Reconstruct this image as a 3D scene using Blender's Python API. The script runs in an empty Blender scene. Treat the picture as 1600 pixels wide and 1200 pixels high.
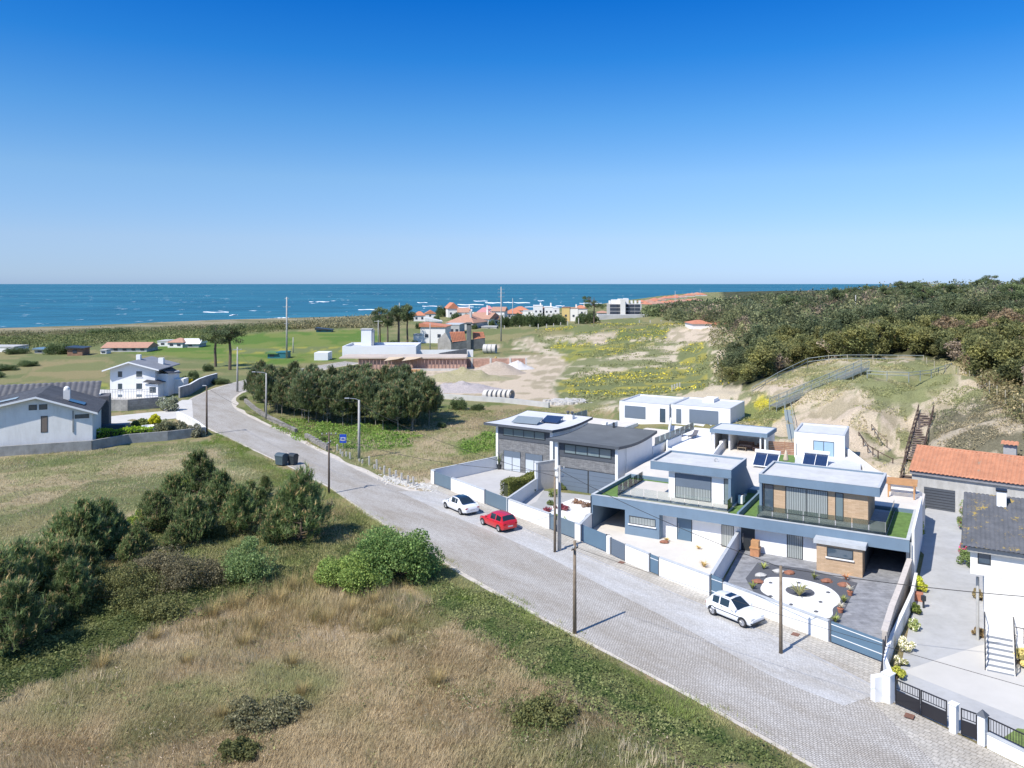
import bpy, math, random
import numpy as np
from mathutils import Vector, noise as mnoise
R = math.radians
# ------------------------------------------------------------ camera, sky, sun
F = 1250.0; CH = 22.4
sc = bpy.context.scene
cd_ = bpy.data.cameras.new('camera'); cam = bpy.data.objects.new('camera', cd_); sc.collection.objects.link(cam)
cam.location = (0, 0, CH); cam.rotation_euler = (R(90), 0, 0)
cd_.sensor_width = 36; cd_.lens = F * 36 / 1600; cd_.shift_y = -157 / 1600
cd_.clip_start = 0.5; cd_.clip_end = 90000
sc.camera = cam
SUN_EL = R(50.0); SUN_AZ = math.atan2(-0.74, -0.67)      # from the camera: behind and to the left
w = bpy.data.worlds.new('World'); sc.world = w; w.use_nodes = True
nt = w.node_tree; bg = nt.nodes['Background']
sky = nt.nodes.new('ShaderNodeTexSky'); sky.sky_type = 'NISHITA'; sky.sun_disc = False
sky.sun_elevation = SUN_EL; sky.sun_rotation = SUN_AZ
sky.altitude = 0; sky.air_density = 1.0; sky.dust_density = 0.0; sky.ozone_density = 6.0
# colour of a clean spring sky by elevation: pale just above the horizon, deep blue higher; unseen upper dome brightened as added fill
tc = nt.nodes.new('ShaderNodeTexCoord'); sx = nt.nodes.new('ShaderNodeSeparateXYZ'); cr = nt.nodes.new('ShaderNodeValToRGB'); mu = nt.nodes.new('ShaderNodeMixRGB'); mu.blend_type = 'MULTIPLY'; mu.inputs[0].default_value = 1.0
nt.links.new(tc.outputs['Generated'], sx.inputs[0]); nt.links.new(sx.outputs[2], cr.inputs[0]); nt.links.new(sky.outputs[0], mu.inputs[1]); nt.links.new(cr.outputs[0], mu.inputs[2]); nt.links.new(mu.outputs[0], bg.inputs[0])
el_ = cr.color_ramp.elements
STOPS = [(0.0, (.26, .37, .68)), (.010, (.31, .41, .68)), (.054, (.43, .475, .64)), (.128, (.45, .55, .65)), (.20, (.265, .515, .69)), (.269, (.09, .43, .72)), (.34, (.02, .35, .73)), (.55, (.70, .84, 1.0)), (1.0, (.85, .92, 1.0))]
el_[0].position = 0; el_[0].color = (*STOPS[0][1], 1); el_[1].position = 1; el_[1].color = (*STOPS[-1][1], 1)
for p_, c_ in STOPS[1:-1]: q_ = el_.new(p_); q_.color = (*c_, 1)

bg.inputs[1].default_value = 0.15
sl = bpy.data.lights.new('sun', 'SUN'); sl.energy = 4.3; sl.angle = R(0.53); sl.color = (1.0, 0.95, 0.87)
sun = bpy.data.objects.new('sun', sl); sc.collection.objects.link(sun)
sd = Vector((math.cos(SUN_EL) * -0.741, math.cos(SUN_EL) * -0.671, math.sin(SUN_EL)))
sun.rotation_euler = sd.to_track_quat('Z', 'Y').to_euler(); sun.location = (-60, -60, 120)
sc.view_settings.view_transform = 'Standard'; sc.view_settings.look = 'None'
sc.view_settings.exposure = 0.5; sc.view_settings.gamma = 1.0
C = sc.collection
rng = np.random.default_rng(7)

# ------------------------------------------------------------ helpers
def G(u, v, z=0.0):
    """place in the world where the survey sight line (u, v) meets height z"""
    Y = F * (CH - z) / (v - 443.0)
    return Vector(((u - 800.0) / F * Y, Y, z))
def hpx(u, vb, vt, z=0.0):
    return (vb - vt) / F * G(u, vb, z).y
def smooth01(x): x = np.clip(x, 0, 1); return x * x * (3 - 2 * x)

def _h(ix, iy, s):
    n = (ix * 374761393 + iy * 668265263 + s * 1442695041) & 0xffffffff
    n = ((n ^ (n >> 13)) * 1274126177) & 0xffffffff
    return ((n ^ (n >> 16)) & 0xffff) / 65535.0
def vnoise(x, y, s=0):
    x = np.asarray(x, float); y = np.asarray(y, float)
    ix = np.floor(x).astype(np.int64); iy = np.floor(y).astype(np.int64)
    fx = smooth01(x - ix); fy = smooth01(y - iy)
    a = _h(ix, iy, s); b = _h(ix + 1, iy, s); c = _h(ix, iy + 1, s); d = _h(ix + 1, iy + 1, s)
    return (a + (b - a) * fx) * (1 - fy) + (c + (d - c) * fx) * fy
def fbm(x, y, s=0, o=4):
    t = 0; a = .5; m = 0
    for i in range(o):
        t = t + a * vnoise(x * 2 ** i + 13.7 * i, y * 2 ** i + 7.1 * i, s + i); m += a; a *= .5
    return t / m
def inpoly(px, py, poly):
    px = np.asarray(px); py = np.asarray(py); r = np.zeros(px.shape, bool); n = len(poly)
    for i in range(n):
        x1, y1 = poly[i]; x2, y2 = poly[(i + 1) % n]
        if y1 == y2: continue
        c = ((y1 > py) != (y2 > py)) & (px < (x2 - x1) * (py - y1) / (y2 - y1) + x1)
        r ^= c
    return r

# ---- materials
MATS = {}
def nodes(name):
    m = bpy.data.materials.new(name); m.use_nodes = True
    t = m.node_tree; b = t.nodes['Principled BSDF']
    return m, t, b
def N(t, typ, **k):
    n = t.nodes.new(typ)
    for a, v in k.items():
        if a.startswith('i_'):
            key = a[2:]; n.inputs[int(key) if key.isdigit() else key].default_value = v
        else: setattr(n, a, v)
    return n
def mat(name, col, rough=.7, metal=0.0, var=.12, scale=3.0, spec=.5, bump=0.0, bscale=30.0, col2=None, dirt=0.0, coat=0.0):
    """painted / plain surface with large soft variation, fine grain and optional bump"""
    if name in MATS: return MATS[name]
    m, t, b = nodes(name)
    tc = N(t, 'ShaderNodeTexCoord')
    n1 = N(t, 'ShaderNodeTexNoise', i_Scale=scale, i_Detail=6.0, i_Roughness=.65)
    t.links.new(tc.outputs['Object'], n1.inputs['Vector'])
    cr = N(t, 'ShaderNodeValToRGB'); e = cr.color_ramp.elements
    c2 = col2 if col2 else [c * (1 - var) for c in col]; c1 = col if col2 else [min(1, c * (1 + var * .5)) for c in col]
    e[0].position = .3; e[0].color = (*c2, 1); e[1].position = .7; e[1].color = (*c1, 1)
    t.links.new(n1.outputs['Fac'], cr.inputs[0])
    last = cr.outputs[0]
    if dirt:
        n3 = N(t, 'ShaderNodeTexNoise', i_Scale=.9, i_Detail=5.0, i_Roughness=.7)
        mp = N(t, 'ShaderNodeMapping'); mp.inputs['Scale'].default_value = (1.5, 1.5, .35)
        t.links.new(tc.outputs['Object'], mp.inputs[0]); t.links.new(mp.outputs[0], n3.inputs['Vector'])
        r3 = N(t, 'ShaderNodeMapRange', i_1=.45, i_2=.75, i_3=0.0, i_4=dirt); t.links.new(n3.outputs['Fac'], r3.inputs[0])
        mx = N(t, 'ShaderNodeMixRGB', blend_type='MIX'); mx.inputs[2].default_value = (col[0] * .45, col[1] * .43, col[2] * .38, 1)
        t.links.new(r3.outputs[0], mx.inputs[0]); t.links.new(last, mx.inputs[1]); last = mx.outputs[0]
    t.links.new(last, b.inputs['Base Color'])
    b.inputs['Roughness'].default_value = rough; b.inputs['Metallic'].default_value = metal
    b.inputs['Specular IOR Level'].default_value = spec; b.inputs['Coat Weight'].default_value = coat
    if bump:
        n2 = N(t, 'ShaderNodeTexNoise', i_Scale=bscale, i_Detail=3.0); bp = N(t, 'ShaderNodeBump', i_Strength=bump, i_Distance=.02)
        t.links.new(tc.outputs['Object'], n2.inputs['Vector']); t.links.new(n2.outputs['Fac'], bp.inputs['Height'])
        t.links.new(bp.outputs[0], b.inputs['Normal'])
    MATS[name] = m; return m
def brickmat(name, c1, c2, mortar, bw=.25, bh=.08, msize=.01, rot=(0, 0, 0), rough=.85, bump=.3, offset=.5, noise=.5, nscale=.4, warm=None, plane='xz'):
    if name in MATS: return MATS[name]
    m, t, b = nodes(name)
    tc = N(t, 'ShaderNodeTexCoord'); mp = N(t, 'ShaderNodeMapping')
    if plane == 'xz':
        sp = N(t, 'ShaderNodeSeparateXYZ'); cb = N(t, 'ShaderNodeCombineXYZ')
        ad = N(t, 'ShaderNodeMath', operation='ADD')
        t.links.new(tc.outputs['Object'], sp.inputs[0]); t.links.new(sp.outputs[0], ad.inputs[0]); t.links.new(sp.outputs[1], ad.inputs[1])
        t.links.new(ad.outputs[0], cb.inputs[0]); t.links.new(sp.outputs[2], cb.inputs[1]); t.links.new(cb.outputs[0], mp.inputs[0])
    else: t.links.new(tc.outputs['Object'], mp.inputs[0])
    mp.inputs['Rotation'].default_value = rot
    br = N(t, 'ShaderNodeTexBrick', i_Scale=1.0); br.offset = offset
    br.inputs['Color1'].default_value = (*c1, 1); br.inputs['Color2'].default_value = (*c2, 1); br.inputs['Mortar'].default_value = (*mortar, 1)
    br.inputs['Mortar Size'].default_value = msize; br.inputs['Brick Width'].default_value = bw; br.inputs['Row Height'].default_value = bh
    br.inputs['Bias'].default_value = 0.0; br.inputs['Mortar Smooth'].default_value = .3
    t.links.new(mp.outputs[0], br.inputs['Vector'])
    n1 = N(t, 'ShaderNodeTexNoise', i_Scale=nscale, i_Detail=7.0, i_Roughness=.7); t.links.new(tc.outputs['Object'], n1.inputs['Vector'])
    mr = N(t, 'ShaderNodeMapRange', i_1=.3, i_2=.7, i_3=1 - noise, i_4=1 + noise * .5); t.links.new(n1.outputs['Fac'], mr.inputs[0])
    mx = N(t, 'ShaderNodeMixRGB', blend_type='MULTIPLY', i_0=1.0); t.links.new(br.outputs['Color'], mx.inputs[1]); t.links.new(mr.outputs[0], mx.inputs[2])
    t.links.new(mx.outputs[0], b.inputs['Base Color']); b.inputs['Roughness'].default_value = rough
    if bump:
        bp = N(t, 'ShaderNodeBump', i_Strength=bump, i_Distance=.02); t.links.new(br.outputs['Fac'], bp.inputs['Height']); bp.invert = True
        t.links.new(bp.outputs[0], b.inputs['Normal'])
    MATS[name] = m; return m
def glassmat(name, col=(.06, .09, .12), rough=.06, stripes=None):
    if name in MATS: return MATS[name]
    m, t, b = nodes(name)
    b.inputs['Base Color'].default_value = (*col, 1); b.inputs['Roughness'].default_value = rough; b.inputs['Specular IOR Level'].default_value = 1.0
    tc = N(t, 'ShaderNodeTexCoord')
    if stripes:
        wv = N(t, 'ShaderNodeTexWave', i_Scale=stripes, i_Distortion=.6); wv.bands_direction = 'X'
        t.links.new(tc.outputs['Object'], wv.inputs['Vector'])
        cr = N(t, 'ShaderNodeValToRGB'); e = cr.color_ramp.elements; e[0].position = .12; e[0].color = (.09, .10, .11, 1); e[1].position = .4; e[1].color = (*col, 1)
        t.links.new(wv.outputs['Fac'], cr.inputs[0]); t.links.new(cr.outputs[0], b.inputs['Base Color'])
    n2 = N(t, 'ShaderNodeTexNoise', i_Scale=1.2); bp = N(t, 'ShaderNodeBump', i_Strength=.08, i_Distance=.05)
    t.links.new(tc.outputs['Object'], n2.inputs['Vector']); t.links.new(n2.outputs['Fac'], bp.inputs['Height']); t.links.new(bp.outputs[0], b.inputs['Normal'])
    MATS[name] = m; return m
def clearglass(name, tint=(.75, .9, .92), alpha=.35):
    if name in MATS: return MATS[name]
    m = bpy.data.materials.new(name); m.use_nodes = True; t = m.node_tree; t.nodes.clear()
    o = N(t, 'ShaderNodeOutputMaterial'); tr = N(t, 'ShaderNodeBsdfTransparent', i_Color=(*tint, 1)); gl = N(t, 'ShaderNodeBsdfGlossy', i_Roughness=.05)
    df = N(t, 'ShaderNodeBsdfTranslucent', i_Color=(.80, .92, .93, 1)); m1 = N(t, 'ShaderNodeMixShader', i_0=alpha); m2 = N(t, 'ShaderNodeMixShader')
    fr = N(t, 'ShaderNodeFresnel', i_IOR=1.5)
    t.links.new(tr.outputs[0], m1.inputs[1]); t.links.new(df.outputs[0], m1.inputs[2]); t.links.new(fr.outputs[0], m2.inputs[0])
    t.links.new(m1.outputs[0], m2.inputs[1]); t.links.new(gl.outputs[0], m2.inputs[2]); t.links.new(m2.outputs[0], o.inputs[0])
    MATS[name] = m; return m
def leafmat(name, tint=(1, 1, 1), trans=.25, rnd=.25):
    if name in MATS: return MATS[name]
    m, t, b = nodes(name); o = t.nodes['Material Output']
    at = N(t, 'ShaderNodeAttribute', attribute_name='Col'); oi = N(t, 'ShaderNodeObjectInfo')
    mr = N(t, 'ShaderNodeMapRange', i_3=1 - rnd, i_4=1 + rnd); t.links.new(oi.outputs['Random'], mr.inputs[0])
    mx = N(t, 'ShaderNodeMixRGB', blend_type='MULTIPLY', i_0=1.0); mx.inputs[2].default_value = (*tint, 1); t.links.new(at.outputs['Color'], mx.inputs[1])
    m2 = N(t, 'ShaderNodeMixRGB', blend_type='MULTIPLY', i_0=1.0); t.links.new(mx.outputs[0], m2.inputs[1]); t.links.new(mr.outputs[0], m2.inputs[2])
    t.links.new(m2.outputs[0], b.inputs['Base Color']); b.inputs['Roughness'].default_value = .65; b.inputs['Specular IOR Level'].default_value = .25
    if trans:
        tr = N(t, 'ShaderNodeBsdfTranslucent'); t.links.new(m2.outputs[0], tr.inputs[0]); ms = N(t, 'ShaderNodeMixShader', i_0=trans)
        t.links.new(b.outputs[0], ms.inputs[1]); t.links.new(tr.outputs[0], ms.inputs[2]); t.links.new(ms.outputs[0], o.inputs[0])
    MATS[name] = m; return m

# ---- objects
def thing(name, label, cat, loc=(0, 0, 0), rz=0.0, group=None):
    o = bpy.data.objects.new(name, None); C.objects.link(o); o.location = loc; o.rotation_euler = (0, 0, rz); o.empty_display_size = .2
    o['label'] = label; o['category'] = cat
    if group: o['group'] = group
    return o
def tag(o, label=None, cat=None, group=None, kind=None):
    if label: o['label'] = label
    if cat: o['category'] = cat
    if group: o['group'] = group
    if kind: o['kind'] = kind
    return o
def copy_tree(o, parent=None, loc=None, rz=None, scale=None, label=None):
    c = o.copy(); C.objects.link(c); c.parent = parent
    if loc is not None: c.location = loc
    if rz is not None: c.rotation_euler = (0, 0, rz)
    if scale is not None: c.scale = (scale, scale, scale) if not hasattr(scale, '__len__') else scale
    if label: c['label'] = label
    for ch in list(o.children): copy_tree(ch, c)
    return c
class MB:
    def __init__(s): s.v = []; s.f = []
    def poly(s, pts):
        n = len(s.v); s.v += [tuple(p) for p in pts]; s.f.append(tuple(range(n, n + len(pts)))); return s
    def box(s, x0, x1, y0, y1, z0, z1):
        n = len(s.v); s.v += [(x0, y0, z0), (x1, y0, z0), (x1, y1, z0), (x0, y1, z0), (x0, y0, z1), (x1, y0, z1), (x1, y1, z1), (x0, y1, z1)]
        s.f += [tuple(n + i for i in q) for q in ((0, 3, 2, 1), (4, 5, 6, 7), (0, 1, 5, 4), (1, 2, 6, 5), (2, 3, 7, 6), (3, 0, 4, 7))]; return s
    def prism(s, pts, z0, z1):
        """pts: 2D outline; z0/z1 numbers or lists"""
        n = len(pts); a = sum(pts[i][0] * pts[(i + 1) % n][1] - pts[(i + 1) % n][0] * pts[i][1] for i in range(n))
        Z0 = z0 if hasattr(z0, '__len__') else [z0] * n; Z1 = z1 if hasattr(z1, '__len__') else [z1] * n
        if a < 0: pts = pts[::-1]; Z0 = list(Z0)[::-1]; Z1 = list(Z1)[::-1]
        k = len(s.v); s.v += [(p[0], p[1], Z0[i]) for i, p in enumerate(pts)] + [(p[0], p[1], Z1[i]) for i, p in enumerate(pts)]
        s.f.append(tuple(k + i for i in range(n))[::-1]); s.f.append(tuple(k + n + i for i in range(n)))
        for i in range(n): j = (i + 1) % n; s.f.append((k + i, k + j, k + n + j, k + n + i))
        return s
    def wall(s, a, b, th, z0, z1):
        """straight wall from a to b (2D), z0/z1 may be pairs"""
        a = Vector(a[:2]); b = Vector(b[:2]); d = (b - a).normalized(); nn = Vector((-d.y, d.x)) * th / 2
        z0 = z0 if hasattr(z0, '__len__') else (z0, z0); z1 = z1 if hasattr(z1, '__len__') else (z1, z1)
        return s.prism([a - nn, b - nn, b + nn, a + nn], [z0[0], z0[1], z0[1], z0[0]], [z1[0], z1[1], z1[1], z1[0]])
    def tube(s, pts, r, n=6, caps=True):
        pts = [Vector(p) for p in pts]; rr = r if hasattr(r, '__len__') else [r] * len(pts); k = len(s.v)
        for i, p in enumerate(pts):
            d = (pts[min(i + 1, len(pts) - 1)] - pts[max(i - 1, 0)]).normalized()
            ref = Vector((0, 0, 1)) if abs(d.z) < .9 else Vector((1, 0, 0))
            a = d.cross(ref).normalized(); b = d.cross(a)
            for j in range(n):
                t = 2 * math.pi * j / n; q = p + (a * math.cos(t) + b * math.sin(t)) * rr[i]; s.v.append(tuple(q))
        for i in range(len(pts) - 1):
            for j in range(n):
                j2 = (j + 1) % n; s.f.append((k + i * n + j, k + i * n + j2, k + (i + 1) * n + j2, k + (i + 1) * n + j))
        if caps: s.f.append(tuple(k + j for j in range(n))[::-1]); s.f.append(tuple(k + (len(pts) - 1) * n + j for j in range(n)))
        return s
    def lathe(s, prof, n=16, c=(0, 0, 0)):
        k = len(s.v)
        for r, z in prof:
            for j in range(n):
                t = 2 * math.pi * j / n; s.v.append((c[0] + r * math.cos(t), c[1] + r * math.sin(t), c[2] + z))
        for i in range(len(prof) - 1):
            for j in range(n):
                j2 = (j + 1) % n; s.f.append((k + i * n + j, k + i * n + j2, k + (i + 1) * n + j2, k + (i + 1) * n + j))
        s.f.append(tuple(k + j for j in range(n))[::-1]); s.f.append(tuple(k + (len(prof) - 1) * n + j for j in range(n)))
        return s
    def build(s, name, m, parent=None, smooth=False, bevel=0.0, kind=None):
        me = bpy.data.meshes.new(name); me.from_pydata(s.v, [], s.f); me.update()
        if m: me.materials.append(m)
        if smooth:
            for p in me.polygons: p.use_smooth = True
        o = bpy.data.objects.new(name, me); C.objects.link(o)
        if parent: o.parent = parent
        if bevel:
            b = o.modifiers.new('bevel', 'BEVEL'); b.width = bevel; b.segments = 2; b.limit_method = 'ANGLE'
        if kind: o['kind'] = kind
        return o
def npmesh(name, V, Fc, m, cols=None, parent=None, smooth=False, kind=None, link=True):
    """V (n,3); Fc (k,3|4) ; cols (n,3) point colours"""
    me = bpy.data.meshes.new(name); V = np.asarray(V, np.float32); Fc = np.asarray(Fc, np.int32); k = Fc.shape[1]
    me.vertices.add(len(V)); me.vertices.foreach_set('co', V.ravel())
    me.loops.add(Fc.size); me.loops.foreach_set('vertex_index', Fc.ravel())
    me.polygons.add(len(Fc)); me.polygons.foreach_set('loop_start', np.arange(0, Fc.size, k, dtype=np.int32))
    if smooth: me.polygons.foreach_set('use_smooth', np.ones(len(Fc), bool))
    me.update(calc_edges=True)
    if cols is not None:
        items = cols.items() if isinstance(cols, dict) else [('Col', cols)]
        for nm, cc in items:
            a = me.color_attributes.new(nm, 'FLOAT_COLOR', 'POINT'); cc = np.asarray(cc, np.float32)
            if cc.shape[1] == 3: cc = np.concatenate([cc, np.ones((len(cc), 1), np.float32)], 1)
            a.data.foreach_set('color', cc.ravel())
    if m: me.materials.append(m)
    if not link: return me
    o = bpy.data.objects.new(name, me); C.objects.link(o)
    if parent: o.parent = parent
    if kind: o['kind'] = kind
    return o
def meshobj(name, me, parent=None):
    o = bpy.data.objects.new(name, me); C.objects.link(o)
    if parent: o.parent = parent
    return o
# ------------------------------------------------------------ terrain
def W(u, v, z): p = G(u, v, z); return (p.x, p.y, z)
ctrl = []
for X in range(-170, 10, 30):
    for Y in (20, 50, 80, 110, 150, 200, 260, 320): ctrl.append((X * (1 if Y < 200 else 1.2), Y, 0))
ctrl += [(15, 25, 0), (30, 25, 0), (45, 30, 0), (60, 40, 0), (8, 60, 0), (20, 50, 0), (35, 50, 0), (22, 66, 0), (30, 66, 0), (36, 72, 0.0), (45, 62, 0), (60, 60, 1.5), (42, 79, 0), (38, 79, 0), (5, 90, 0), (12, 84, 0), (55, 75, 3), (75, 60, 4), (10, 130, 0), (-10, 125, 0), (20, 79, 0)]
ctrl += [W(*q) for q in [(1240, 714, 3.1), (1150, 700, 3.1), (1200, 690, 3.1), (1330, 700, 3.3), (1060, 665, 3.1), (1000, 668, 2.6), (960, 655, 1.6), (950, 640, 1.0), (1060, 640, 3.0),
    (1120, 650, 3.2), (1200, 644, 4.0), (1180, 611, 5.5), (1215, 600, 6.8), (1262, 570, 8.5), (1295, 568, 9.0), (1324, 567, 9.3), (1364, 567, 9.4), (1444, 568, 9.4), (1488, 582, 9.0), (1350, 582, 9.0),
    (1545, 602, 8.8), (1600, 640, 8.3), (1350, 640, 6.3), (1380, 610, 7.8), (1440, 610, 7.8), (1400, 680, 3.9), (1300, 660, 4.2), (1250, 655, 4.1), (1270, 625, 6.0), (1447, 640, 6.0), (1470, 690, 4.4), (1350, 700, 3.0), (1385, 720, 2.4),
    (1530, 640, 7.0), (1530, 690, 5.6), (1600, 690, 6.3), (1600, 650, 7.8), (1415, 792, 0.2), (1435, 700, 3.2), (1425, 745, 1.6),
    (1150, 600, 1.8), (1120, 590, 1.2), (1130, 560, 2.6), (1150, 540, 5.5), (1200, 560, 6.5), (900, 620, 0), (1000, 605, .2), (1080, 610, .8), (1000, 560, 1.5), (1090, 550, 2.5), (900, 560, .8), (850, 545, .4), (800, 560, 0),
    (840, 529, 1.2), (880, 512, 4.0), (930, 506, 5.0), (1000, 508, 5.0), (1060, 512, 5.0), (1120, 509, 6.2), (1160, 505, 7.0), (1080, 525, 4.0), (760, 540, 0), (700, 560, 0), (950, 530, 2.2), (1020, 530, 2.4)]]
ctrl += [(70, 150, 9.5), (100, 130, 10), (100, 160, 11), (65, 170, 7.5), (80, 200, 9), (120, 200, 13), (160, 180, 14), (90, 260, 10.5), (140, 270, 15.2), (200, 260, 16), (110, 340, 8.5), (160, 350, 14.5), (240, 350, 15.5), (130, 460, 7.5), (200, 480, 12), (320, 450, 13.5), (90, 90, 9), (120, 100, 12), (100, 60, 7),
         (80, 420, 1.5), (20, 430, 0), (-60, 420, 0), (60, 520, 0), (150, 600, 4), (260, 620, 8), (400, 600, 10)]
ctrl = np.array(ctrl, float)
def _ker(d2): return np.sqrt(d2 + 9.0)
_d = ((ctrl[:, None, :2] - ctrl[None, :, :2]) ** 2).sum(-1)
_A = _ker(_d) - 0.0; _A[np.diag_indices(len(ctrl))] += -.6
_n = len(ctrl); _M = np.zeros((_n + 3, _n + 3)); _M[:_n, :_n] = _A; _P = np.c_[np.ones(_n), ctrl[:, :2] / 100]; _M[:_n, _n:] = _P; _M[_n:, :_n] = _P.T
_wt = np.linalg.solve(_M, np.r_[ctrl[:, 2], 0, 0, 0])
coast_u = [-900, -300, 0, 150, 330, 560, 700, 850, 930, 1000, 1100, 1400, 2400]; coast_Y = [340, 410, 470, 500, 560, 620, 690, 760, 900, 1250, 2100, 3200, 5000]
STREET = [(-8.9, 89.4), (-2.6, 81), (3.5, 72.6), (7.9, 66.4), (14.2, 57), (21.9, 47), (24, 36.5)]
def terrain(X, Y):
    X = np.asarray(X, float); Y = np.asarray(Y, float); sh = X.shape; x = X.ravel(); y = Y.ravel(); z = np.zeros(len(x))
    for a in range(0, len(x), 20000):
        d2 = (x[a:a + 20000, None] - ctrl[None, :, 0]) ** 2 + (y[a:a + 20000, None] - ctrl[None, :, 1]) ** 2
        z[a:a + 20000] = _ker(d2) @ _wt[:_n] + _wt[_n] + _wt[_n + 1] * x[a:a + 20000] / 100 + _wt[_n + 2] * y[a:a + 20000] / 100
    far = smooth01((y - 520) / 200); z = z * (1 - far)
    # level ground left of and along the street, level plots right of it
    lx = 9 + (y - 70) * -.12 + smooth01((y - 88) / 60) * 2
    flat = smooth01((lx - x) / 12) ; flat = np.where(y > 175, smooth01((-15 - x) / 20), flat)
    plots = inpoly(x, y, PLOT) | inpoly(x, y, DRIVE)
    z = np.where(plots, 0.0, z * (1 - flat)); z = np.maximum(z, np.where(y < 520, 0.0, -99))
    u = 800 + F * x / np.maximum(y, 1.0); yc = np.interp(u, coast_u, coast_Y)
    beach = smooth01((y - (yc - 75)) / 110)
    z = z * (1 - beach) + beach * -9.0
    rough = smooth01(z / 2.0) * .9 + .06
    road = dist_poly(x, y, ROADC) < 9
    n = (fbm(x * .16, y * .16, 3) - .5) * 2.4 + (fbm(x * .5, y * .5, 9, 4) - .5) * 1.3 * np.where(y < 200, 1, .5)
    keep = plots | road | (inpoly(x, y, PATIO))
    z = z + np.where(keep, 0, n * rough)
    z = np.where(inpoly(x, y, PATIO), np.minimum(z, 2.9), z)
    return z.reshape(sh)
def dist_poly(x, y, pl):
    d = np.full(x.shape, 1e9)
    for (x1, y1), (x2, y2) in zip(pl[:-1], pl[1:]):
        dx = x2 - x1; dy = y2 - y1; t = np.clip(((x - x1) * dx + (y - y1) * dy) / (dx * dx + dy * dy), 0, 1)
        d = np.minimum(d, np.hypot(x - x1 - t * dx, y - y1 - t * dy))
    return d
def gp(u, v, z=0): p = G(u, v, z); return (p.x, p.y)
def cdl(t, d): return (7.23 + .866 * t + .5 * d, 73.1 - .5 * t + .866 * d)
def al(t, d): return (-1.94 + .835 * t + .55 * d, 96.47 - .55 * t + .835 * d)
PLOT = [(-9.3, 90), (-2.6, 81), (3.5, 72.6), (14.2, 57), (21.9, 46), (22.5, 48), cdl(26.6, 0), cdl(26.6, 11), cdl(-.3, 11), al(17, 8), al(0, 9), al(-.6, 1)]
DRIVE = [gp(1380, 1110), gp(1700, 1300), (48, 30), (62, 60), (44, 84), (38, 80), cdl(27.2, 0)]
PATIO = [cdl(-1, 9), cdl(27, 9), cdl(26.5, 25), al(14, 27), al(1, 24), al(1, 7)]
ROADL = [(26, 19.5), (14.2, 37), (10.3, 42.9), (4.08, 51), (0, 56.6), (-5.15, 64.0), (-9.4, 70.6), (-15.8, 81.0), (-21.3, 90.2), (-26.5, 97.2), (-31.3, 103.3), (-36.6, 110.5), (-44.8, 121), (-51.5, 130.5), (-58.4, 142), (-62.2, 154), (-63.6, 168), (-62.5, 183), (-59.5, 196), (-55, 212), (-48, 230)]
ROADR = [(32.5, 23), (19.6, 42.8), (18.5, 45.0), (15.5, 48.2), (10.4, 56.6), (6.0, 62.6), (1.2, 69.6), (-4.2, 77.2), (-10.5, 85.6), (-14.6, 90.3), (-19.2, 97.0), (-26.0, 107.0), (-33.8, 119.2), (-42.3, 131.5), (-50.0, 143.5), (-54.2, 154), (-56.2, 166), (-56, 178), (-53.5, 191), (-49.5, 208), (-43, 226)]
ROADC = [((a[0] + b[0]) / 2, (a[1] + b[1]) / 2) for a, b in zip(ROADL, ROADR)]
# colour pairs: (A, B, share of B, patch frequency per metre)
DRY = ((.40, .31, .18), (.28, .24, .13), .5, .5); DRYG = ((.23, .23, .10), (.33, .27, .15), .5, .35); TAN = ((.40, .33, .20), (.28, .27, .13), .4, .4)
GREEN = ((.15, .18, .065), (.23, .23, .11), .45, .3); BRAM = ((.055, .08, .025), (.10, .12, .04), .5, .8); BRIGHT = ((.115, .19, .04), (.18, .22, .06), .45, .12)
OLIVE = ((.17, .19, .08), (.25, .23, .11), .45, .12); YEL = ((.30, .29, .07), (.17, .20, .08), .5, .35); SAND = ((.58, .48, .36), (.40, .34, .23), .42, .35)
DUNE = ((.25, .25, .13), (.56, .47, .34), .52, .28); MEADOW = ((.19, .21, .09), (.34, .31, .08), .34, .4); MEADOW2 = ((.22, .23, .11), (.56, .48, .35), .48, .12)
SCRUB = ((.18, .165, .11), (.48, .41, .30), .34, .45); FORF = ((.05, .06, .03), (.09, .09, .045), .5, .3); DIRT = ((.45, .37, .28), (.32, .28, .19), .4, .4); CONC = ((.5, .48, .44), (.42, .40, .36), .4, .5)
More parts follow.
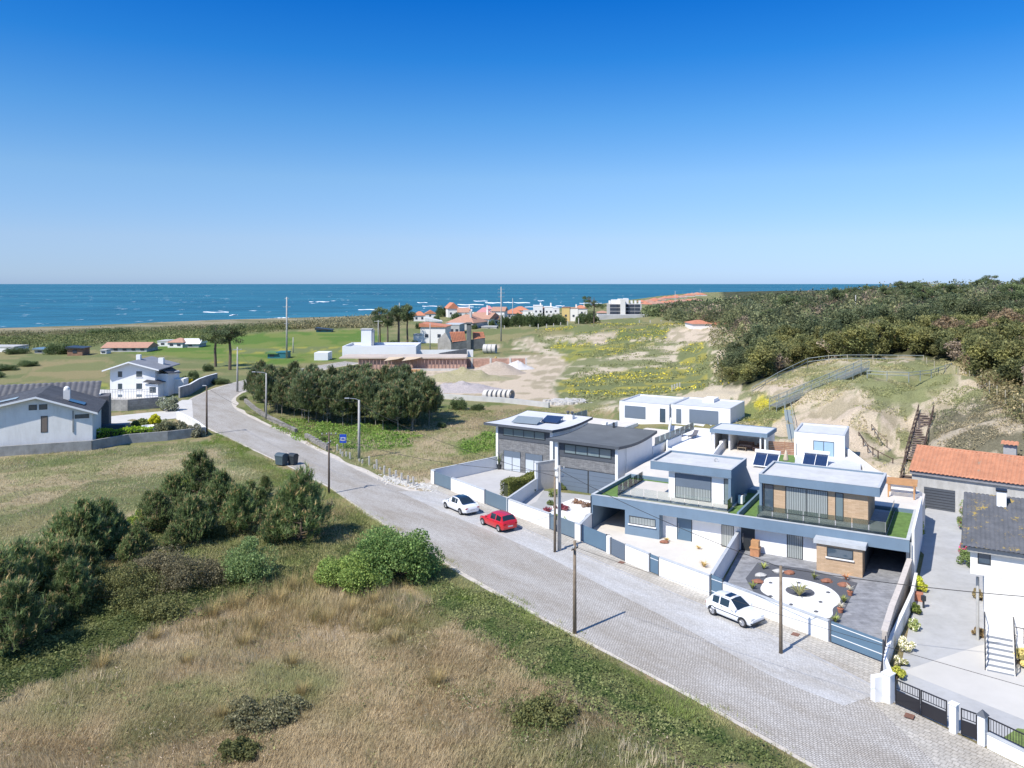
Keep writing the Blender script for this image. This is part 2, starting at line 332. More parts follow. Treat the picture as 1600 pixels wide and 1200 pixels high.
ZONES = [
 ([(-900, 900), (2500, 900), (2500, 2500), (-900, 2500)], DRY),
 ([(-900, 640), (700, 640), (700, 900), (-900, 900)], DRYG),
 ([(-900, 700), (0, 712), (320, 690), (420, 720), (300, 760), (190, 900), (-900, 900)], TAN),
 ([(-900, 714), (0, 718), (320, 688), (345, 700), (0, 738), (-900, 740)], GREEN), ([(60, 790), (150, 750), (300, 730), (330, 760), (200, 800), (110, 850), (0, 860), (-200, 850)], OLIVE),
 ([(330, 685), (400, 715), (460, 740), (600, 815), (700, 880), (900, 1000), (1100, 1108), (1300, 1220), (1180, 1210), (900, 1090), (780, 1000), (690, 960), (600, 850), (450, 790), (360, 740)], GREEN),
 ([(0, 930), (200, 820), (500, 760), (680, 880), (690, 900), (560, 930), (430, 930), (300, 970), (200, 1030), (60, 1080), (-300, 1200), (-300, 900)], BRAM),
 ([(680, 900), (900, 1010), (1100, 1110), (1230, 1190), (1000, 1200), (870, 1130), (790, 1040), (690, 960)], ((.09, .13, .04), (.16, .17, .07), .5, .7)),
 ([(800, 1060), (900, 1060), (1000, 1120), (1100, 1200), (820, 1200), (790, 1120)], ((.10, .12, .05), (.22, .19, .10), .5, .7)),
 # right of the road
 ([(330, 640), (420, 585), (700, 585), (960, 585), (960, 700), (760, 720), (690, 770), (620, 770), (480, 700), (380, 660)], GREEN),
 ([(560, 700), (700, 640), (960, 620), (960, 660), (760, 690), (770, 720), (680, 770), (600, 750)], DRYG),
 ([(600, 715), (660, 690), (740, 690), (720, 715), (640, 735)], TAN), ([(660, 690), (700, 672), (765, 672), (760, 685), (700, 700)], TAN),
 ([(440, 655), (620, 668), (650, 700), (560, 705), (440, 680)], BRIGHT), ([(710, 690), (775, 672), (778, 705), (720, 712)], BRIGHT),
 ([(600, 740), (700, 752), (690, 775), (640, 770)], SAND),
 # construction yard and dunes
 ([(640, 575), (720, 560), (930, 552), (900, 580), (860, 600), (880, 636), (780, 628), (680, 622)], SAND),
 ([(820, 500), (1160, 500), (1160, 640), (900, 640), (860, 600), (900, 560), (800, 545)], MEADOW2),
 ([(860, 545), (960, 530), (1030, 535), (960, 555), (900, 562)], MEADOW), ([(870, 595), (1000, 575), (1120, 575), (1100, 610), (960, 622), (870, 615)], MEADOW), ([(1060, 545), (1100, 530), (1110, 575), (1060, 570)], MEADOW),
 ([(870, 530), (935, 548), (920, 560), (860, 548)], YEL), ([(875, 556), (910, 556), (890, 570)], YEL),
 ([(960, 510), (1050, 512), (1040, 530), (960, 530)], GREEN), ([(1045, 512), (1140, 505), (1165, 512), (1120, 535), (1040, 534)], SAND), ([(905, 508), (960, 512), (965, 525), (930, 525)], SAND), ([(920, 525), (950, 527), (945, 538), (915, 535)], SAND),
 ([(740, 530), (790, 523), (780, 545), (740, 545)], SAND), ([(815, 522), (850, 545), (838, 552), (808, 525)], SAND),
 # far left
 ([(-900, 520), (380, 505), (620, 500), (620, 590), (330, 600), (250, 640), (-900, 720)], OLIVE), ([(250, 528), (560, 514), (640, 530), (560, 560), (440, 572), (300, 560), (160, 548)], BRIGHT),
 ([(350, 545), (560, 540), (540, 552), (360, 553)], YEL), ([(330, 565), (420, 563), (400, 574), (330, 576)], YEL),
 ([(60, 565), (170, 560), (170, 590), (30, 600)], ((.28, .24, .12), (.2, .21, .09), .5, .1)), ([(0, 602), (170, 598), (170, 612), (0, 620)], ((.30, .30, .08), (.16, .2, .06), .5, .1)),
 ([(-900, 500), (600, 480), (600, 512), (380, 516), (0, 528), (-900, 560)], ((.13, .14, .07), (.30, .25, .16), .4, .05)),
 ([(-900, 525), (0, 519), (180, 512), (420, 504), (560, 497), (560, 490), (-900, 505)], ((.30, .26, .17), (.19, .18, .10), .45, .05)),
 ([(600, 480), (1100, 450), (1100, 505), (820, 530), (700, 555), (600, 560)], OLIVE),
 # hill on the right
 ([(1120, 640), (1180, 605), (1300, 555), (1500, 565), (1700, 650), (1700, 800), (1440, 800), (1380, 760), (1120, 700)], DUNE),
 ([(1230, 590), (1300, 566), (1490, 566), (1500, 600), (1440, 630), (1370, 625), (1340, 600), (1250, 610)], ((.25, .26, .12), (.33, .31, .17), .45, .3)),
 ([(1140, 655), (1190, 615), (1240, 640), (1200, 665)], ((.2, .22, .08), (.55, .48, .05), .3, .3)),
 ([(1230, 655), (1330, 612), (1365, 630), (1330, 660), (1350, 690), (1380, 700), (1370, 650), (1400, 632), (1400, 700), (1350, 720), (1310, 690), (1250, 680)], SAND),
 ([(1195, 605), (1250, 588), (1265, 597), (1210, 628)], SAND), ([(1440, 640), (1490, 628), (1480, 655), (1455, 680)], SAND),
 ([(1460, 650), (1540, 620), (1700, 670), (1700, 760), (1440, 715)], SCRUB),
 ([(1110, 560), (1160, 520), (1180, 600), (1120, 600)], DUNE),
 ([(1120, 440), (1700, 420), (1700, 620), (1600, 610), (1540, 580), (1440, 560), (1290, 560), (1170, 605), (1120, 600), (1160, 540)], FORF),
]
def zone_cols(X, Y, Z, n=5):
    r = [zone_once(X, Y, Z, k) for k in range(n)]
    return tuple(sum(q[i] for q in r) / n for i in range(4))
def zone_once(X, Y, Z, k_):
    Yp = np.maximum(Y, 1.0); u = 800 + F * X / Yp; v = 443 + F * (CH - Z) / Yp
    jit = np.clip(30 / Yp * 10, 1.8, 14)
    u = u + (fbm(X * .3, Y * .3, 21 + k_ * 7, 4) - .5) * jit * 9; v = v + (fbm(X * .3, Y * .3, 31 + k_ * 7, 4) - .5) * jit * 3.2
    u = np.where(Y < 5, -5000, u); v = np.where(Y < 5, 5000, v)
    A = np.tile(np.array(OLIVE[0]), (len(X), 1)); B = np.tile(np.array(OLIVE[1]), (len(X), 1)); S = np.full(len(X), .5); Q = np.full(len(X), .3)
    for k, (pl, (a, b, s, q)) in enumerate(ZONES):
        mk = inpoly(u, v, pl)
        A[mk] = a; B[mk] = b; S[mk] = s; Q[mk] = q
    return A, B, S, Q
us = np.linspace(-700, 2300, 620); vs = np.concatenate([np.geomspace(1.15, 60, 170), np.linspace(60, 1000, 330)[1:], np.array([1200, 1600, 2500, 4500])])
UU, VV = np.meshgrid(us, vs); YY = F * CH / VV; XX = (UU - 800) / F * YY
near = YY < 22; XX = np.where(near, (UU - 800) / F * 22.4, XX)
ZZ = terrain(XX, YY)
xf, yf, zf = XX.ravel(), YY.ravel(), ZZ.ravel()
A_, B_, S_, Q_ = zone_cols(xf, yf, zf)
nz = fbm(xf * Q_, yf * Q_, 41, 4); mixv = smooth01((nz - (1 - S_) * .42 - .10) / .36)
nr, nc = XX.shape; idx = np.arange(nr * nc).reshape(nr, nc)
quads = np.stack([idx[:-1, :-1], idx[:-1, 1:], idx[1:, 1:], idx[1:, :-1]], -1).reshape(-1, 4)[:, ::-1]
mg, t, b = nodes('ground')
a1 = N(t, 'ShaderNodeAttribute', attribute_name='ColA'); a2 = N(t, 'ShaderNodeAttribute', attribute_name='ColB'); ge = N(t, 'ShaderNodeNewGeometry')
n1 = N(t, 'ShaderNodeTexNoise', i_Scale=.5, i_Detail=10.0, i_Roughness=.85); t.links.new(ge.outputs['Position'], n1.inputs['Vector'])
n2 = N(t, 'ShaderNodeTexNoise', i_Scale=6.0, i_Detail=6.0, i_Roughness=.8); t.links.new(ge.outputs['Position'], n2.inputs['Vector'])
ad = N(t, 'ShaderNodeMath', operation='ADD'); sb = N(t, 'ShaderNodeMath', operation='SUBTRACT', i_1=.5)
t.links.new(n1.outputs['Fac'], ad.inputs[0]); t.links.new(a2.outputs['Alpha'], ad.inputs[1]); t.links.new(ad.outputs[0], sb.inputs[0])
mr = N(t, 'ShaderNodeMapRange', i_1=.30, i_2=.70); t.links.new(sb.outputs[0], mr.inputs[0])
mx = N(t, 'ShaderNodeMixRGB'); t.links.new(mr.outputs[0], mx.inputs[0]); t.links.new(a1.outputs['Color'], mx.inputs[1]); t.links.new(a2.outputs['Color'], mx.inputs[2])
m3 = N(t, 'ShaderNodeMapRange', i_1=.3, i_2=.7, i_3=.5, i_4=1.4); t.links.new(n2.outputs['Fac'], m3.inputs[0])
mm = N(t, 'ShaderNodeMixRGB', blend_type='MULTIPLY', i_0=1.0); t.links.new(mx.outputs[0], mm.inputs[1]); t.links.new(m3.outputs[0], mm.inputs[2])
t.links.new(mm.outputs[0], b.inputs['Base Color']); b.inputs['Roughness'].default_value = .95; b.inputs['Specular IOR Level'].default_value = .1
bp = N(t, 'ShaderNodeBump', i_Strength=.9, i_Distance=.18); t.links.new(n2.outputs['Fac'], bp.inputs['Height']); t.links.new(bp.outputs[0], b.inputs['Normal'])
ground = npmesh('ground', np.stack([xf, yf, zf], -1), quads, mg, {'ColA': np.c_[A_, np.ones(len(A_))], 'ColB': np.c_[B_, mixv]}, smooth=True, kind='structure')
def gz(x, y): return float(terrain(np.array([x]), np.array([y]))[0])

# ------------------------------------------------------------ sea
ms, t, b = nodes('sea'); ge = N(t, 'ShaderNodeNewGeometry'); mp = N(t, 'ShaderNodeMapping'); mp.inputs['Scale'].default_value = (.35, 1, 1); t.links.new(ge.outputs['Position'], mp.inputs[0])
n1 = N(t, 'ShaderNodeTexNoise', i_Scale=.05, i_Detail=8.0, i_Roughness=.7); n2 = N(t, 'ShaderNodeTexNoise', i_Scale=.0025, i_Detail=4.0); n3 = N(t, 'ShaderNodeTexNoise', i_Scale=.085, i_Detail=4.0, i_Roughness=.6); mp3 = N(t, 'ShaderNodeMapping'); mp3.inputs['Scale'].default_value = (1, .22, 1); t.links.new(ge.outputs['Position'], mp3.inputs[0]); t.links.new(mp3.outputs[0], n3.inputs['Vector'])
for n in (n1, n2): t.links.new(mp.outputs[0], n.inputs['Vector'])
cr = N(t, 'ShaderNodeValToRGB'); e = cr.color_ramp.elements; e[0].position = .35; e[0].color = (.018, .112, .178, 1); e[1].position = .68; e[1].color = (.036, .172, .232, 1)
t.links.new(n2.outputs['Fac'], cr.inputs[0])
mr = N(t, 'ShaderNodeMapRange', i_1=.3, i_2=.7, i_3=.6, i_4=1.35); t.links.new(n1.outputs['Fac'], mr.inputs[0])
mm = N(t, 'ShaderNodeMixRGB', blend_type='MULTIPLY', i_0=1.0); t.links.new(cr.outputs[0], mm.inputs[1]); t.links.new(mr.outputs[0], mm.inputs[2])
fo = N(t, 'ShaderNodeMapRange', i_1=.67, i_2=.71); t.links.new(n3.outputs['Fac'], fo.inputs[0])
mx = N(t, 'ShaderNodeMixRGB'); mx.inputs[2].default_value = (.75, .8, .82, 1); t.links.new(fo.outputs[0], mx.inputs[0]); t.links.new(mm.outputs[0], mx.inputs[1])
t.links.new(mx.outputs[0], b.inputs['Base Color']); b.inputs['Roughness'].default_value = .55; b.inputs['Specular IOR Level'].default_value = .2
bp = N(t, 'ShaderNodeBump', i_Strength=1.0, i_Distance=1.2); t.links.new(n1.outputs['Fac'], bp.inputs['Height']); t.links.new(bp.outputs[0], b.inputs['Normal'])
yl = [250, 500, 900, 1500, 3000, 8000, 20000, 42000]
V = []; Fq = []
for y in yl:
    for k in range(9): V.append(((-1.6 + 3.2 * k / 8) * y * 1.2, y, -6.0))
for i in range(len(yl) - 1):
    for k in range(8): Fq.append((i * 9 + k, i * 9 + k + 1, (i + 1) * 9 + k + 1, (i + 1) * 9 + k))
npmesh('sea', V, Fq, ms, kind='structure')
foam = mat('sea_foam', (.8, .84, .86), rough=.9, var=.2, scale=.3)
# breakers: low rounded crests of white water lying along the shore
def breaker(u0, u1, v, th=1.0):
    m = MB(); n = max(4, int((u1 - u0) / 6)); pts = []
    for k in range(n + 1):
        f = k / n; p = G(u0 + (u1 - u0) * f, v + math.sin(f * 9 + u0) * .35, -6.0); w_ = th * math.sin(math.pi * min(max(f, .03), .97)) ** .5 * (.6 + .6 * float(vnoise(u0 + f * 11, v)))
        pts.append((p, w_))
    d = .55 * (G(0, v - .5, -6).y - G(0, v + .5, -6).y)
    for (p, a), (q, c_) in zip(pts[:-1], pts[1:]):
        ya, yb = d * a, d * c_
        m.poly([(p.x, p.y - ya, -5.98), (q.x, q.y - yb, -5.98), (q.x, q.y, -5.5), (p.x, p.y, -5.5)]); m.poly([(p.x, p.y, -5.5), (q.x, q.y, -5.5), (q.x, q.y + yb, -5.98), (p.x, p.y + ya, -5.98)])
    o = m.build('breaking_wave', foam, smooth=True); o['kind'] = 'structure'
for q in [(190, 325, 508, 1.6), (-200, 30, 519, 1.2), (318, 358, 488, .7), (361, 369, 492.5, 1.3), (484, 515, 471.5, .8), (434, 452, 497, .7), (660, 690, 478.5, .6), (652, 668, 473, .5), (715, 756, 476, 1.5), (758, 784, 473.2, 1.6), (786, 802, 472.6, 1.2), (803, 828, 473, 1.6),
          (740, 762, 470.5, .8), (840, 850, 470, .8), (868, 882, 478, 1.0), (820, 870, 480, 1.0), (700, 740, 480, .9), (560, 600, 484, .8), (905, 940, 474, .7)]: breaker(*q)

# ------------------------------------------------------------ road and pavements
def resamp(pl, n=120):
    p = np.array(pl, float); d = np.r_[0, np.cumsum(np.hypot(*(p[1:] - p[:-1]).T))]; s = np.linspace(0, d[-1], n)
    x = np.interp(s, d, p[:, 0]); y = np.interp(s, d, p[:, 1])
    for _ in range(4): x[1:-1] = (x[:-2] + x[1:-1] * 2 + x[2:]) / 4; y[1:-1] = (y[:-2] + y[1:-1] * 2 + y[2:]) / 4
    return list(zip(x, y))
def strip(name, L, Rr, z, m, sub=1):
    n = len(L); V = []; Fq = []; w_ = 5
    for a, b_ in zip(L, Rr):
        for k in range(w_ + 1): f = k / w_; V.append((a[0] + (b_[0] - a[0]) * f, a[1] + (b_[1] - a[1]) * f, z))
    for i in range(n - 1):
        for k in range(w_): j = i * (w_ + 1) + k; Fq.append((j, j + 1, j + w_ + 2, j + w_ + 1))
    return npmesh(name, V, Fq, m, kind='structure')
def pave(name, kind, c1, c2, mort, sz, ang, warm=(1, 1, 1)):
    m, t, b = nodes(name); ge = N(t, 'ShaderNodeNewGeometry'); mp = N(t, 'ShaderNodeMapping'); mp.inputs['Rotation'].default_value = (0, 0, ang)
    t.links.new(ge.outputs['Position'], mp.inputs[0])
    br = N(t, 'ShaderNodeTexBrick', i_Scale=1.0); br.inputs['Color1'].default_value = (*c1, 1); br.inputs['Color2'].default_value = (*c2, 1); br.inputs['Mortar'].default_value = (*mort, 1)
    br.inputs['Brick Width'].default_value = sz[0]; br.inputs['Row Height'].default_value = sz[1]; br.inputs['Mortar Size'].default_value = sz[2]; br.inputs['Mortar Smooth'].default_value = .4
    wp = N(t, 'ShaderNodeTexNoise', i_Scale=.7, i_Detail=2.0); vm = N(t, 'ShaderNodeVectorMath', operation='SCALE'); vm.inputs['Scale'].default_value = .25; va = N(t, 'ShaderNodeVectorMath', operation='ADD')
    t.links.new(mp.outputs[0], wp.inputs['Vector']); t.links.new(wp.outputs['Color'], vm.inputs[0]); t.links.new(mp.outputs[0], va.inputs[0]); t.links.new(vm.outputs[0], va.inputs[1]); t.links.new(va.outputs[0], br.inputs['Vector'])
    mp2 = N(t, 'ShaderNodeMapping'); mp2.inputs['Scale'].default_value = (.25, 1, 1); t.links.new(mp.outputs[0], mp2.inputs[0])
    n1 = N(t, 'ShaderNodeTexNoise', i_Scale=.45, i_Detail=7.0, i_Roughness=.7); t.links.new(mp2.outputs[0], n1.inputs['Vector'])
    cr = N(t, 'ShaderNodeValToRGB'); e = cr.color_ramp.elements; e[0].position = .3; e[0].color = (.80, .75, .68, 1); e[1].position = .68; e[1].color = (1.12, 1.12, 1.12, 1); t.links.new(n1.outputs['Fac'], cr.inputs[0])
    mx = N(t, 'ShaderNodeMixRGB', blend_type='MULTIPLY', i_0=1.0); t.links.new(br.outputs['Color'], mx.inputs[1]); t.links.new(cr.outputs[0], mx.inputs[2])
    n4 = N(t, 'ShaderNodeTexNoise', i_Scale=9.0, i_Detail=4.0, i_Roughness=.8); t.links.new(ge.outputs['Position'], n4.inputs['Vector']); m4 = N(t, 'ShaderNodeMapRange', i_1=.3, i_2=.7, i_3=.72, i_4=1.2); t.links.new(n4.outputs['Fac'], m4.inputs[0])
    m5 = N(t, 'ShaderNodeMixRGB', blend_type='MULTIPLY', i_0=1.0); t.links.new(mx.outputs[0], m5.inputs[1]); t.links.new(m4.outputs[0], m5.inputs[2])
    t.links.new(m5.outputs[0], b.inputs['Base Color']); b.inputs['Roughness'].default_value = .85; b.inputs['Specular IOR Level'].default_value = .25
    bp = N(t, 'ShaderNodeBump', i_Strength=.5, i_Distance=.03); bp.invert = True; t.links.new(br.outputs['Fac'], bp.inputs['Height']); t.links.new(bp.outputs[0], b.inputs['Normal'])
    MATS[name] = m; return m
SA = math.atan2(.786, .619)
m_road = pave('cobbles', 0, (.54, .52, .49), (.43, .41, .385), (.27, .255, .23), (.20, .14, .028), SA)
m_park = pave('parking_paving', 0, (.53, .53, .525), (.46, .46, .455), (.38, .375, .37), (.22, .14, .012), SA)
m_side = pave('sidewalk_paving', 0, (.50, .475, .43), (.42, .40, .365), (.30, .285, .25), (.30, .30, .02), SA)
strip('road', resamp(ROADL), resamp(ROADR), .02, m_road)
MB().prism([(13.2, 44), (19.0, 41.6), (20.6, 45.3), (17.5, 50), (13, 54), (10, 55)], 0.0, .014).build('road_apron', m_road, kind='structure')
PARKL = [(17.6, 42.4), (14.9, 45.2), (12.64, 49.4), (10.6, 53.1), (7.0, 58.7), (3.15, 65.2), (-1.1, 71.2), (-6.2, 77.6), (-12.3, 86.2)]
PARKR = [(20.3, 43.8), (17.6, 48.9), (13.4, 55.2), (9.9, 60.0), (5.6, 66.2), (1.4, 72.3), (-2.5, 77.9), (-5.3, 81.9), (-8.2, 86.2)]
PARKL = resamp(PARKL, 60); PARKR = resamp(PARKR, 60); PARKR[0] = (20.3, 43.8)
WALLP = resamp([(21.9, 46.9), (19.8, 49.75), (14.2, 57.0), (10.7, 61.8), (6.0, 69.1), (2.4, 74.1), (-.3, 77.6), (-3.9, 82.7), (-8.8, 89.2)], 60)
strip('parking_strip', PARKL, PARKR, .024, m_park)
# sidewalk: a raised slab with a real kerb step
sw = MB(); L2 = PARKR + [(-10.4, 88.4)]; R2 = WALLP + [(-9.0, 90)]
for (a, b_), (c_, d_) in zip(zip(L2[:-1], L2[1:]), zip(R2[:-1], R2[1:])): sw.prism([a, c_, d_, b_], 0.0, .10)
sw.build('sidewalk', m_side, kind='structure')
kb = MB()
for a, b_ in zip(L2[:-1], L2[1:]): kb.wall(a, b_, .14, 0, .115)
kb.build('kerb', mat('kerb_stone', (.42, .41, .40), var=.25, scale=2), kind='structure')
# worn sandy edge of the road
shl = mat('sandy_shoulder', (.55, .50, .43), rough=.95, var=.3, scale=1.2)
l1 = resamp(ROADL); l2 = [(x - .1 - .4 * float(vnoise(i * .37, 3)), y - .15) for i, (x, y) in enumerate(l1)]
strip('road_shoulder', l2, l1, .012, shl)
r1 = resamp(ROADR[8:]); r2 = [(x + .5 + .9 * float(vnoise(i * .29, 5)), y + .1) for i, (x, y) in enumerate(r1)]
strip('road_shoulder', r1, r2, .012, shl)
# apron in front of the right-hand gates
ap = MB(); ap.prism([gp(1368, 1102), gp(1400, 1100), gp(1540, 1170), gp(1720, 1262), gp(1680, 1330), gp(1500, 1230)], 0.0, .028); ap.build('pavement', m_side, kind='structure')
# ------------------------------------------------------------ materials for buildings
m_white = mat('white_render', (.80, .80, .79), rough=.8, var=.05, scale=.8, dirt=.10)
m_whiteold = mat('weathered_white_render', (.72, .72, .70), rough=.85, var=.12, scale=.7, dirt=.3)
m_blue = mat('blue_grey_render', (.155, .225, .30), rough=.75, var=.08, scale=.6, dirt=.15)
m_darkblue = mat('dark_slate_render', (.075, .095, .125), rough=.7, var=.1, scale=.6)
m_cope = mat('grey_coping', (.48, .50, .51), rough=.7, var=.15, scale=1.5)
m_roofm = mat('roof_membrane', (.55, .55, .54), rough=.9, var=.14, scale=.5, dirt=.25)
m_roofd = mat('dark_roof_membrane', (.12, .13, .135), rough=.85, var=.2, scale=.4, dirt=.15)
m_roofw = mat('white_roof_membrane', (.56, .57, .59), rough=.85, var=.08, scale=.5, dirt=.2)
m_fascia = mat('anthracite_fascia', (.075, .085, .10), rough=.6, var=.1)
m_frame = mat('dark_window_frame', (.035, .04, .045), rough=.4, var=.1)
m_shut = mat('grey_shutter', (.13, .165, .21), rough=.55, var=.06, scale=.5)
m_gate = mat('grey_gate_sheet', (.15, .21, .26), rough=.5, var=.07, scale=.7)
m_gate2 = mat('blue_gate_sheet', (.10, .17, .24), rough=.5, var=.07, scale=.7)
m_turf = mat('artificial_turf', (.12, .21, .05), rough=.95, var=.35, scale=2.0, bump=.5, bscale=60)
m_deck = mat('pale_roof_tiles', (.58, .54, .49), rough=.8, var=.08, scale=.7)
m_deckg = brickmat('grey_deck_tiles', (.38, .39, .42), (.33, .34, .37), (.22, .23, .25), 1.0, .5, .012, plane='xy', bump=.1, noise=.15)
m_stone = brickmat('stacked_stone', (.26, .26, .26), (.18, .185, .19), (.10, .10, .105), .55, .09, .008, bump=.8, noise=.35, nscale=2.0)
m_tan = brickmat('tan_cladding', (.56, .40, .26), (.48, .33, .20), (.38, .27, .17), .6, .10, .008, bump=.25, noise=.15, nscale=1.0)
m_glass = glassmat('window_glass'); m_curtain = glassmat('curtained_glass', (.36, .39, .37), .1, 2.2); m_paleglass = glassmat('pale_glass', (.17, .22, .23), .1)
m_rail = clearglass('railing_glass'); m_rail2 = clearglass('tinted_railing_glass', (.62, .66, .60), .18)
m_metal = mat('grey_metal', (.42, .43, .44), rough=.45, metal=.5, var=.08); m_black = mat('black_ironwork', (.02, .02, .025), rough=.45, var=.1)
m_wood = mat('weathered_wood', (.22, .17, .12), rough=.85, var=.35, scale=4); m_timber = mat('orange_timber', (.50, .27, .12), rough=.75, var=.2, scale=3)
m_solar = mat('solar_glass', (.018, .035, .09), rough=.12, var=.2, scale=3, spec=.9)
m_pale = mat('pale_paving', (.62, .58, .52), rough=.85, var=.1, scale=.6); m_grav = mat('white_gravel', (.78, .77, .74), rough=.95, var=.12, scale=14, bump=.6, bscale=40)
m_dgrav = mat('charcoal_gravel', (.10, .105, .12), rough=.95, var=.35, scale=14, bump=.6, bscale=40)
m_slate = brickmat('slate_print_paving', (.30, .305, .32), (.24, .245, .26), (.2, .2, .21), .9, .35, .01, plane='xy', bump=.2, noise=.4, nscale=1.2)
m_conc = mat('pale_concrete', (.55, .53, .49), rough=.85, var=.12, scale=.4, dirt=.2); m_plinth = mat('grey_concrete_wall', (.33, .33, .32), rough=.9, var=.3, scale=1.0, dirt=.4)

def window(par, x0, x1, z0, z1, y, fr=.06, glass=None, mull=1, name='window', shutter=0.0, out=.03, sill=False, fm=None):
    """window in a wall whose face is at local y, looking towards -y"""
    fm = fm or m_frame; f = MB()
    f.box(x0, x0 + fr, y - out, y + .05, z0, z1); f.box(x1 - fr, x1, y - out, y + .05, z0, z1)
    f.box(x0 + fr, x1 - fr, y - out, y + .05, z0, z0 + fr); f.box(x0 + fr, x1 - fr, y - out, y + .05, z1 - fr, z1)
    for k in range(1, mull):
        xm = x0 + (x1 - x0) * k / mull; f.box(xm - fr * .5, xm + fr * .5, y - out, y + .05, z0 + fr, z1 - fr)
    fo = f.build(name, fm, par)
    MB().box(x0 + fr * .9, x1 - fr * .9, y - out + .018, y + .03, z0 + fr * .9, z1 - fr * .9).build('pane', glass or m_glass, fo)
    if shutter:
        zs = z1 - (z1 - z0) * shutter; s_ = MB(); k = zs
        while k < z1 - .01: s_.box(x0 + fr, x1 - fr, y - out - .012, y - out + .016, k + .006, min(k + .1, z1)); k += .1
        s_.build('shutter', m_shut, fo)
    if sill: MB().box(x0 - .08, x1 + .08, y - .12, y + .02, z0 - .09, z0 - .002).build('sill', m_white, fo)
    return fo
def door(par, x0, x1, z0, z1, y, m, name='door', handle=True, panels=0, out=.04):
    o = MB().box(x0, x1, y - out, y + .05, z0, z1).build(name, m, par, bevel=.01)
    f = MB(); f.box(x0 - .05, x0 - .002, y - out - .01, y + .05, z0, z1 + .05).box(x1 + .002, x1 + .05, y - out - .01, y + .05, z0, z1 + .05).box(x0 - .002, x1 + .002, y - out - .01, y + .05, z1 + .002, z1 + .05); f.build('frame', m_frame, o)
    if panels:
        g = MB(); h = (z1 - z0) / panels
        for k in range(1, panels): g.box(x0 + .01, x1 - .01, y - out - .006, y - out + .01, z0 + h * k - .012, z0 + h * k + .012)
        g.build('groove', m_fascia, o)
    if handle: MB().tube([(x0 + .12, y - out - .06, z0 + .7), (x0 + .12, y - out - .06, z0 + 1.5)], .018).build('handle', m_metal, o)
    return o
def railing(name, pts, zb, h, label, posts=1.2, glass=None, group=None, par=None, loc=(0, 0, 0), top=False):
    """glass railing along pts (local), posts and panes"""
    t_ = par or thing(name, label, 'railing', loc)
    if par is not None: t_ = bpy.data.objects.new(name, None); C.objects.link(t_); t_.parent = par
    for a, b_ in zip(pts[:-1], pts[1:]):
        A = Vector(a); B = Vector(b_); L = (B - A).length; n = max(1, round(L / posts))
        for k in range(n):
            p = A + (B - A) * ((k + .03) / n); q = A + (B - A) * ((k + .97) / n)
            MB().wall(p, q, .02, zb, zb + h).build('glass_pane', glass or m_rail, t_)
        for k in range(n + 1):
            p = A + (B - A) * (k / n); MB().box(p.x - .025, p.x + .025, p.y - .025, p.y + .025, zb - .02, zb + .22).build('post', m_fascia, t_)
        MB().wall(A, B, .06, zb - .05, zb).build('base_rail', m_metal, t_)
    return t_
def ring(m, x0, x1, y0, y1, z0, z1, w):
    m.box(x0, x1, y0, y0 + w, z0, z1).box(x0, x1, y1 - w, y1, z0, z1).box(x0, x0 + w, y0 + w, y1 - w, z0, z1).box(x1 - w, x1, y0 + w, y1 - w, z0, z1); return m

# ------------------------------------------------------------ the blue pair of houses
RZ = R(-30)
O = Vector((7.23, 73.1, 0))
hc = thing('flat_roofed_house', 'blue grey house with a pale roof terrace, open carport and half lowered shutter', 'house', O, RZ)
MB().box(6.5, 13.24, .9, 9.3, 0, 2.2).build('wall', m_white, hc)
MB().box(3.3, 6.5, 0, 7, 0, 2.2).box(0, .16, 0, 9.3, 0, 2.2).box(.16, 3.3, 6.9, 7.05, 0, 2.2).build('side_wall', m_blue, hc)
f = MB().box(0, 13.2, 0, .22, 2.2, 3.12).box(0, .22, .22, 9.3, 2.2, 3.12).box(.22, 13.2, 9.1, 9.3, 2.2, 3.12); f.build('fascia', m_blue, hc)
f = MB().box(-.02, 13.2, -.02, .25, 3.122, 3.16).box(-.02, .25, .25, 9.3, 3.122, 3.16); f.build('coping', m_cope, hc)
MB().box(.22, 13.2, .22, 9.1, 2.21, 2.72).build('roof', m_roofm, hc)
MB().box(.22, 13.18, .22, 9.1, 2.722, 2.80).build('turf_strip', m_turf, hc)
MB().box(2.0, 12.1, 1.5, 8.1, 2.802, 2.93).build('roof_deck', m_deck, hc)
window(hc, 3.7, 6.15, 1.05, 1.75, 0, glass=m_curtain, sill=True)
door(hc, 7.85, 9.1, 0, 1.98, .9, m_gate2); window(hc, 11.7, 12.75, .02, 1.95, .9, glass=m_curtain)
# upper storey
MB().box(6.15, 11.72, 3.5, 8.3, 2.81, 5.4).build('upper_wall', m_white, hc)
f = MB(); f.poly([(11.95, 3.0, 2.8), (11.95, 11.6, 2.8), (11.95, 8.4, 5.4), (11.95, 3.0, 5.4)]); f.poly([(11.72, 3.0, 2.8), (11.72, 3.0, 5.4), (11.72, 8.4, 5.4), (11.72, 11.6, 2.8)])
f.poly([(11.72, 3.0, 2.8), (11.95, 3.0, 2.8), (11.95, 3.0, 5.4), (11.72, 3.0, 5.4)]).poly([(11.72, 11.6, 2.8), (11.72, 8.4, 5.4), (11.95, 8.4, 5.4), (11.95, 11.6, 2.8)]); f.build('fin_wall', m_blue, hc)
MB().box(4.65, 11.95, 3.0, 8.4, 5.402, 5.98).build('roof_slab', m_roofm, hc)
ring(MB(), 4.6, 11.99, 2.96, 8.45, 5.4, 6.15, .16).build('roof_parapet', m_blue, hc); ring(MB(), 4.58, 12.01, 2.94, 8.47, 6.152, 6.18, .2).build('roof_coping', m_cope, hc)
window(hc, 6.75, 10.1, 2.95, 5.2, 3.5, glass=m_curtain, mull=2, shutter=.52); window(hc, 11.2, 11.68, 2.95, 5.2, 3.5, glass=m_paleglass)
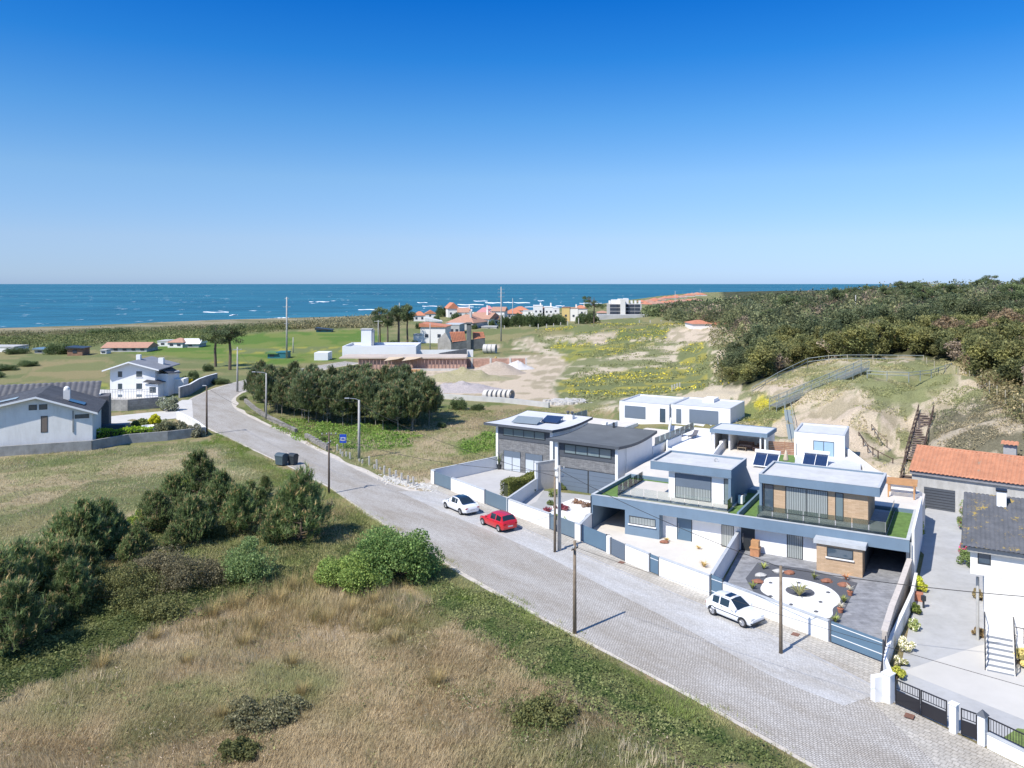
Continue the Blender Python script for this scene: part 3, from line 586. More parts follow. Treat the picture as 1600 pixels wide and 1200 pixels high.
railing('terrace_railing', [(2.0, 8.0), (2.0, 1.5), (12.05, 1.5), (12.05, 3.0)], 2.96, .9, '', par=hc, glass=clearglass('faint_glass', (.93, .96, .95), .06))
MB().tube([(9.6, 6.3, 5.98), (9.6, 6.3, 6.2), (9.75, 6.3, 6.3), (9.9, 6.3, 6.2)], .05).build('vent_pipe', m_metal, hc)
MB().tube([(.0, -.05, 0), (.0, -.05, 3.0)], .04).build('drain_pipe', m_frame, hc)
ac = thing('air_conditioner', 'white air conditioner beside the dark blue side wall of the upper storey', 'air conditioner', cdl(12.4, 4.9) + (2.8,), RZ)
MB().box(-.2, .2, -.45, .45, .1, .85).build('casing', m_white, ac, bevel=.03); MB().lathe([(.28, 0), (.28, .02)], 16).build('fan_grille', m_fascia, ac).location = (-.0, 0, .86)
MB().box(-.2, .2, -.4, -.32, 0, .1).box(-.2, .2, .32, .4, 0, .1).build('bracket', m_fascia, ac)

hd = thing('flat_roofed_house', 'blue grey house with tan brick panels, a glass railed balcony and a green turf edge', 'house', cdl(13.26, 0) + (0,), RZ)
T = 13.26
MB().box(0, 6.4, .9, 9.3, 0, 2.2).build('wall', m_white, hd)
MB().box(6.4, 9.7, -1.0, 7, 0, 2.3 - .11).build('brick_room', m_tan, hd); MB().box(6.2, 9.95, -1.2, -.02, 2.2, 2.5).build('room_roof', m_cope, hd)
MB().box(12.62, 12.84, 0, 9.3, 0, 2.2).box(9.7, 12.62, 6.9, 7.05, 0, 2.2).box(9.702, 9.74, .4, 6.9, 0, 2.2).box(12.58, 12.618, .4, 6.9, 0, 2.2).build('carport_wall', m_darkblue, hd)
f = MB().box(-.06, 12.84, 0, .22, 2.2, 3.12).box(12.62, 12.84, .22, 9.3, 2.2, 3.12).box(0, 12.62, 9.1, 9.3, 2.2, 3.12); f.build('fascia', m_blue, hd)
f = MB().box(-.06, 12.86, -.02, .25, 3.122, 3.16).box(12.6, 12.86, .25, 9.3, 3.122, 3.16); f.build('coping', m_cope, hd)
MB().box(-.1, .08, .22, 10.9, 2.8, 3.3).build('party_wall', m_blue, hd)
MB().box(0, 12.62, .22, 9.1, 2.21, 2.72).build('roof', m_roofm, hd); MB().box(.08, 12.6, .22, 9.1, 2.722, 2.82).build('turf_strip', m_turf, hd)
MB().box(1.3, 11.15, .95, 8.6, 2.822, 2.93).build('roof_deck', m_deckg, hd)
door(hd, .15, 1.18, 0, 1.98, .9, m_frame); window(hd, 3.8, 5.05, .02, 1.98, .9, glass=m_curtain)
window(hd, 7.15, 9.05, 1.25, 2.0, -1.0, mull=1, sill=True)
MB().box(1.36, 9.64, 3.3, 8.4, 2.932, 5.38).build('upper_wall', m_tan, hd)
MB().box(1.14, 1.34, 2.9, 8.6, 2.8, 5.38).build('fin_wall', m_blue, hd); MB().box(1.14, 10.5, 2.9, 8.6, 5.382, 5.98).build('roof_slab', m_roofm, hd)
ring(MB(), 1.1, 10.54, 2.86, 8.64, 5.38, 6.12, .16).build('roof_parapet', m_blue, hd); ring(MB(), 1.08, 10.56, 2.84, 8.66, 6.122, 6.15, .2).build('roof_coping', m_cope, hd)
window(hd, 1.45, 2.25, 2.96, 5.25, 3.3, glass=m_glass); window(hd, 3.2, 6.6, 2.96, 5.25, 3.3, glass=m_curtain, mull=2); window(hd, 7.15, 7.8, 2.96, 5.25, 3.3, glass=m_paleglass)
railing('balcony_railing', [(1.4, 1.0), (11.15, 1.0), (11.15, 8.5)], 2.96, 1.0, '', par=hd, glass=m_rail2)
MB().tube([(12.95, -.06, 0), (12.95, -.06, 3.0)], .04).build('drain_pipe', m_cope, hd)

wl = thing('boundary_wall', 'tall narrow white wall beside the green turf edge of the brick panelled house', 'wall', cdl(26.32, 0) + (0,), RZ)
MB().box(-.08, .1, .2, 11, 0, 3.9).build('wall_panel', m_white, wl)

def solar_heater(label, u, v, z=3.1, rz=R(-30)):
    p = G(u, v, z); t_ = thing('solar_water_heater', label, 'solar panel', p, rz, 'solar water heaters on stands behind the blue pair of houses')
    a = R(32); c_, s_ = math.cos(a), math.sin(a)
    def pl(x, y): return (x, y * c_, .18 + (y + 1.0) * s_)
    def slab(m, x0, x1, y0, y1, o0, o1):
        P = [(x0, y0), (x1, y0), (x1, y1), (x0, y1)]; k = len(m.v)
        for o_ in (o0, o1):
            for x, y in P: q = pl(x, y); m.v.append((q[0], q[1] - s_ * o_, q[2] + c_ * o_))
        m.f += [tuple(k + i for i in q) for q in ((0, 3, 2, 1), (4, 5, 6, 7), (0, 1, 5, 4), (1, 2, 6, 5), (2, 3, 7, 6), (3, 0, 4, 7))]
    m = MB(); slab(m, -1.25, 1.25, -1, 1, 0, .08); m.build('panel_frame', m_white, t_)
    for k in range(2): m = MB(); slab(m, -1.18 + 1.2 * k, -.04 + 1.2 * k, -.92, .92, .085, .1); m.build('solar_panel', m_solar, t_)
    MB().tube([(-1.3, 1.0 * c_, 1.45), (1.3, 1.0 * c_, 1.45)], .22, 12).build('water_tank', m_white, t_, smooth=False)
    for x in (-1.15, 1.15): MB().tube([(x, -.8, 0), (x, .9, .0), (x, .9, 1.25), (x, -.8, .2)], .025, 5).build('stand', m_metal, t_)
    return t_
solar_heater('blue solar panel with white tank on the flat roof behind the half shuttered house', 1197, 730, 3.0)
solar_heater('blue solar panel with white tank just behind the roof of the brick panelled house', 1274, 731, 3.1)

# ------------------------------------------------------------ the two grey stone fronted houses
def gatemesh(m, a, b_, h, z0=.05, th=.06): m.wall(a, b_, th, z0, h)
def curved_roof(par, x0, x1, y0, y1, zf, th, m_top, prof, skew=0.0):
    n = 10; top = MB(); fa = MB()
    def zz(f): return zf + prof(f)
    for k in range(n):
        f0, f1 = k / n, (k + 1) / n; ya, yb = y0 + (y1 - y0) * f0, y0 + (y1 - y0) * f1; sa, sb_ = skew * f0, skew * f1
        top.poly([(x0 + sa, ya, zz(f0)), (x1 + sa, ya, zz(f0)), (x1 + sb_, yb, zz(f1)), (x0 + sb_, yb, zz(f1))])
        fa.poly([(x0 + sa - .03, ya, zz(f0) - th), (x0 + sb_ - .03, yb, zz(f1) - th), (x1 + sb_ + .03, yb, zz(f1) - th), (x1 + sa + .03, ya, zz(f0) - th)])
        for x in (x0 - .03, x1 + .03):
            q = [(x + sa, ya, zz(f0) - th), (x + sb_, yb, zz(f1) - th), (x + sb_, yb, zz(f1) + .04), (x + sa, ya, zz(f0) + .04)]
            fa.poly(q if x > x0 else q[::-1])
    fa.poly([(x0 - .03, y0 - .03, zz(0) - th), (x1 + .03, y0 - .03, zz(0) - th), (x1 + .03, y0 - .03, zz(0) + .04), (x0 - .03, y0 - .03, zz(0) + .04)])
    fa.poly([(x0 - .03 + skew, y1, zz(1) - th), (x0 - .03 + skew, y1, zz(1) + .04), (x1 + .03 + skew, y1, zz(1) + .04), (x1 + .03 + skew, y1, zz(1) - th)])
    o = top.build('roof', m_top, par); fa.build('fascia', m_fascia, o); return o
AZ = math.atan2(-.55, .835)
ha = thing('stone_fronted_house', 'grey stone fronted house with two shuttered glass doors and solar panels on its pale roof', 'house', (-1.94, 96.47, 0), AZ)
MB().box(0, .3, 0, 8.6, 0, 5.32).box(7.55, 7.95, .0, 8.6, 0, 5.32).box(.3, 7.55, 8.4, 8.6, 0, 5.32).build('wall', m_white, ha)
MB().box(.3, 7.55, .12, .4, 0, 3.8).build('stone_facing', m_stone, ha); MB().box(.3, 7.55, .05, .4, 3.802, 5.3).build('upper_wall', m_fascia, ha)
window(ha, 1.0, 6.9, 4.2, 5.18, .05, mull=4, glass=m_paleglass, fr=.1)
for x0 in (1.05, 4.1): window(ha, x0, x0 + 2.45, .02, 2.42, .12, mull=2, glass=glassmat('white_curtain_glass', (.50, .55, .60), .1), name='glass_door', shutter=.3, fr=.07)
curved_roof(ha, -1.25, 8.3, -.75, 8.6, 5.62, .26, m_roofw, lambda f: -.25 * math.sin(math.pi * f) + .25 * f, .3)
for k, (x, y, rz) in enumerate([(3.0, 2.4, .12), (5.2, 4.6, .12)]):
    p = al(x, y); t_ = thing('rooftop_solar_array', ('large pale grey solar panel lying near the front of the white roof', 'smaller dark solar panel standing behind the large one on the white roof')[k], 'solar panel', (p[0], p[1], 5.66), AZ + rz)
    m = MB(); w_ = (1.7, 1.1)[k]; m.poly([(-w_, -1, .02), (w_, -1, .02), (w_, .9, .5), (-w_, .9, .5)]).poly([(-w_, .9, .45), (w_, .9, .45), (w_, -1, -.03), (-w_, -1, -.03)]); m.poly([(-w_, -1, -.03), (w_, -1, -.03), (w_, -1, .02), (-w_, -1, .02)])
    m.build('panel', mat('grey_solar_panel', (.22, .26, .28), rough=.25, var=.1) if k == 0 else m_solar, t_)
    MB().box(-w_ + .1, -w_ + .16, .8, .86, -.2, .44).box(w_ - .16, w_ - .1, .8, .86, -.2, .44).build('stand', m_metal, t_)
p = al(6.3, 7.0); ch = thing('chimney', 'short white chimney with grey cowls on the pale curved roof', 'chimney', (p[0], p[1], 5.45), AZ)
MB().box(-.5, .5, -.3, .3, 0, .75).build('stack', m_whiteold, ch)
for x in (-.3, .3): MB().lathe([(.1, .75), (.1, .95), (.2, .97), (.2, 1.12), (.08, 1.2)], 10, (x, 0, 0)).build('cowl', m_fascia, ch)
hb = thing('stone_fronted_house', 'dark grey stone fronted house with a dark flat roof and wide grey garage doors', 'house', (5.62, 87.02, 0), AZ)
MB().box(-.95, -.6, -.25, 8.6, 0, 5.2).box(6.3, 6.6, -.25, 8.6, 0, 5.2).box(-.6, 6.3, 8.4, 8.6, 0, 5.2).build('wall', m_white, hb)
MB().box(-.6, 6.3, .1, .4, 0, 3.6).build('stone_facing', m_stone, hb); MB().box(-.6, 6.3, .02, .4, 3.602, 5.2).build('upper_wall', m_fascia, hb)
window(hb, .05, 5.75, 3.95, 5.02, .02, mull=4, glass=m_paleglass, fr=.1)
door(hb, -.45, 2.9, 0, 2.38, .1, m_shut, 'garage_door', False, 5); door(hb, 3.05, 6.2, 0, 2.38, .1, m_shut, 'garage_door', False, 5)
curved_roof(hb, -1.75, 6.95, -.75, 8.7, 5.5, .26, m_roofd, lambda f: -.32 * math.sin(math.pi * f) + .25 * f, .2)
MB().tube([(6.75, 1.5, 0), (6.75, 1.5, 5.1)], .05).build('drain_pipe', m_whiteold, hb)
p = al(-1.94, 96.47); MB().tube([(2.0, 8.2, 5.4), (2.0, 8.2, 6.3)], .13).build('flue', m_frame, hb)
# raised rear terraces behind them
def bl(t, d): return (5.62 + .835 * t + .55 * d, 87.02 - .55 * t + .835 * d)
ta = thing('raised_terrace', 'raised turf terrace with white walls behind the pale roofed stone house', 'terrace', (-1.94, 96.47, 0), AZ)
MB().box(.0, 7.95, 8.62, 23.5, -.5, 2.98).build('terrace_wall', m_white, ta); MB().box(.2, 7.8, 8.8, 14.5, 2.982, 3.02).build('turf', m_turf, ta); MB().box(.2, 7.8, 14.5, 23.4, 2.982, 3.02).build('paving', m_pale, ta)
MB().box(7.7, 7.93, 8.7, 17, 3.022, 4.1).box(7.5, 8.1, 13.2, 13.8, 4.1, 4.5).build('dividing_wall', m_white, ta)
railing('railing', [(.1, 8.9), (.1, 23.2)], 3.05, 1.1, '', par=ta, posts=1.6)
tb = thing('raised_terrace', 'raised white terrace with a grey side door behind the dark roofed stone house', 'terrace', (5.62, 87.02, 0), AZ)
MB().box(-.95, 6.6, 8.62, 24, -.5, 2.98).build('terrace_wall', m_white, tb); MB().box(-.8, 6.4, 8.7, 24, 2.982, 3.02).build('paving', m_pale, tb)
MB().box(6.38, 6.62, 8.7, 17.5, 2.982, 3.85).build('parapet', m_white, tb)
MB().box(6.6, 6.66, 11.2, 13.4, 0, 2.6).build('side_door', m_frame, tb)
railing('railing', [(-.3, 9.6), (6.0, 9.6)], 3.05, 1.1, '', par=tb, posts=1.3); railing('railing', [(6.5, 9.6), (6.5, 22)], 3.87, .9, '', par=tb, posts=1.5)

# ------------------------------------------------------------ rear houses and pavilions
def annex(label, u, v, z, wid, dep, hgt, rz, zb=0.0, name='white_annex', rm=None):
    p = G(u, v, z); t_ = thing(name, label, 'house', p, rz)
    MB().box(0, wid, 0, dep, -3 - zb, hgt - .35).build('wall', m_white, t_)
    ring(MB(), 0, wid, 0, dep, hgt - .35, hgt, .18).build('parapet', m_white, t_); MB().box(.18, wid - .18, .18, dep - .18, hgt - .36, hgt - .12).build('roof', rm or m_roofw, t_)
    ring(MB(), -.03, wid + .03, -.03, dep + .03, hgt + .002, hgt + .04, .22).build('coping', m_cope, t_)
    return t_
r1 = annex('white flat roofed house with one wide grey shutter, leftmost behind the terraces', 968, 655, 3.0, 7.3, 8, 2.6, R(-29.5))
MB().box(.8, 3.9, -.06, .02, .35, 2.05).build('shutter', m_shut, r1); window(r1, 6.0, 6.8, .1, 2.0, 0, glass=m_glass)
r2 = annex('white flat roofed house with wide and narrow grey shutters above the loungers', 1048.5, 661, 3.0, 8.2, 8, 2.62, R(-29.5))
MB().box(2.6, 6.6, -.06, .02, .3, 2.15).build('shutter', m_shut, r2); MB().box(.75, 1.45, -.06, .02, .1, 2.05).build('shutter', m_shut, r2)
MB().box(3.0, 4.6, 5, 7.6, 2.5, 3.0).build('skylight', m_white, r2)
# terrace floor in front of it, and the patio behind the blue pair
pt = MB(); pt.prism([cdl(-.5, 9.4), cdl(26.4, 9.4), cdl(26.4, 16), cdl(20, 27), cdl(4, 34), bl(6.8, 24), bl(6.8, 15)], 0, 3.0); pt.build('patio', m_pale, kind='structure')
wt = MB()
for a, b_ in [((1041, 688, 1052, 664),), ]if False else []: pass
for (ua, va, ub, vb_, h_) in [(1042, 704, 1048, 664, 1.0), (1042, 712, 1112, 726, .9), (1112, 724, 1130, 700, .9)]:
    a, b_ = gp(ua, va, 3.0), gp(ub, vb_, 3.0); wt.wall(a, b_, .18, 2.9, 3.0 + h_)
wo = wt.build('garden_wall', m_white); tag(wo, 'low bright white wall enclosing the lounger terrace behind the blue pair', 'wall')
MB().prism([gp(1043, 711, 3), gp(1049, 665, 3), gp(1128, 672, 3), gp(1111, 723, 3)], 2.9, 3.03).build('terrace_floor', mat('white_paving', (.76, .75, .73), rough=.8, var=.05), kind='structure')
cb = thing('garden_pavilion', 'open fronted pavilion with a white roof and blue grey fascia sheltering outdoor seats', 'pavilion', G(1111, 702, 3.0), R(-31))
MB().box(0, 6.3, 4.0, 4.2, 0, 2.0).box(6.1, 6.3, 0, 4.0, 0, 2.0).box(1.9, 2.1, .5, 4.0, 0, 2.0).box(0, .15, 0, 4, 0, 2.0).build('wall', m_whiteold, cb)
MB().box(.9, 1.3, .3, 1.9, 0, 1.0).build('counter', m_white, cb)
MB().box(.05, .4, .0, .3, 0, 2.0).build('post', m_white, cb); MB().box(5.6, 5.75, .0, .15, 0, 2.0).build('post', m_white, cb)
ring(MB(), -.1, 6.5, -.2, 4.4, 2.0, 2.45, .14).build('fascia', m_blue, cb); MB().box(.04, 6.36, -.06, 4.26, 2.002, 2.38).build('roof', m_roofw, cb)
def garden_sofa(label, p, rz, w_):
    t_ = thing('garden_sofa', label, 'sofa', p, rz)
    wk = mat('brown_wicker', (.17, .10, .07), rough=.8, var=.3, scale=12); cu = mat('taupe_cushion', (.33, .25, .22), rough=.9, var=.15)
    MB().box(-w_ / 2, w_ / 2, -.4, .4, .05, .32).build('base', wk, t_, bevel=.03); MB().box(-w_ / 2, w_ / 2, .28, .42, .32, .8).build('backrest', wk, t_, bevel=.03)
    MB().box(-w_ / 2, -w_ / 2 + .14, -.4, .28, .32, .58).build('armrest', wk, t_, bevel=.02); MB().box(w_ / 2 - .14, w_ / 2, -.4, .28, .32, .58).build('armrest', wk, t_, bevel=.02)
    MB().box(-w_ / 2 + .16, w_ / 2 - .16, -.36, .26, .325, .45).build('seat_cushion', cu, t_, bevel=.04)
L_ = lambda x, y: tuple(Vector(G(1111, 702, 3.0)) + Vector((x * math.cos(R(-31)) - y * math.sin(R(-31)), x * math.sin(R(-31)) + y * math.cos(R(-31)), .03)))
garden_sofa('brown wicker sofa under the roof of the open pavilion', L_(3.4, 2.4), R(-31), 1.8); garden_sofa('brown wicker armchair at the right end of the pavilion seats', L_(4.9, 1.6), R(-75), .9)
tb_ = thing('low_table', 'low brown table in front of the wicker sofa in the pavilion', 'table', L_(3.3, 1.2), R(-31)); MB().box(-.5, .5, -.3, .3, .3, .36).build('tabletop', m_wood, tb_)
for x in (-.45, .45):
    for y in (-.25, .25): MB().box(x - .03, x + .03, y - .03, y + .03, 0, .3).build('leg', m_wood, tb_)
for k, (u, v) in enumerate([(1062, 682), (1083, 684)]):
    t_ = thing('sun_lounger', ('red and grey sun lounger on the white terrace, the left one', 'dark grey sun lounger on the white terrace, the right one')[k], 'sun lounger', G(u, v, 3.06), R(-40))
    c_ = mat('red_fabric', (.35, .05, .05), rough=.9) if k == 0 else mat('grey_fabric', (.12, .12, .14), rough=.9)
    MB().box(-.3, .3, -.9, .3, .25, .36).build('mattress', c_, t_, bevel=.03); m = MB(); m.poly([(-.3, .3, .3), (.3, .3, .3), (.3, .95, .85), (-.3, .95, .85)]).poly([(-.3, .95, .78), (.3, .95, .78), (.3, .3, .22), (-.3, .3, .22)]); m.build('backrest', mat('grey_fabric', (.12, .12, .14), rough=.9), t_)
    for x in (-.27, .27):
        for y in (-.8, .2): MB().box(x - .02, x + .02, y - .02, y + .02, 0, .25).build('leg', m_frame, t_)
r3 = annex('small white building with a pale blue two pane window below the sand slope', 1241, 715, 3.0, 5.2, 6.2, 2.9, R(-27))
window(r3, 2.0, 4.15, .12, 2.1, 0, mull=2, glass=mat('sky_blue_glass', (.33, .47, .60), rough=.1, var=.04)); MB().box(.2, .24, -.05, 0, .3, 1.6).build('drain_pipe', m_frame, r3)
# white garden wall that steps down to the right of it, with a timber shelter
a, b_ = gp(1312, 715, 3.0), gp(1388, 768, 3.0)
gw = MB(); gw.wall(gp(1310, 712, 3.0), gp(1378, 752, 2.8), .2, 0, (4.6, 3.4)); tag(gw.build('garden_wall', m_white), 'sloping white wall stepping down right of the pale blue window', 'wall')
MB().prism([gp(1240, 738, 3.0), gp(1345, 746, 3.0), gp(1345, 722, 3.0), gp(1245, 716, 3)], 2.9, 3.5).build('plinth', m_roofw, kind='structure')
ps = thing('timber_pergola', 'small orange timber pergola over a grey and white corner beside the long stairs', 'pergola', G(1388, 790, 2.2), R(-28))
for x in (0, 2.1):
    for y in (0, 2.2): MB().box(x - .06, x + .06, y - .06, y + .06, 0, 2.0).build('post', m_timber, ps)
for k in range(6): MB().box(-.2, 2.35, -.1 + .45 * k, .08 + .45 * k, 2.0, 2.12).build('beam', m_timber, ps)
MB().box(-.1, 2.2, 2.3, 2.45, 0, 2.0).build('back_wall', m_white, ps)
fb = thing('fence', 'reddish timber board fence between the pavilion and the small white building', 'fence', G(1197, 708, 3.0), R(-20))
for k in range(7): MB().box(0, 4.0, 0, .04, .02 + .2 * k, .19 + .2 * k).build('board', mat('reddish_timber', (.36, .20, .13), rough=.85, var=.25, scale=3), fb)
for x in (0, 2, 4): MB().box(x - .04, x + .04, .04, .12, 0, 1.45).build('post', m_timber, fb)
MB().prism([gp(1198, 728, 3.0), gp(1242, 730, 3.0), gp(1242, 712, 3.0), gp(1200, 710, 3.0)], 2.95, 3.05).build('lawn', m_turf, kind='structure')
pu = thing('closed_parasol', 'small closed beige garden parasol on the turf beside the little white building', 'parasol', G(1228, 725, 3.05)); MB().lathe([(.22, 0), (.22, .1), (.03, .12), (.03, .4)], 10).build('base', m_cope, pu); MB().lathe([(.26, .35), (.3, .5), (.12, 1.3), (.03, 1.5)], 10).build('canopy', mat('beige_canvas', (.55, .47, .36), rough=.9), pu, smooth=True)
# ------------------------------------------------------------ front walls, gates, gardens along the street
def wall_thing(label, a, b_, h=1.45, th=.2, m=None, name='garden_wall', cap=True, z0=0.0, cat='wall'):
    t_ = thing(name, label, cat, (a[0], a[1], z0)); d = Vector((b_[0] - a[0], b_[1] - a[1]))
    hh = h if hasattr(h, '__len__') else (h, h)
    MB().wall((0, 0), d, th, -.3, hh).build('wall_panel', m or m_white, t_)
    if cap: MB().wall((0, 0), d, th + .06, (hh[0] + .002, hh[1] + .002), (hh[0] + .06, hh[1] + .06)).build('coping', m_cope, t_)
    return t_
def gate_thing(label, a, b_, h=1.4, m=None, slats=True, horiz=False, name='gate', stripes=()):
    a = Vector(a); b_ = Vector(b_); L = (b_ - a).length; rz = math.atan2(b_.y - a.y, b_.x - a.x)
    t_ = thing(name, label, 'gate', (a.x, a.y, .1), rz)
    MB().box(.02, L - .02, -.03, .03, .05, h).build('gate_panel', m or m_gate, t_)
    f = MB()
    if slats and not horiz:
        n = int(L / .16)
        for k in range(n + 1): x = .03 + (L - .06) * k / n; f.box(x - .012, x + .012, -.05, .05, .06, h - .01)
    if horiz:
        for k in range(1, 9): f.box(.03, L - .03, -.045, .045, .05 + (h - .05) * k / 9 - .008, .05 + (h - .05) * k / 9 + .008)
    if f.v: f.build('ribs', m_gate if m is None else m, t_)
    for z in stripes: MB().box(.03, L - .03, -.05, .05, z, z + .04).build('bright_strip', m_white, t_)
    MB().box(-.04, .02, -.06, .06, 0, h + .04).build('gate_post', m_fascia, t_); MB().box(L - .02, L + .04, -.06, .06, 0, h + .04).build('gate_post', m_fascia, t_)
    return t_
wall_thing('short white end post of the front wall nearest the bare field', (-9.0, 89.5), (-8.6, 88.95), 1.55)
gate_thing('grey gate at the far left end of the front wall, next to the field', (-8.55, 88.9), (-6.55, 86.3))
wall_thing('white front wall between the two grey gates of the pale roofed stone house', (-6.5, 86.2), (-2.75, 81.15))
gate_thing('ribbed grey gate behind the white sedan and the red hatchback', (-2.68, 81.05), (-.35, 77.75))
wall_thing('long white front wall behind the red hatchback', (-.28, 77.65), (3.45, 72.75))
gate_thing('narrow grey gate just left of the double utility pole', (3.5, 72.65), (3.95, 72.0), 1.4)
gate_thing('grey green gate just right of the double utility pole', (4.1, 71.8), (5.5, 69.95))
wall_thing('pair of white gate posts between the grey green gate and the blue gate', (5.55, 69.85), (5.98, 69.25), 1.5)
gate_thing('plain blue sliding gate in front of the carport of the half shuttered house', (6.05, 69.15), (7.85, 66.45), 1.45, m_gate2, slats=False)
wall_thing('slim white post beside the blue sliding gate', (7.9, 66.35), (8.12, 65.95), 1.5, cap=False)
gate_thing('small grey louvred panel in the white wall right of the blue sliding gate', (8.18, 65.85), (9.1, 64.3), 1.35, m_shut, horiz=True, name='louvred_panel')
wall_thing('white front wall section between the louvred panel and the blue letterbox door', (9.15, 64.2), (10.65, 61.95))
gate_thing('narrow blue garden door with a white letterbox slot', (10.7, 61.85), (11.22, 61.1), 1.4, m_gate2, slats=False, stripes=(1.1,))
wall_thing('long white front wall in front of the half shuttered house garden', (11.28, 61.0), (14.15, 57.2), 1.5)
gate_thing('blue garden gate behind the white hatchback parked nearest the camera', (14.25, 57.15), (14.85, 56.4), 1.5, m_gate2, slats=False, stripes=(.35, 1.2))
wall_thing('long white front wall in front of the white gravel garden', (14.9, 56.3), (19.75, 49.85), 1.35)
gate_thing('wide low blue sliding gate with two white stripes', (19.85, 49.75), (21.85, 47.1), 1.3, m_gate2, slats=False, stripes=(.45, 1.12))
wall_thing('white wall dividing the two gardens of the blue pair', (14.35, 57.5), cdl(13.1, .85), 1.5)
wall_thing('short wall between the stone house garden and the carport', (5.85, 69.6), (7.2, 73.0), 1.4)
# left plot wall and the wall between the two stone houses
wall_thing('long white wall along the left side of the driveway, beside the field', (-8.9, 89.6), al(.05, -.0), 1.5)
wall_thing('low white wall with a hedge behind it between the stone houses', (-.45, 77.9), bl(-2.2, -2.0), (1.45, 1.3)); wall_thing('tall beige wall joining the two stone fronted houses', bl(-2.15, -1.9), bl(-1.05, .6), 3.0, m=mat('beige_render', (.52, .48, .44), var=.1)); wall_thing('tall white wall end beside the clipped hedge', bl(-2.3, -2.2), bl(-2.15, -1.95), 3.0, .3)
# right side walls of the last blue house
P_ = [(22.15, 47.6), (24.3, 51.2), (26.9, 55.3), (29.0, 58.7), (30.0, 60.3)]
wt_ = thing('boundary_wall', 'beige topped wall along the right side of the slate driveway', 'wall', (22.15, 47.6, 0)); m = MB(); c_ = MB()
for a, b_ in zip(P_[:-1], P_[1:]):
    a = (a[0] - 22.15, a[1] - 47.6); b_ = (b_[0] - 22.15, b_[1] - 47.6); m.wall(a, b_, .25, -.2, 1.7); c_.wall(a, b_, .36, 1.702, 1.76)
m.build('wall_panel', mat('beige_block', (.50, .44, .38), var=.2, scale=2, dirt=.2), wt_); c_.build('coping', mat('beige_coping', (.58, .52, .46), var=.15), wt_)
Q_2 = [(20.7, 43.5), (21.4, 46.0), (23.3, 49.0), (25.5, 52.2), (27.8, 55.6), (29.9, 59.2)]
wt_ = thing('retaining_wall', 'low curved white wall beside the planted strip of the long driveway', 'wall', (21, 43.3, 0)); m = MB()
for a, b_ in zip(Q_2[:-1], Q_2[1:]): m.wall((a[0] - 21, a[1] - 43.3), (b_[0] - 21, b_[1] - 43.3), .2, -.2, 1.0)
m.build('wall_panel', m_white, wt_)

# plots' ground sheets
def sheet(name, pts, z, m, th=.02): MB().prism(pts, z - th, z).build(name, m, kind='structure')
sheet('driveway', [(-8.8, 89.4), (-.4, 77.7), (2.5, 82.0), bl(-2.2, 0), al(7.9, .1), al(.1, .1)], .045, mat('driveway_concrete', (.47, .46, .45), rough=.85, var=.08, scale=.5, dirt=.15))
sheet('garden_ground', [(-.3, 77.5), (5.8, 69.5), (7.3, 73.2), cdl(0, 9), bl(7.0, 0), bl(-2.2, -1.9)], .04, mat('grey_paving', (.36, .36, .355), rough=.85, var=.12, scale=.8))
sheet('gravel_bed', [(1.6, 77.2), (4.4, 73.0), (6.2, 73.3), (7.1, 77.2), (9.6, 81.0), (6.6, 83.4)], .065, m_grav)
sheet('garden_ground', [(5.9, 69.2), (14.2, 57.2), cdl(13.2, 1.0), cdl(6.5, 1), cdl(3.3, 0), cdl(3.3, 7), cdl(.1, 7), cdl(0, -.1)], .045, m_pale)
sheet('gravel_bed', [(11.2, 61.6), (14.0, 57.9), cdl(12.95, .8), cdl(9.6, .8)], .07, mat('cream_gravel', (.66, .60, .52), rough=.95, var=.12, scale=10, bump=.5, bscale=40))
sheet('garden_ground', [(14.6, 57.3), (21.8, 47.2), (29.9, 60.1), cdl(25.9, 6.9), cdl(22.9, 6.9), cdl(22.9, -.9), cdl(19.6, -.9), cdl(19.6, .9), cdl(13.3, .9)], .045, m_slate)
sheet('planting_bed', [gp(1184, 880), gp(1165, 905), gp(1180, 930), (19.6, 50.4), gp(1310, 975), gp(1340, 912), gp(1260, 890)], .065, m_dgrav)
blob = [(1196, 904), (1215, 903), (1245, 905), (1275, 912), (1298, 920), (1314, 935), (1312, 945), (1300, 952), (1302, 962), (1296, 969), (1270, 966), (1235, 952), (1205, 935), (1186, 924), (1192, 913)]
def smooth_loop(p, n=5):
    q = [Vector(a) for a in p]
    for _ in range(2): q = [x for i in range(len(q)) for x in (q[i] * .75 + q[(i + 1) % len(q)] * .25, q[i] * .25 + q[(i + 1) % len(q)] * .75)]
    return [tuple(a) for a in q]
sheet('white_gravel_island', smooth_loop([gp(*q) for q in blob]), .085, m_grav)
isl = gp(1250, 926); sheet('planting_ring', [(isl[0] + 1.0 * math.cos(a * .3), isl[1] + 1.0 * math.sin(a * .3)) for a in range(21)], .10, m_dgrav)
sheet('driveway', [gp(1396, 1098), gp(1545, 1168), gp(1760, 1270), (62, 48), (58, 64), (43.5, 80.2), (37, 83.0), (34, 66)], .05, mat('long_driveway_concrete', (.43, .43, .425), rough=.85, var=.14, scale=.35, dirt=.25))
sheet('driveway', [gp(1410, 1050), gp(1760, 1190), (62, 44), gp(1600, 1000), gp(1530, 1010)], .056, mat('pale_tile_paving', (.53, .51, .47), rough=.8, var=.08, scale=.4))
sheet('lawn', [gp(1560, 1160), gp(1720, 1230), gp(1720, 1160), gp(1590, 1140)], .075, mat('lawn_grass', (.16, .22, .06), rough=1, var=.4, scale=3, bump=.6))
sheet('pavement', [(18.9, 42.7), (19.0, 44.5), (20.4, 45.6), (21.5, 46.9), (21.9, 46.6), (20.6, 43.4), (20.1, 42.6)], .018, m_side)
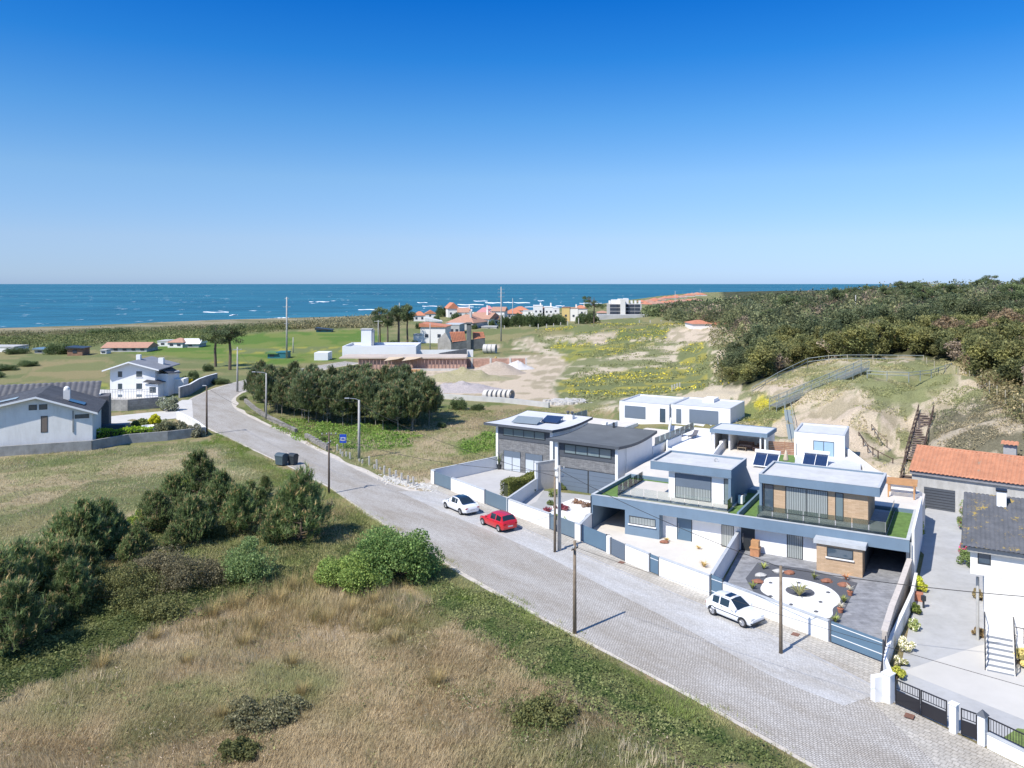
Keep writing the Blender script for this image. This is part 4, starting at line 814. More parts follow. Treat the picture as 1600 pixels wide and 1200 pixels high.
# ironwork gates at the lower right
def iron_gate(label, a, b_, leaves=1, h=1.35, solid=.75):
    a = Vector(a); b_ = Vector(b_); L = (b_ - a).length; rz = math.atan2(b_.y - a.y, b_.x - a.x); t_ = thing('iron_gate', label, 'gate', (a.x, a.y, .05), rz)
    for k in range(leaves):
        x0, x1 = L * k / leaves + .02, L * (k + 1) / leaves - .02
        if solid: MB().box(x0 + .03, x1 - .03, -.01, .01, .08, solid).build('sheet_panel', m_black, t_)
        f = MB(); f.box(x0, x0 + .05, -.03, .03, .05, h).box(x1 - .05, x1, -.03, .03, .05, h).box(x0, x1, -.028, .028, h - .05, h)
        for z in ((solid, solid + .12) if solid else (.1,)): f.box(x0 + .05, x1 - .05, -.02, .02, z, z + .03)
        f.build('gate_frame', m_black, t_); n = max(3, int((x1 - x0) / .13)); z0 = solid + .15 if solid else .13
        for j in range(1, n): x = x0 + (x1 - x0) * j / n; MB().box(x - .01, x + .01, -.01, .01, z0, h - .05).build('bar', m_black, t_)
    return t_
iron_gate('black double iron gate across the long driveway', (20.35, 42.5), (21.9, 40.25), 2)
iron_gate('narrow black iron gate between two white pillars', (22.2, 39.6), (22.72, 39.05), 1)
iron_gate('black iron railing on top of the low white wall in the bottom right corner', (22.98, 38.65), (24.9, 35.2), 1, .75, 0).location.z = .72
def pillar(label, p, w_, h, capm=None, rz=-.95):
    t_ = thing('gate_pillar', label, 'pillar', (p[0], p[1], 0), rz); MB().box(-w_, w_, -w_, w_, 0, h).build('shaft', m_white, t_, bevel=.02)
    if capm == 'dark': m = MB(); k = w_ + .06; m.poly([(-k, -k, h), (k, -k, h), (0, 0, h + .28)]).poly([(k, -k, h), (k, k, h), (0, 0, h + .28)]).poly([(k, k, h), (-k, k, h), (0, 0, h + .28)]).poly([(-k, k, h), (-k, -k, h), (0, 0, h + .28)]).poly([(-k, -k, h), (-k, k, h), (k, k, h), (k, -k, h)]); m.build('cap', m_fascia, t_)
    else: MB().box(-w_ - .04, w_ + .04, -w_ - .04, w_ + .04, h + .002, h + .07).build('cap', m_white, t_, bevel=.02)
    return t_
pillar('white pillar on the left side of the black double gate', (20.15, 42.85), .24, 1.5); pillar('white pillar between the black double gate and the narrow iron gate', (22.05, 39.92), .17, 1.4); pillar('white pillar with a dark pointed cap', (22.85, 38.85), .17, 1.45, 'dark')
wall_thing('white wall block left of the double gate pillar', (19.35, 42.9), (19.95, 43.05), 1.35, .35, cap=False); wall_thing('low white wall under the iron railing in the bottom right corner', (22.98, 38.6), (24.9, 35.2), .7, .22)
ir = thing('iron_railing', 'short curved black railing at the end of the slate driveway wall', 'railing', (19.9, 43.5, 0))
for k in range(9): p = Vector((.1 + .25 * k, .45 * k, 0)); MB().tube([p, p + Vector((0, 0, 1.0 + .08 * k))], .02, 5).build('bar', m_black, ir)
MB().tube([(.1 + .25 * k, .45 * k, 1.0 + .08 * k) for k in range(9)], .03, 5).build('top_rail', m_black, ir)
for (u, v, lb) in [(1421, 1122, 'rusty square manhole cover before the double iron gate'), (1243, 994, 'small square drain cover on the sidewalk by the near utility pole'), (971, 881, 'small drain cover below the grey louvred panel')]:
    o = MB().box(-.22, .22, -.22, .22, .1, .135).build('drain_cover', mat('rusty_iron', (.20, .10, .07), rough=.8, var=.3, scale=5)); p = G(u, v); o.location = (p.x, p.y, 0); o.rotation_euler = (0, 0, SA); tag(o, lb, 'drain cover')
# ------------------------------------------------------------ cars
m_tyre = mat('tyre_rubber', (.018, .018, .02), rough=.8); m_rim = mat('alloy', (.45, .45, .47), rough=.3, metal=.8, var=.1); m_rimd = mat('dark_alloy', (.10, .10, .11), rough=.35, metal=.6)
m_carglass = glassmat('car_glass', (.015, .025, .035), .04); m_red = mat('red_car_paint', (.52, .012, .02), rough=.3, var=.04, coat=.8); m_wcar = mat('white_car_paint', (.74, .75, .77), rough=.3, var=.02, coat=.7)
m_lamp = mat('headlamp', (.6, .62, .65), rough=.1, metal=.3); m_tail = mat('tail_lamp', (.35, .01, .01), rough=.2)
def car(label, u, v, heading, L_, W_, Hh, prof, paint, wheels, rim, roofglass=None, sedan=False, three_door=False, group='cars parked along the street'):
    """prof: list of (x, z_belt, z_roof, width factor); x from rear bumper (0) to front (1)"""
    p = G(u, v, .03); t_ = thing('parked_car', label, 'car', p, heading, group)
    hw = W_ / 2; st = []
    for x, zb, zr, wf in prof:
        X = (x - .5) * L_; w_ = hw * wf; z0 = .24 if .04 < x < .96 else .32
        k = 0 if zr <= zb else 1; wr = w_ * .93 - (zr - zb) * .34 if k else w_ * .93
        st.append([(w_ * .90, z0), (w_ * .99, z0 + .12), (w_, (z0 + zb) / 2 + .05), (w_ * .955, zb - .04), (w_ * .92, zb), (wr + .02, max(zr - .05, zb + .004)), (wr - .08, max(zr, zb + .012)), (0, max(zr, zb) + .035)])
    n = len(prof); VV_ = []; xs = [(q[0] - .5) * L_ for q in prof]
    for i in range(n):
        r_ = [(xs[i], y, z) for y, z in st[i]]; VV_.append(r_ + [(xs[i], -y, z) for y, z in st[i][:-1][::-1]])
    m = len(VV_[0]); groups = {'body': MB(), 'side_window': MB(), 'side_window2': MB(), 'windscreen': MB(), 'rear_window': MB(), 'roof': MB()}
    cabin = [prof[i][2] > prof[i][1] for i in range(n)]; full = [prof[i][2] > prof[i][1] + .32 for i in range(n)]
    runs = []; rid = 0; prev = False
    for i in range(n - 1):
        fi, fj = prof[i][2] - prof[i][1], prof[i + 1][2] - prof[i + 1][1]; wn = (cabin[i] or cabin[i + 1]) and not (abs(fi - fj) > .12 or (xs[i + 1] - xs[i]) < .13)
        if wn and not prev: rid += 1
        runs.append(rid); prev = wn
    def add(g, a): k = len(g.v); g.v += a; g.f.append((k, k + 1, k + 2, k + 3))
    for i in range(n - 1):
        for j in range(m - 1):
            q = [VV_[i][j], VV_[i + 1][j], VV_[i + 1][j + 1], VV_[i][j + 1]]; jj = min(j, m - 2 - j)
            key = 'body'
            if cabin[i] or cabin[i + 1]:
                fi = prof[i][2] - prof[i][1]; fj = prof[i + 1][2] - prof[i + 1][1]; steep = abs(fi - fj) > .12
                pil = len(prof[i]) > 4
                if jj == 4: key = 'body' if (steep or (xs[i + 1] - xs[i]) < .13) else (('side_window' if j == jj else 'side_window2') + '_%d' % runs[i])
                elif jj in (5, 6): key = ('windscreen' if fi > fj else 'rear_window') if steep and jj == 6 else ('roof' if roofglass and jj == 6 and not steep else 'body')
            add(groups.setdefault(key, MB()), q)
    for e, s in ((0, 1), (n - 1, -1)):
        k = len(groups['body'].v); ring_ = VV_[e]; groups['body'].v += ring_; groups['body'].f.append(tuple(range(k, k + m))[::s])
    bo = groups['body'].build('body', paint, t_)
    import bmesh as _b
    bm = _b.new(); bm.from_mesh(bo.data); _b.ops.remove_doubles(bm, verts=bm.verts, dist=.0005); _b.ops.recalc_face_normals(bm, faces=bm.faces); bm.to_mesh(bo.data); bm.free()
    for p_ in bo.data.polygons: p_.use_smooth = True
    bo.data.set_sharp_from_angle(angle=R(38)) if hasattr(bo.data, 'set_sharp_from_angle') else None
    for k_ in sorted(groups):
        nm = 'side_window' if k_.startswith('side') else k_
        if k_ not in ('body', 'roof') and groups[k_].f: groups[k_].build(nm, m_carglass, t_)
    if groups['roof'].f: groups['roof'].build('glass_roof', roofglass, t_)
    for wx in wheels:
        X = (wx - .5) * L_
        for s in (1, -1):
            y = s * (hw - .10); w_ = MB(); w_.v = []; n_ = 20
            def disc(mb, r0, y0, y1):
                k = len(mb.v)
                for yy in (y0, y1):
                    for a in range(n_): mb.v.append((X + r0 * math.cos(a * math.tau / n_), yy, .31 + r0 * math.sin(a * math.tau / n_)))
                for a in range(n_): b_ = (a + 1) % n_; mb.f.append((k + a, k + b_, k + n_ + b_, k + n_ + a))
                mb.f.append(tuple(range(k, k + n_))[::-1]); mb.f.append(tuple(range(k + n_, k + 2 * n_)))
            disc(w_, .31, y - s * .10, y + s * .095); wo_ = w_.build('wheel', m_tyre, t_)
            r_ = MB(); disc(r_, .20, y + s * .09, y + s * .105); ro = r_.build('rim', rim, wo_); sp = MB()
            for a in range(5):
                c0, s0 = math.cos(a * math.tau / 5 + .3), math.sin(a * math.tau / 5 + .3); sp.tube([(X + .03 * c0, y + s * .11, .31 + .03 * s0), (X + .19 * c0, y + s * .11, .31 + .19 * s0)], .022, 4)
            sp.build('spokes', m_metal, wo_)
            a_ = MB(); k = 0; n2 = 14
            pts = [(X + r * math.cos(a * math.pi / n2), y + s * .106 - s * .0, .30 + r * math.sin(a * math.pi / n2)) for r in (.315, .375) for a in range(n2 + 1)]
            k = len(a_.v); a_.v += pts; a_.f += [(k + i, k + i + 1, k + n2 + 2 + i, k + n2 + 1 + i) for i in range(n2)]; a_.build('wheel_arch', m_frame, t_)
    zf = prof[-2][1]; zr_ = prof[1][1]
    for s in (1, -1):
        MB().box(L_ * .475, L_ * .492, s * hw * .62 - .17, s * hw * .62 + .17, zf - .20, zf - .06).build('headlight', m_lamp, t_, bevel=.02)
        MB().box(-L_ * .495, -L_ * .475, s * hw * .72 - .16, s * hw * .72 + .13, zr_ - .24, zr_ - .10).build('tail_light', m_tail, t_, bevel=.02)
        MB().box(L_ * .16, L_ * .20, s * (hw + .02) - .09, s * (hw + .02) + .09, .92, 1.04).build('wing_mirror', paint, t_, bevel=.03)
        g = MB()
        for x in (-.12, .10): g.box(L_ * x - .08, L_ * x + .08, s * hw * .99 - .012, s * hw * .99 + .012, .80, .83)
        g.build('door_handle', m_frame if not sedan else paint, t_)
    MB().box(L_ * .484, L_ * .497, -.3, .3, .40, .52).build('grille', m_frame, t_); MB().box(-L_ * .502, -L_ * .492, -.26, .26, .50, .61).build('number_plate', m_lamp, t_)
    MB().box(-L_ * .42, L_ * .42, -hw * .8, hw * .8, .15, .26).build('underbody', m_frame, t_)
    return t_
HG = math.atan2(57.0 - 88.0, 14.2 + 8.0)            # pointing towards the camera along the street
sed = [(0, .62, .6, .80), (.03, .86, .8, .90), (.10, 1.0, .99, .97), (.17, 1.01, 1.02, .99), (.34, .93, 1.38, 1), (.42, .92, 1.42, 1), (.43, .92, 1.425, 1), (.58, .90, 1.41, 1), (.74, .90, .92, .99), (.86, .82, .8, .98), (.95, .70, .6, .92), (1, .55, .5, .78)]
hat = [(0, .62, .6, .84), (.02, .92, .9, .93), (.045, 1.0, 1.02, .96), (.12, .98, 1.40, .99), (.30, .95, 1.46, 1), (.33, .95, 1.465, 1), (.52, .92, 1.45, 1), (.70, .92, .94, 1), (.84, .84, .8, .98), (.95, .72, .6, .92), (1, .55, .5, .78)]
cor = [(0, .60, .6, .86), (.02, .88, .8, .94), (.05, .95, .97, .97), (.13, .93, 1.36, .99), (.16, .93, 1.38, 1), (.30, .92, 1.42, 1), (.325, .92, 1.42, 1), (.52, .90, 1.40, 1), (.70, .90, .92, 1), (.86, .80, .8, .97), (.95, .72, .6, .90), (1, .55, .5, .78)]
car('white sedan with a dark glass roof parked in front of the ribbed gate', 719, 797, HG + math.pi, 4.55, 1.78, 1.42, sed, m_wcar, (.20, .80), m_rimd, roofglass=m_carglass, sedan=True)
car('red hatchback parked behind the white sedan', 778, 823, HG + math.pi, 4.0, 1.74, 1.45, hat, m_red, (.18, .82), m_rim)
cw = car('small white hatchback with a sunroof and black door strips, parked facing the camera', 1148, 966, HG + .02, 3.75, 1.62, 1.42, cor, m_wcar, (.17, .82), m_rim)
MB().box(-.55, -.12, -.36, .36, 1.458, 1.478).build('sunroof', m_carglass, cw); MB().box(-1.1, 1.0, -.83, -.81, .58, .62).build('door_strip', m_frame, cw); MB().box(-1.1, 1.0, .81, .83, .58, .62).build('door_strip', m_frame, cw); MB().box(1.78, 1.9, -.7, .7, .34, .42).build('bumper_strip', m_frame, cw)

# ------------------------------------------------------------ poles, lamps, cables
m_concp = mat('concrete_pole', (.42, .41, .39), rough=.9, var=.2, scale=2); m_creos = mat('dark_timber_pole', (.12, .09, .07), rough=.9, var=.35, scale=3)
def pole(name, label, u, vb, vt, z=0.0, r=(.14, .09), m=None, arm=None, cross=(), cat='utility pole', group=None, ins=True, lean=0):
    p = G(u, vb, z); h = (vb - vt) / F * p.y; t_ = thing(name, label, cat, p, 0, group)
    MB().tube([(0, 0, -.3), (lean, 0, h)], r, 8).build('post', m or m_wood, t_, smooth=True)
    for (dz, w_, rz) in cross:
        m_ = MB(); c_, s_ = math.cos(rz) * w_ / 2, math.sin(rz) * w_ / 2; m_.tube([(-c_, -s_, h - dz), (c_, s_, h - dz)], .05, 5); co = m_.build('crossarm', m_metal if m is m_concp else (m or m_wood), t_)
        if ins:
            for f_ in (-.9, -.3, .3, .9): MB().lathe([(.03, 0), (.05, .05), (.05, .14), (.02, .16)], 6, (c_ * f_, s_ * f_, h - dz + .05)).build('insulator', m_cope, co)
    if arm:
        dx, dy, up = arm; MB().tube([(0, 0, h - .05), (dx * .3, dy * .3, h + up * .7), (dx * .8, dy * .8, h + up)], .045, 6).build('arm', m_metal, t_)
        MB().box(dx - .35, dx + .25, dy - .12, dy + .12, h + up - .03, h + up + .09).build('lamp_head', m_metal, t_, bevel=.03)
    return (p.x, p.y, z + h)
tP15 = pole('utility_pole', 'tall concrete pole of the double pole beside the small grey gate', 874, 860, 727, m=m_concp, r=(.17, .12), cross=((.35, 1.1, .6), (1.0, .9, .6)))
tP15b = pole('utility_pole', 'thinner timber pole of the double pole beside the small grey gate', 867, 863, 745, m=m_wood, r=(.12, .08))
tP14 = pole('utility_pole', 'bare timber pole at the left edge of the road opposite the narrow blue door', 898, 990, 845, r=(.13, .09), cross=((.5, .7, .9),))
tP16 = pole('utility_pole', 'timber pole on the sidewalk beside the white gravel garden', 1220, 1021, 884, r=(.12, .09))
tP1 = pole('utility_pole', 'dark timber pole at the left road edge behind the pine saplings', 514, 772, 675, m=m_creos, r=(.12, .09), cross=((.3, 1.6, .2), (1.2, 1.4, 1.5)))
tP2 = pole('street_lamp', 'concrete street lamp standing by the bus stop sign', 561, 717, 625, m=m_concp, r=(.2, .13), arm=(-1.4, -.4, .25), cat='street lamp')
tP3 = pole('street_lamp', 'concrete street lamp in front of the left end of the pine stand', 416, 655, 583, m=m_concp, r=(.18, .11), arm=(-1.9, -.3, .2), cat='street lamp')
tP4 = pole('utility_pole', 'dark weathered pole at the corner of the wall where the road bends', 323, 679, 603, m=m_creos, r=(.17, .12), arm=(.0, -.7, .1))
tP5 = pole('utility_pole', 'thin concrete pole beside the two tall pines on the bend', 371, 612, 542, m=m_concp, r=(.24, .12), cross=((.6, 1.6, .3),))
tP6 = pole('power_pylon', 'very tall slender power pylon rising above the left fields to the horizon', 448, 560, 464, m=m_concp, r=(.32, .18), cross=((.5, 1.2, .2), (3.0, 2.2, .2), (8, 1.5, .2)), cat='power pylon')
for q in [('dark slim pole in front of the white two storey house', 236, 617, 577, m_creos), ('grey slim pole at the corner of the white two storey house', 250, 613, 572, m_concp), ('white slim post beside the yellow flowering hedge', 262, 612, 578, m_cope),
          ('pale concrete pole with a crossarm between the two tall dark pines left of the village', 591, 540, 500, m_concp), ('pale pole right beside the village pines', 624, 537, 473, m_concp), ('thin pole at the far right end of the village hedge', 801, 514, 466, m_concp), ('thin pale pole left of the tower of the building site', 458, 551, 527, m_concp),
          ('pale pole standing high on the wooded hill', 1337, 497, 461, m_concp), ('thin pole in the trees right of the apartment building', 1055, 489, 455, m_concp), ('thin white mast above the distant red roofs', 1094, 466, 451, m_cope), ('short pole in the shrubs left of the red roof by the sand', 1064, 507, 484, m_concp), ('thin pole beside the ruined cottage', 672, 548, 505, m_concp)]:
    zz_ = {'pale pole standing high on the wooded hill': 12.0, 'thin pole in the trees right of the apartment building': 2.0}.get(q[0], 0.0)
    pole('slim_pole', q[0], q[1], q[2], q[3], zz_, m=q[4], r=(.2, .12) if q[2] < 600 else (.13, .09), cross=((.5, 3.0, 0),) if 'crossarm' in q[0] else ())
tP12 = pole('power_pylon', 'tall concrete power pylon right of the village, taller than all poles near it', 783, 535, 448, m=m_concp, r=(.28, .16), cross=((1.0, 2.4, .1), (2.4, 2.8, .1), (3.9, 2.4, .1)), cat='power pylon')
m_cable = mat('black_cable', (.02, .02, .02), rough=.7)
def cable(label, a, b_, sag=.5, r=.022, n=18):
    A = Vector(a); B = Vector(b_); pts = [A.lerp(B, k / n) - Vector((0, 0, sag * 4 * (k / n) * (1 - k / n))) for k in range(n + 1)]
    tag(MB().tube(pts, r, 4).build('overhead_cable', m_cable), label, 'cable')
def off(p, dz, dx=0): return (p[0] + dx, p[1], p[2] + dz)
cable('black cable from the double pole down to the pole by the gravel garden', off(tP15, -.4), off(tP16, -.1), .35); 
cable('black cable from the gravel garden pole across the long driveway', off(tP16, -.1), (34.0, 43.5, 5.0), .3)
cable('thin cable from the bare roadside pole past the iron gates', off(tP14, -.4), (26.5, 33.0, 4.3), .3, .012)
cable('cable from the double pole back to the dark pole behind the saplings', off(tP15, -.5), off(tP1, -.3), .9, .018); cable('cable from the street lamp by the bus stop to the double pole', off(tP2, -.5), off(tP15, -1.0), .8, .018)
cable('cable between the two concrete street lamps in front of the pine stand', off(tP2, -.3), off(tP3, -.3), .9, .018); cable('cable from the dark pole behind the saplings to the wall corner pole', off(tP1, -.2), off(tP4, -.2), 1.0, .018)
cable('cable from the left street lamp to the pole by the two tall pines', off(tP3, -.2), off(tP5, -.5), .8, .02)

# ------------------------------------------------------------ bins, sign, posts, low walls
p = G(440, 727); bn = thing('waste_container', 'large dark grey waste container at the roadside, the left one of two', 'waste container', (p.x, p.y, .02), -.5)
m_bin = mat('dark_bin_plastic', (.07, .10, .12), rough=.5, var=.1); m_bin2 = mat('black_bin_plastic', (.03, .04, .05), rough=.5, var=.1)
def binbody(t_, w_, d_, h_, mm):
    m = MB(); m.prism([(-w_ * .42, -d_ * .42), (w_ * .42, -d_ * .42), (w_ * .42, d_ * .42), (-w_ * .42, d_ * .42)], .12, .13); k = len(m.v)
    b0 = [(-w_ * .42, -d_ * .42, .12), (w_ * .42, -d_ * .42, .12), (w_ * .42, d_ * .42, .12), (-w_ * .42, d_ * .42, .12)]; b1 = [(-w_ / 2, -d_ / 2, h_), (w_ / 2, -d_ / 2, h_), (w_ / 2, d_ / 2, h_), (-w_ / 2, d_ / 2, h_)]
    m.v += b0 + b1; m.f += [(k, k + 1, k + 5, k + 4), (k + 1, k + 2, k + 6, k + 5), (k + 2, k + 3, k + 7, k + 6), (k + 3, k, k + 4, k + 7)]; m.build('body', mm, t_)
    l = MB(); l.prism([(-w_ / 2 - .04, -d_ / 2 - .04), (w_ / 2 + .04, -d_ / 2 - .04), (w_ / 2 + .04, d_ / 2 + .04), (-w_ / 2 - .04, d_ / 2 + .04)], h_, h_ + .08); l.build('rim', mm, t_)
    c_ = MB(); n = 6; c_.v = []
    for k in range(n + 1):
        a = math.pi * k / n; y = -d_ / 2 * math.cos(a); z = h_ + .08 + .28 * math.sin(a); c_.v += [(-w_ / 2, y, z), (w_ / 2, y, z)]
    for k in range(n): c_.f.append((2 * k, 2 * k + 1, 2 * k + 3, 2 * k + 2))
    c_.f.append(tuple(2 * k for k in range(n + 1))); c_.f.append(tuple(2 * k + 1 for k in range(n + 1))[::-1]); c_.build('lid', mm, t_)
    for x in (-w_ * .35, w_ * .35):
        for y in (-d_ * .3, d_ * .3): MB().tube([(x - .03, y, .07), (x + .03, y, .07)], .07, 8).build('wheel', m_tyre, t_)
binbody(bn, 1.3, 1.05, 1.15, m_bin)
p = G(453, 727); bn2 = thing('waste_container', 'black waste container at the roadside, the right one of two', 'waste container', (p.x + .3, p.y + .3, .02), -.5); binbody(bn2, 1.0, .9, 1.05, m_bin2)
p = G(536, 703); bs = thing('bus_stop_sign', 'blue bus stop sign with a white panel on a thin post', 'sign', p); m_sign = mat('sign_blue', (.01, .06, .42), rough=.4, var=.03)
MB().tube([(0, 0, 0), (0, 0, 1.9)], .045).build('post', m_metal, bs); MB().box(-.45, .45, -.04, .04, .95, 2.1).build('sign_panel', m_sign, bs); MB().box(-.33, .33, -.055, -.041, 1.25, 1.7).build('white_panel', m_cope, bs)
m = MB(); m.box(-.2, .2, -.068, -.056, 1.40, 1.60).box(-.17, -.1, -.068, -.056, 1.34, 1.40).box(.1, .17, -.068, -.056, 1.34, 1.40); m.build('bus_symbol', m_sign, bs)
for k, (u0, v0, u1, v1) in enumerate([(383, 628, 463, 677), (478, 684, 512, 704)]):
    a, b_ = gp(u0, v0), gp(u1, v1); mid = [Vector(a).lerp(Vector(b_), f) + Vector((math.sin(f * 3.1) * -.9 if k == 0 else 0, 0)) for f in np.linspace(0, 1, 14)]
    t_ = thing('dry_stone_wall', ('long low dry stone wall beside the bend, in front of the pine stand', 'short low dry stone wall ending at the bus stop sign')[k], 'wall', (a[0], a[1], 0)); m = MB()
    for q0, q1 in zip(mid[:-1], mid[1:]): m.wall((q0.x - a[0], q0.y - a[1]), (q1.x - a[0], q1.y - a[1]), .45, -.1, .62 + .12 * random.Random(q0.x).random())
    m.build('stonework', brickmat('rubble_stone', (.34, .32, .29), (.24, .22, .20), (.10, .09, .08), .4, .2, .02, bump=1, noise=.5, nscale=2), t_)
m_post = mat('concrete_post', (.50, .48, .44), rough=.9, var=.2, scale=5)
for k, (u, vb, vt) in enumerate([(527, 704, 694), (532, 709, 702), (535, 713, 706), (541, 713, 706), (547, 717, 707), (561.5, 721, 717), (566, 724, 718), (577, 727, 713), (585, 732, 726), (589, 733, 718), (594, 734, 730), (600, 741, 728), (609, 745, 732), (618, 748, 735), (627, 752, 739), (637, 757, 743), (646, 760, 745)]):
    p = G(u, vb); h_ = (vb - vt) / F * p.y; o = MB().prism([(-.1, -.09), (.1, -.09), (.1, .09), (-.1, .09)], -.2, h_).build('fence_post', m_post, bevel=.02); o.location = (p.x, p.y, 0); o.rotation_euler = (random.Random(k).uniform(-.06, .06), random.Random(k + 9).uniform(-.07, .07), .4)
    tag(o, 'short weathered concrete post in the row between the bus stop and the front wall', 'fence post', 'row of concrete posts along the field')
# ------------------------------------------------------------ garage with the orange roof
m_tile = None
def tilemat(name, c1, c2, lich=None, lf=.0):
    m, t, b = nodes(name); tc = N(t, 'ShaderNodeTexCoord'); n1 = N(t, 'ShaderNodeTexNoise', i_Scale=1.3, i_Detail=7.0, i_Roughness=.75); t.links.new(tc.outputs['Object'], n1.inputs['Vector'])
    cr = N(t, 'ShaderNodeValToRGB'); e = cr.color_ramp.elements; e[0].position = .35; e[0].color = (*c2, 1); e[1].position = .65; e[1].color = (*c1, 1); t.links.new(n1.outputs['Fac'], cr.inputs[0]); last = cr.outputs[0]
    if lich:
        n2 = N(t, 'ShaderNodeTexNoise', i_Scale=.8, i_Detail=6.0, i_Roughness=.85); t.links.new(tc.outputs['Object'], n2.inputs['Vector']); mr = N(t, 'ShaderNodeMapRange', i_1=.60 - lf, i_2=.66 - lf); t.links.new(n2.outputs['Fac'], mr.inputs[0])
        mx = N(t, 'ShaderNodeMixRGB'); mx.inputs[2].default_value = (*lich, 1); t.links.new(mr.outputs[0], mx.inputs[0]); t.links.new(last, mx.inputs[1]); last = mx.outputs[0]
    t.links.new(last, b.inputs['Base Color']); b.inputs['Roughness'].default_value = .85; MATS[name] = m; return m
m_tile = tilemat('orange_tiles', (.54, .245, .14), (.38, .17, .10), (.30, .23, .17), -.01); m_tileg = tilemat('grey_tiles', (.12, .125, .14), (.075, .08, .09), (.38, .27, .06), .04)
def tiled_plane(par, P0, P1, P2, P3, m, pitch=.36, amp=.10, name='roof'):
    """corrugated tile plane: P0,P1 along the eave, P3,P2 along the ridge"""
    P0, P1, P2, P3 = map(Vector, (P0, P1, P2, P3)); n = max(2, int((P1 - P0).length / pitch)); V = []; Fq = []; sub = 6; rows = max(2, int((P3 - P0).length / .38)); nrm = (P1 - P0).cross(P3 - P0).normalized(); k = n * sub
    for j in range(rows + 1):
        for e_ in (0, 1):
            f = min(1, (j + e_) / rows) if e_ else j / rows
            for i in range(k + 1):
                g = i / k; a = P0.lerp(P1, g); b_ = P3.lerp(P2, g); q = a.lerp(b_, f) + nrm * (amp * (abs(math.sin(math.pi * g * n)) - .3) + (.035 if e_ == 0 else 0)); V.append(q)
    for j in range(rows):
        for i in range(k): a = (2 * j) * (k + 1) + i; Fq.append((a, a + 1, a + k + 2, a + k + 1))
        if j < rows - 1:
            for i in range(k): a = (2 * j + 1) * (k + 1) + i; Fq.append((a, a + 1, a + k + 2, a + k + 1))
    return npmesh(name, [tuple(v) for v in V], Fq, m, parent=par)
GA = math.atan2(-.61, .79); pg = Vector((41.1, 79.8, 0)); gt = thing('garage_building', 'long grey plastered garage with an orange tiled roof and a black slatted door', 'garage', pg, GA)
m_plast = mat('stained_plaster', (.46, .45, .42), rough=.9, var=.2, scale=1.2, dirt=.5)
MB().box(-1.1, 16, 0, 7, -.3, 3.45).build('wall', m_plast, gt); m = MB(); m.prism([(-1.1, 0), (-.9, 0), (-.9, 7), (-1.1, 7)], 3.45, 3.46)
m.poly([(-1.1, 7, 3.45), (-1.1, 0, 3.45), (-1.1, 3.6, 5.2)]).build('gable', m_plast, gt)
MB().box(-1.25, 16.2, -.25, 0.0, 3.3, 3.6).build('eaves_band', mat('grey_eaves', (.25, .25, .26), rough=.9, var=.2), gt)
tiled_plane(gt, (-1.35, -.4, 3.62), (16.2, -.4, 3.62), (16.2, 3.6, 5.5), (-1.35, 3.6, 5.5), m_tile); tiled_plane(gt, (16.2, 7.5, 3.62), (-1.35, 7.5, 3.62), (-1.35, 3.6, 5.5), (16.2, 3.6, 5.5), m_tile)
MB().tube([(-1.35, 3.6, 5.52), (16.2, 3.6, 5.52)], .11, 8).build('ridge_tiles', m_tile, gt)
gd = MB().box(0, 2.75, -.03, .05, 0, 2.15).build('garage_door', m_fascia, gt); m = MB()
for k in range(1, 8): m.box(.02, 2.73, -.05, -.031, .27 * k - .015, .27 * k + .015)
m.build('groove', m_black, gd); window(gt, 3.55, 4.6, 1.0, 2.0, 0, mull=3, sill=True)
gc = MB().box(6.3, 7.4, 4.4, 5.3, 4.6, 6.3).build('chimney', mat('grey_chimney', (.38, .38, .38), var=.1), gt); tiled_plane(gc, (6.1, 4.1, 6.45), (7.6, 4.1, 6.45), (7.6, 4.85, 6.75), (6.1, 4.85, 6.75), m_tile, name='chimney_cap'); tiled_plane(gc, (7.6, 5.6, 6.45), (6.1, 5.6, 6.45), (6.1, 4.85, 6.75), (7.6, 4.85, 6.75), m_tile, name='chimney_cap')
MB().box(6.35, 7.35, 4.45, 5.25, 6.302, 6.46).build('cap_support', m_plast, gc)

# ------------------------------------------------------------ white house at the right edge
HA = math.atan2(-.5, .866); ph = Vector((29.1, 49.3, 0)); hr = thing('white_house', 'cream white house at the right edge with lichen stained grey roof tiles and steps', 'house', ph, HA)
m_cream = mat('cream_render', (.78, .75, .69), rough=.85, var=.05, dirt=.08)
MB().box(0, 9, 0, 10.5, 0, 4.4).build('wall', m_cream, hr); MB().box(-.75, 9, -.02, 11, 4.402, 6.15).build('upper_wall', m_cream, hr)
window(hr, -.35, .35, 5.1, 5.95, -.02, glass=m_glass); window(hr, 3.2, 5.0, 2.6, 4.0, 0, glass=mat('white_shutter', (.75, .76, .8), var=.03), fm=m_white)
MB().box(-.9, 9, -.35, .0, 5.85, 6.15).build('eaves_soffit', mat('grey_soffit', (.35, .34, .32), var=.1), hr)
tiled_plane(hr, (-1.15, -.6, 6.2), (9.5, -.6, 6.2), (9.5, 5.8, 8.1), (-1.15, 5.8, 8.1), m_tileg, pitch=.25, amp=.045); tiled_plane(hr, (9.5, 12, 6.2), (-1.15, 12, 6.2), (-1.15, 5.8, 8.1), (9.5, 5.8, 8.1), m_tileg, pitch=.25, amp=.045)
m = MB(); m.poly([(-.75, 11, 6.15), (-.75, 0, 6.15), (-.75, 5.8, 7.95)]).build('gable', m_cream, hr)
MB().box(-1.25, -1.05, -.6, 12, 6.08, 6.1).build('verge', m_tileg, hr)
MB().box(.75, 1.3, 4.4, 4.95, 6.9, 8.7).build('chimney', m_white, hr); MB().box(.7, 1.35, 4.35, 5.0, 8.702, 8.8).build('chimney_top', m_black, hr)
MB().tube([(-.35, .8, 0), (-.35, .8, 4.0)], .09, 8).build('post', m_plast, hr)
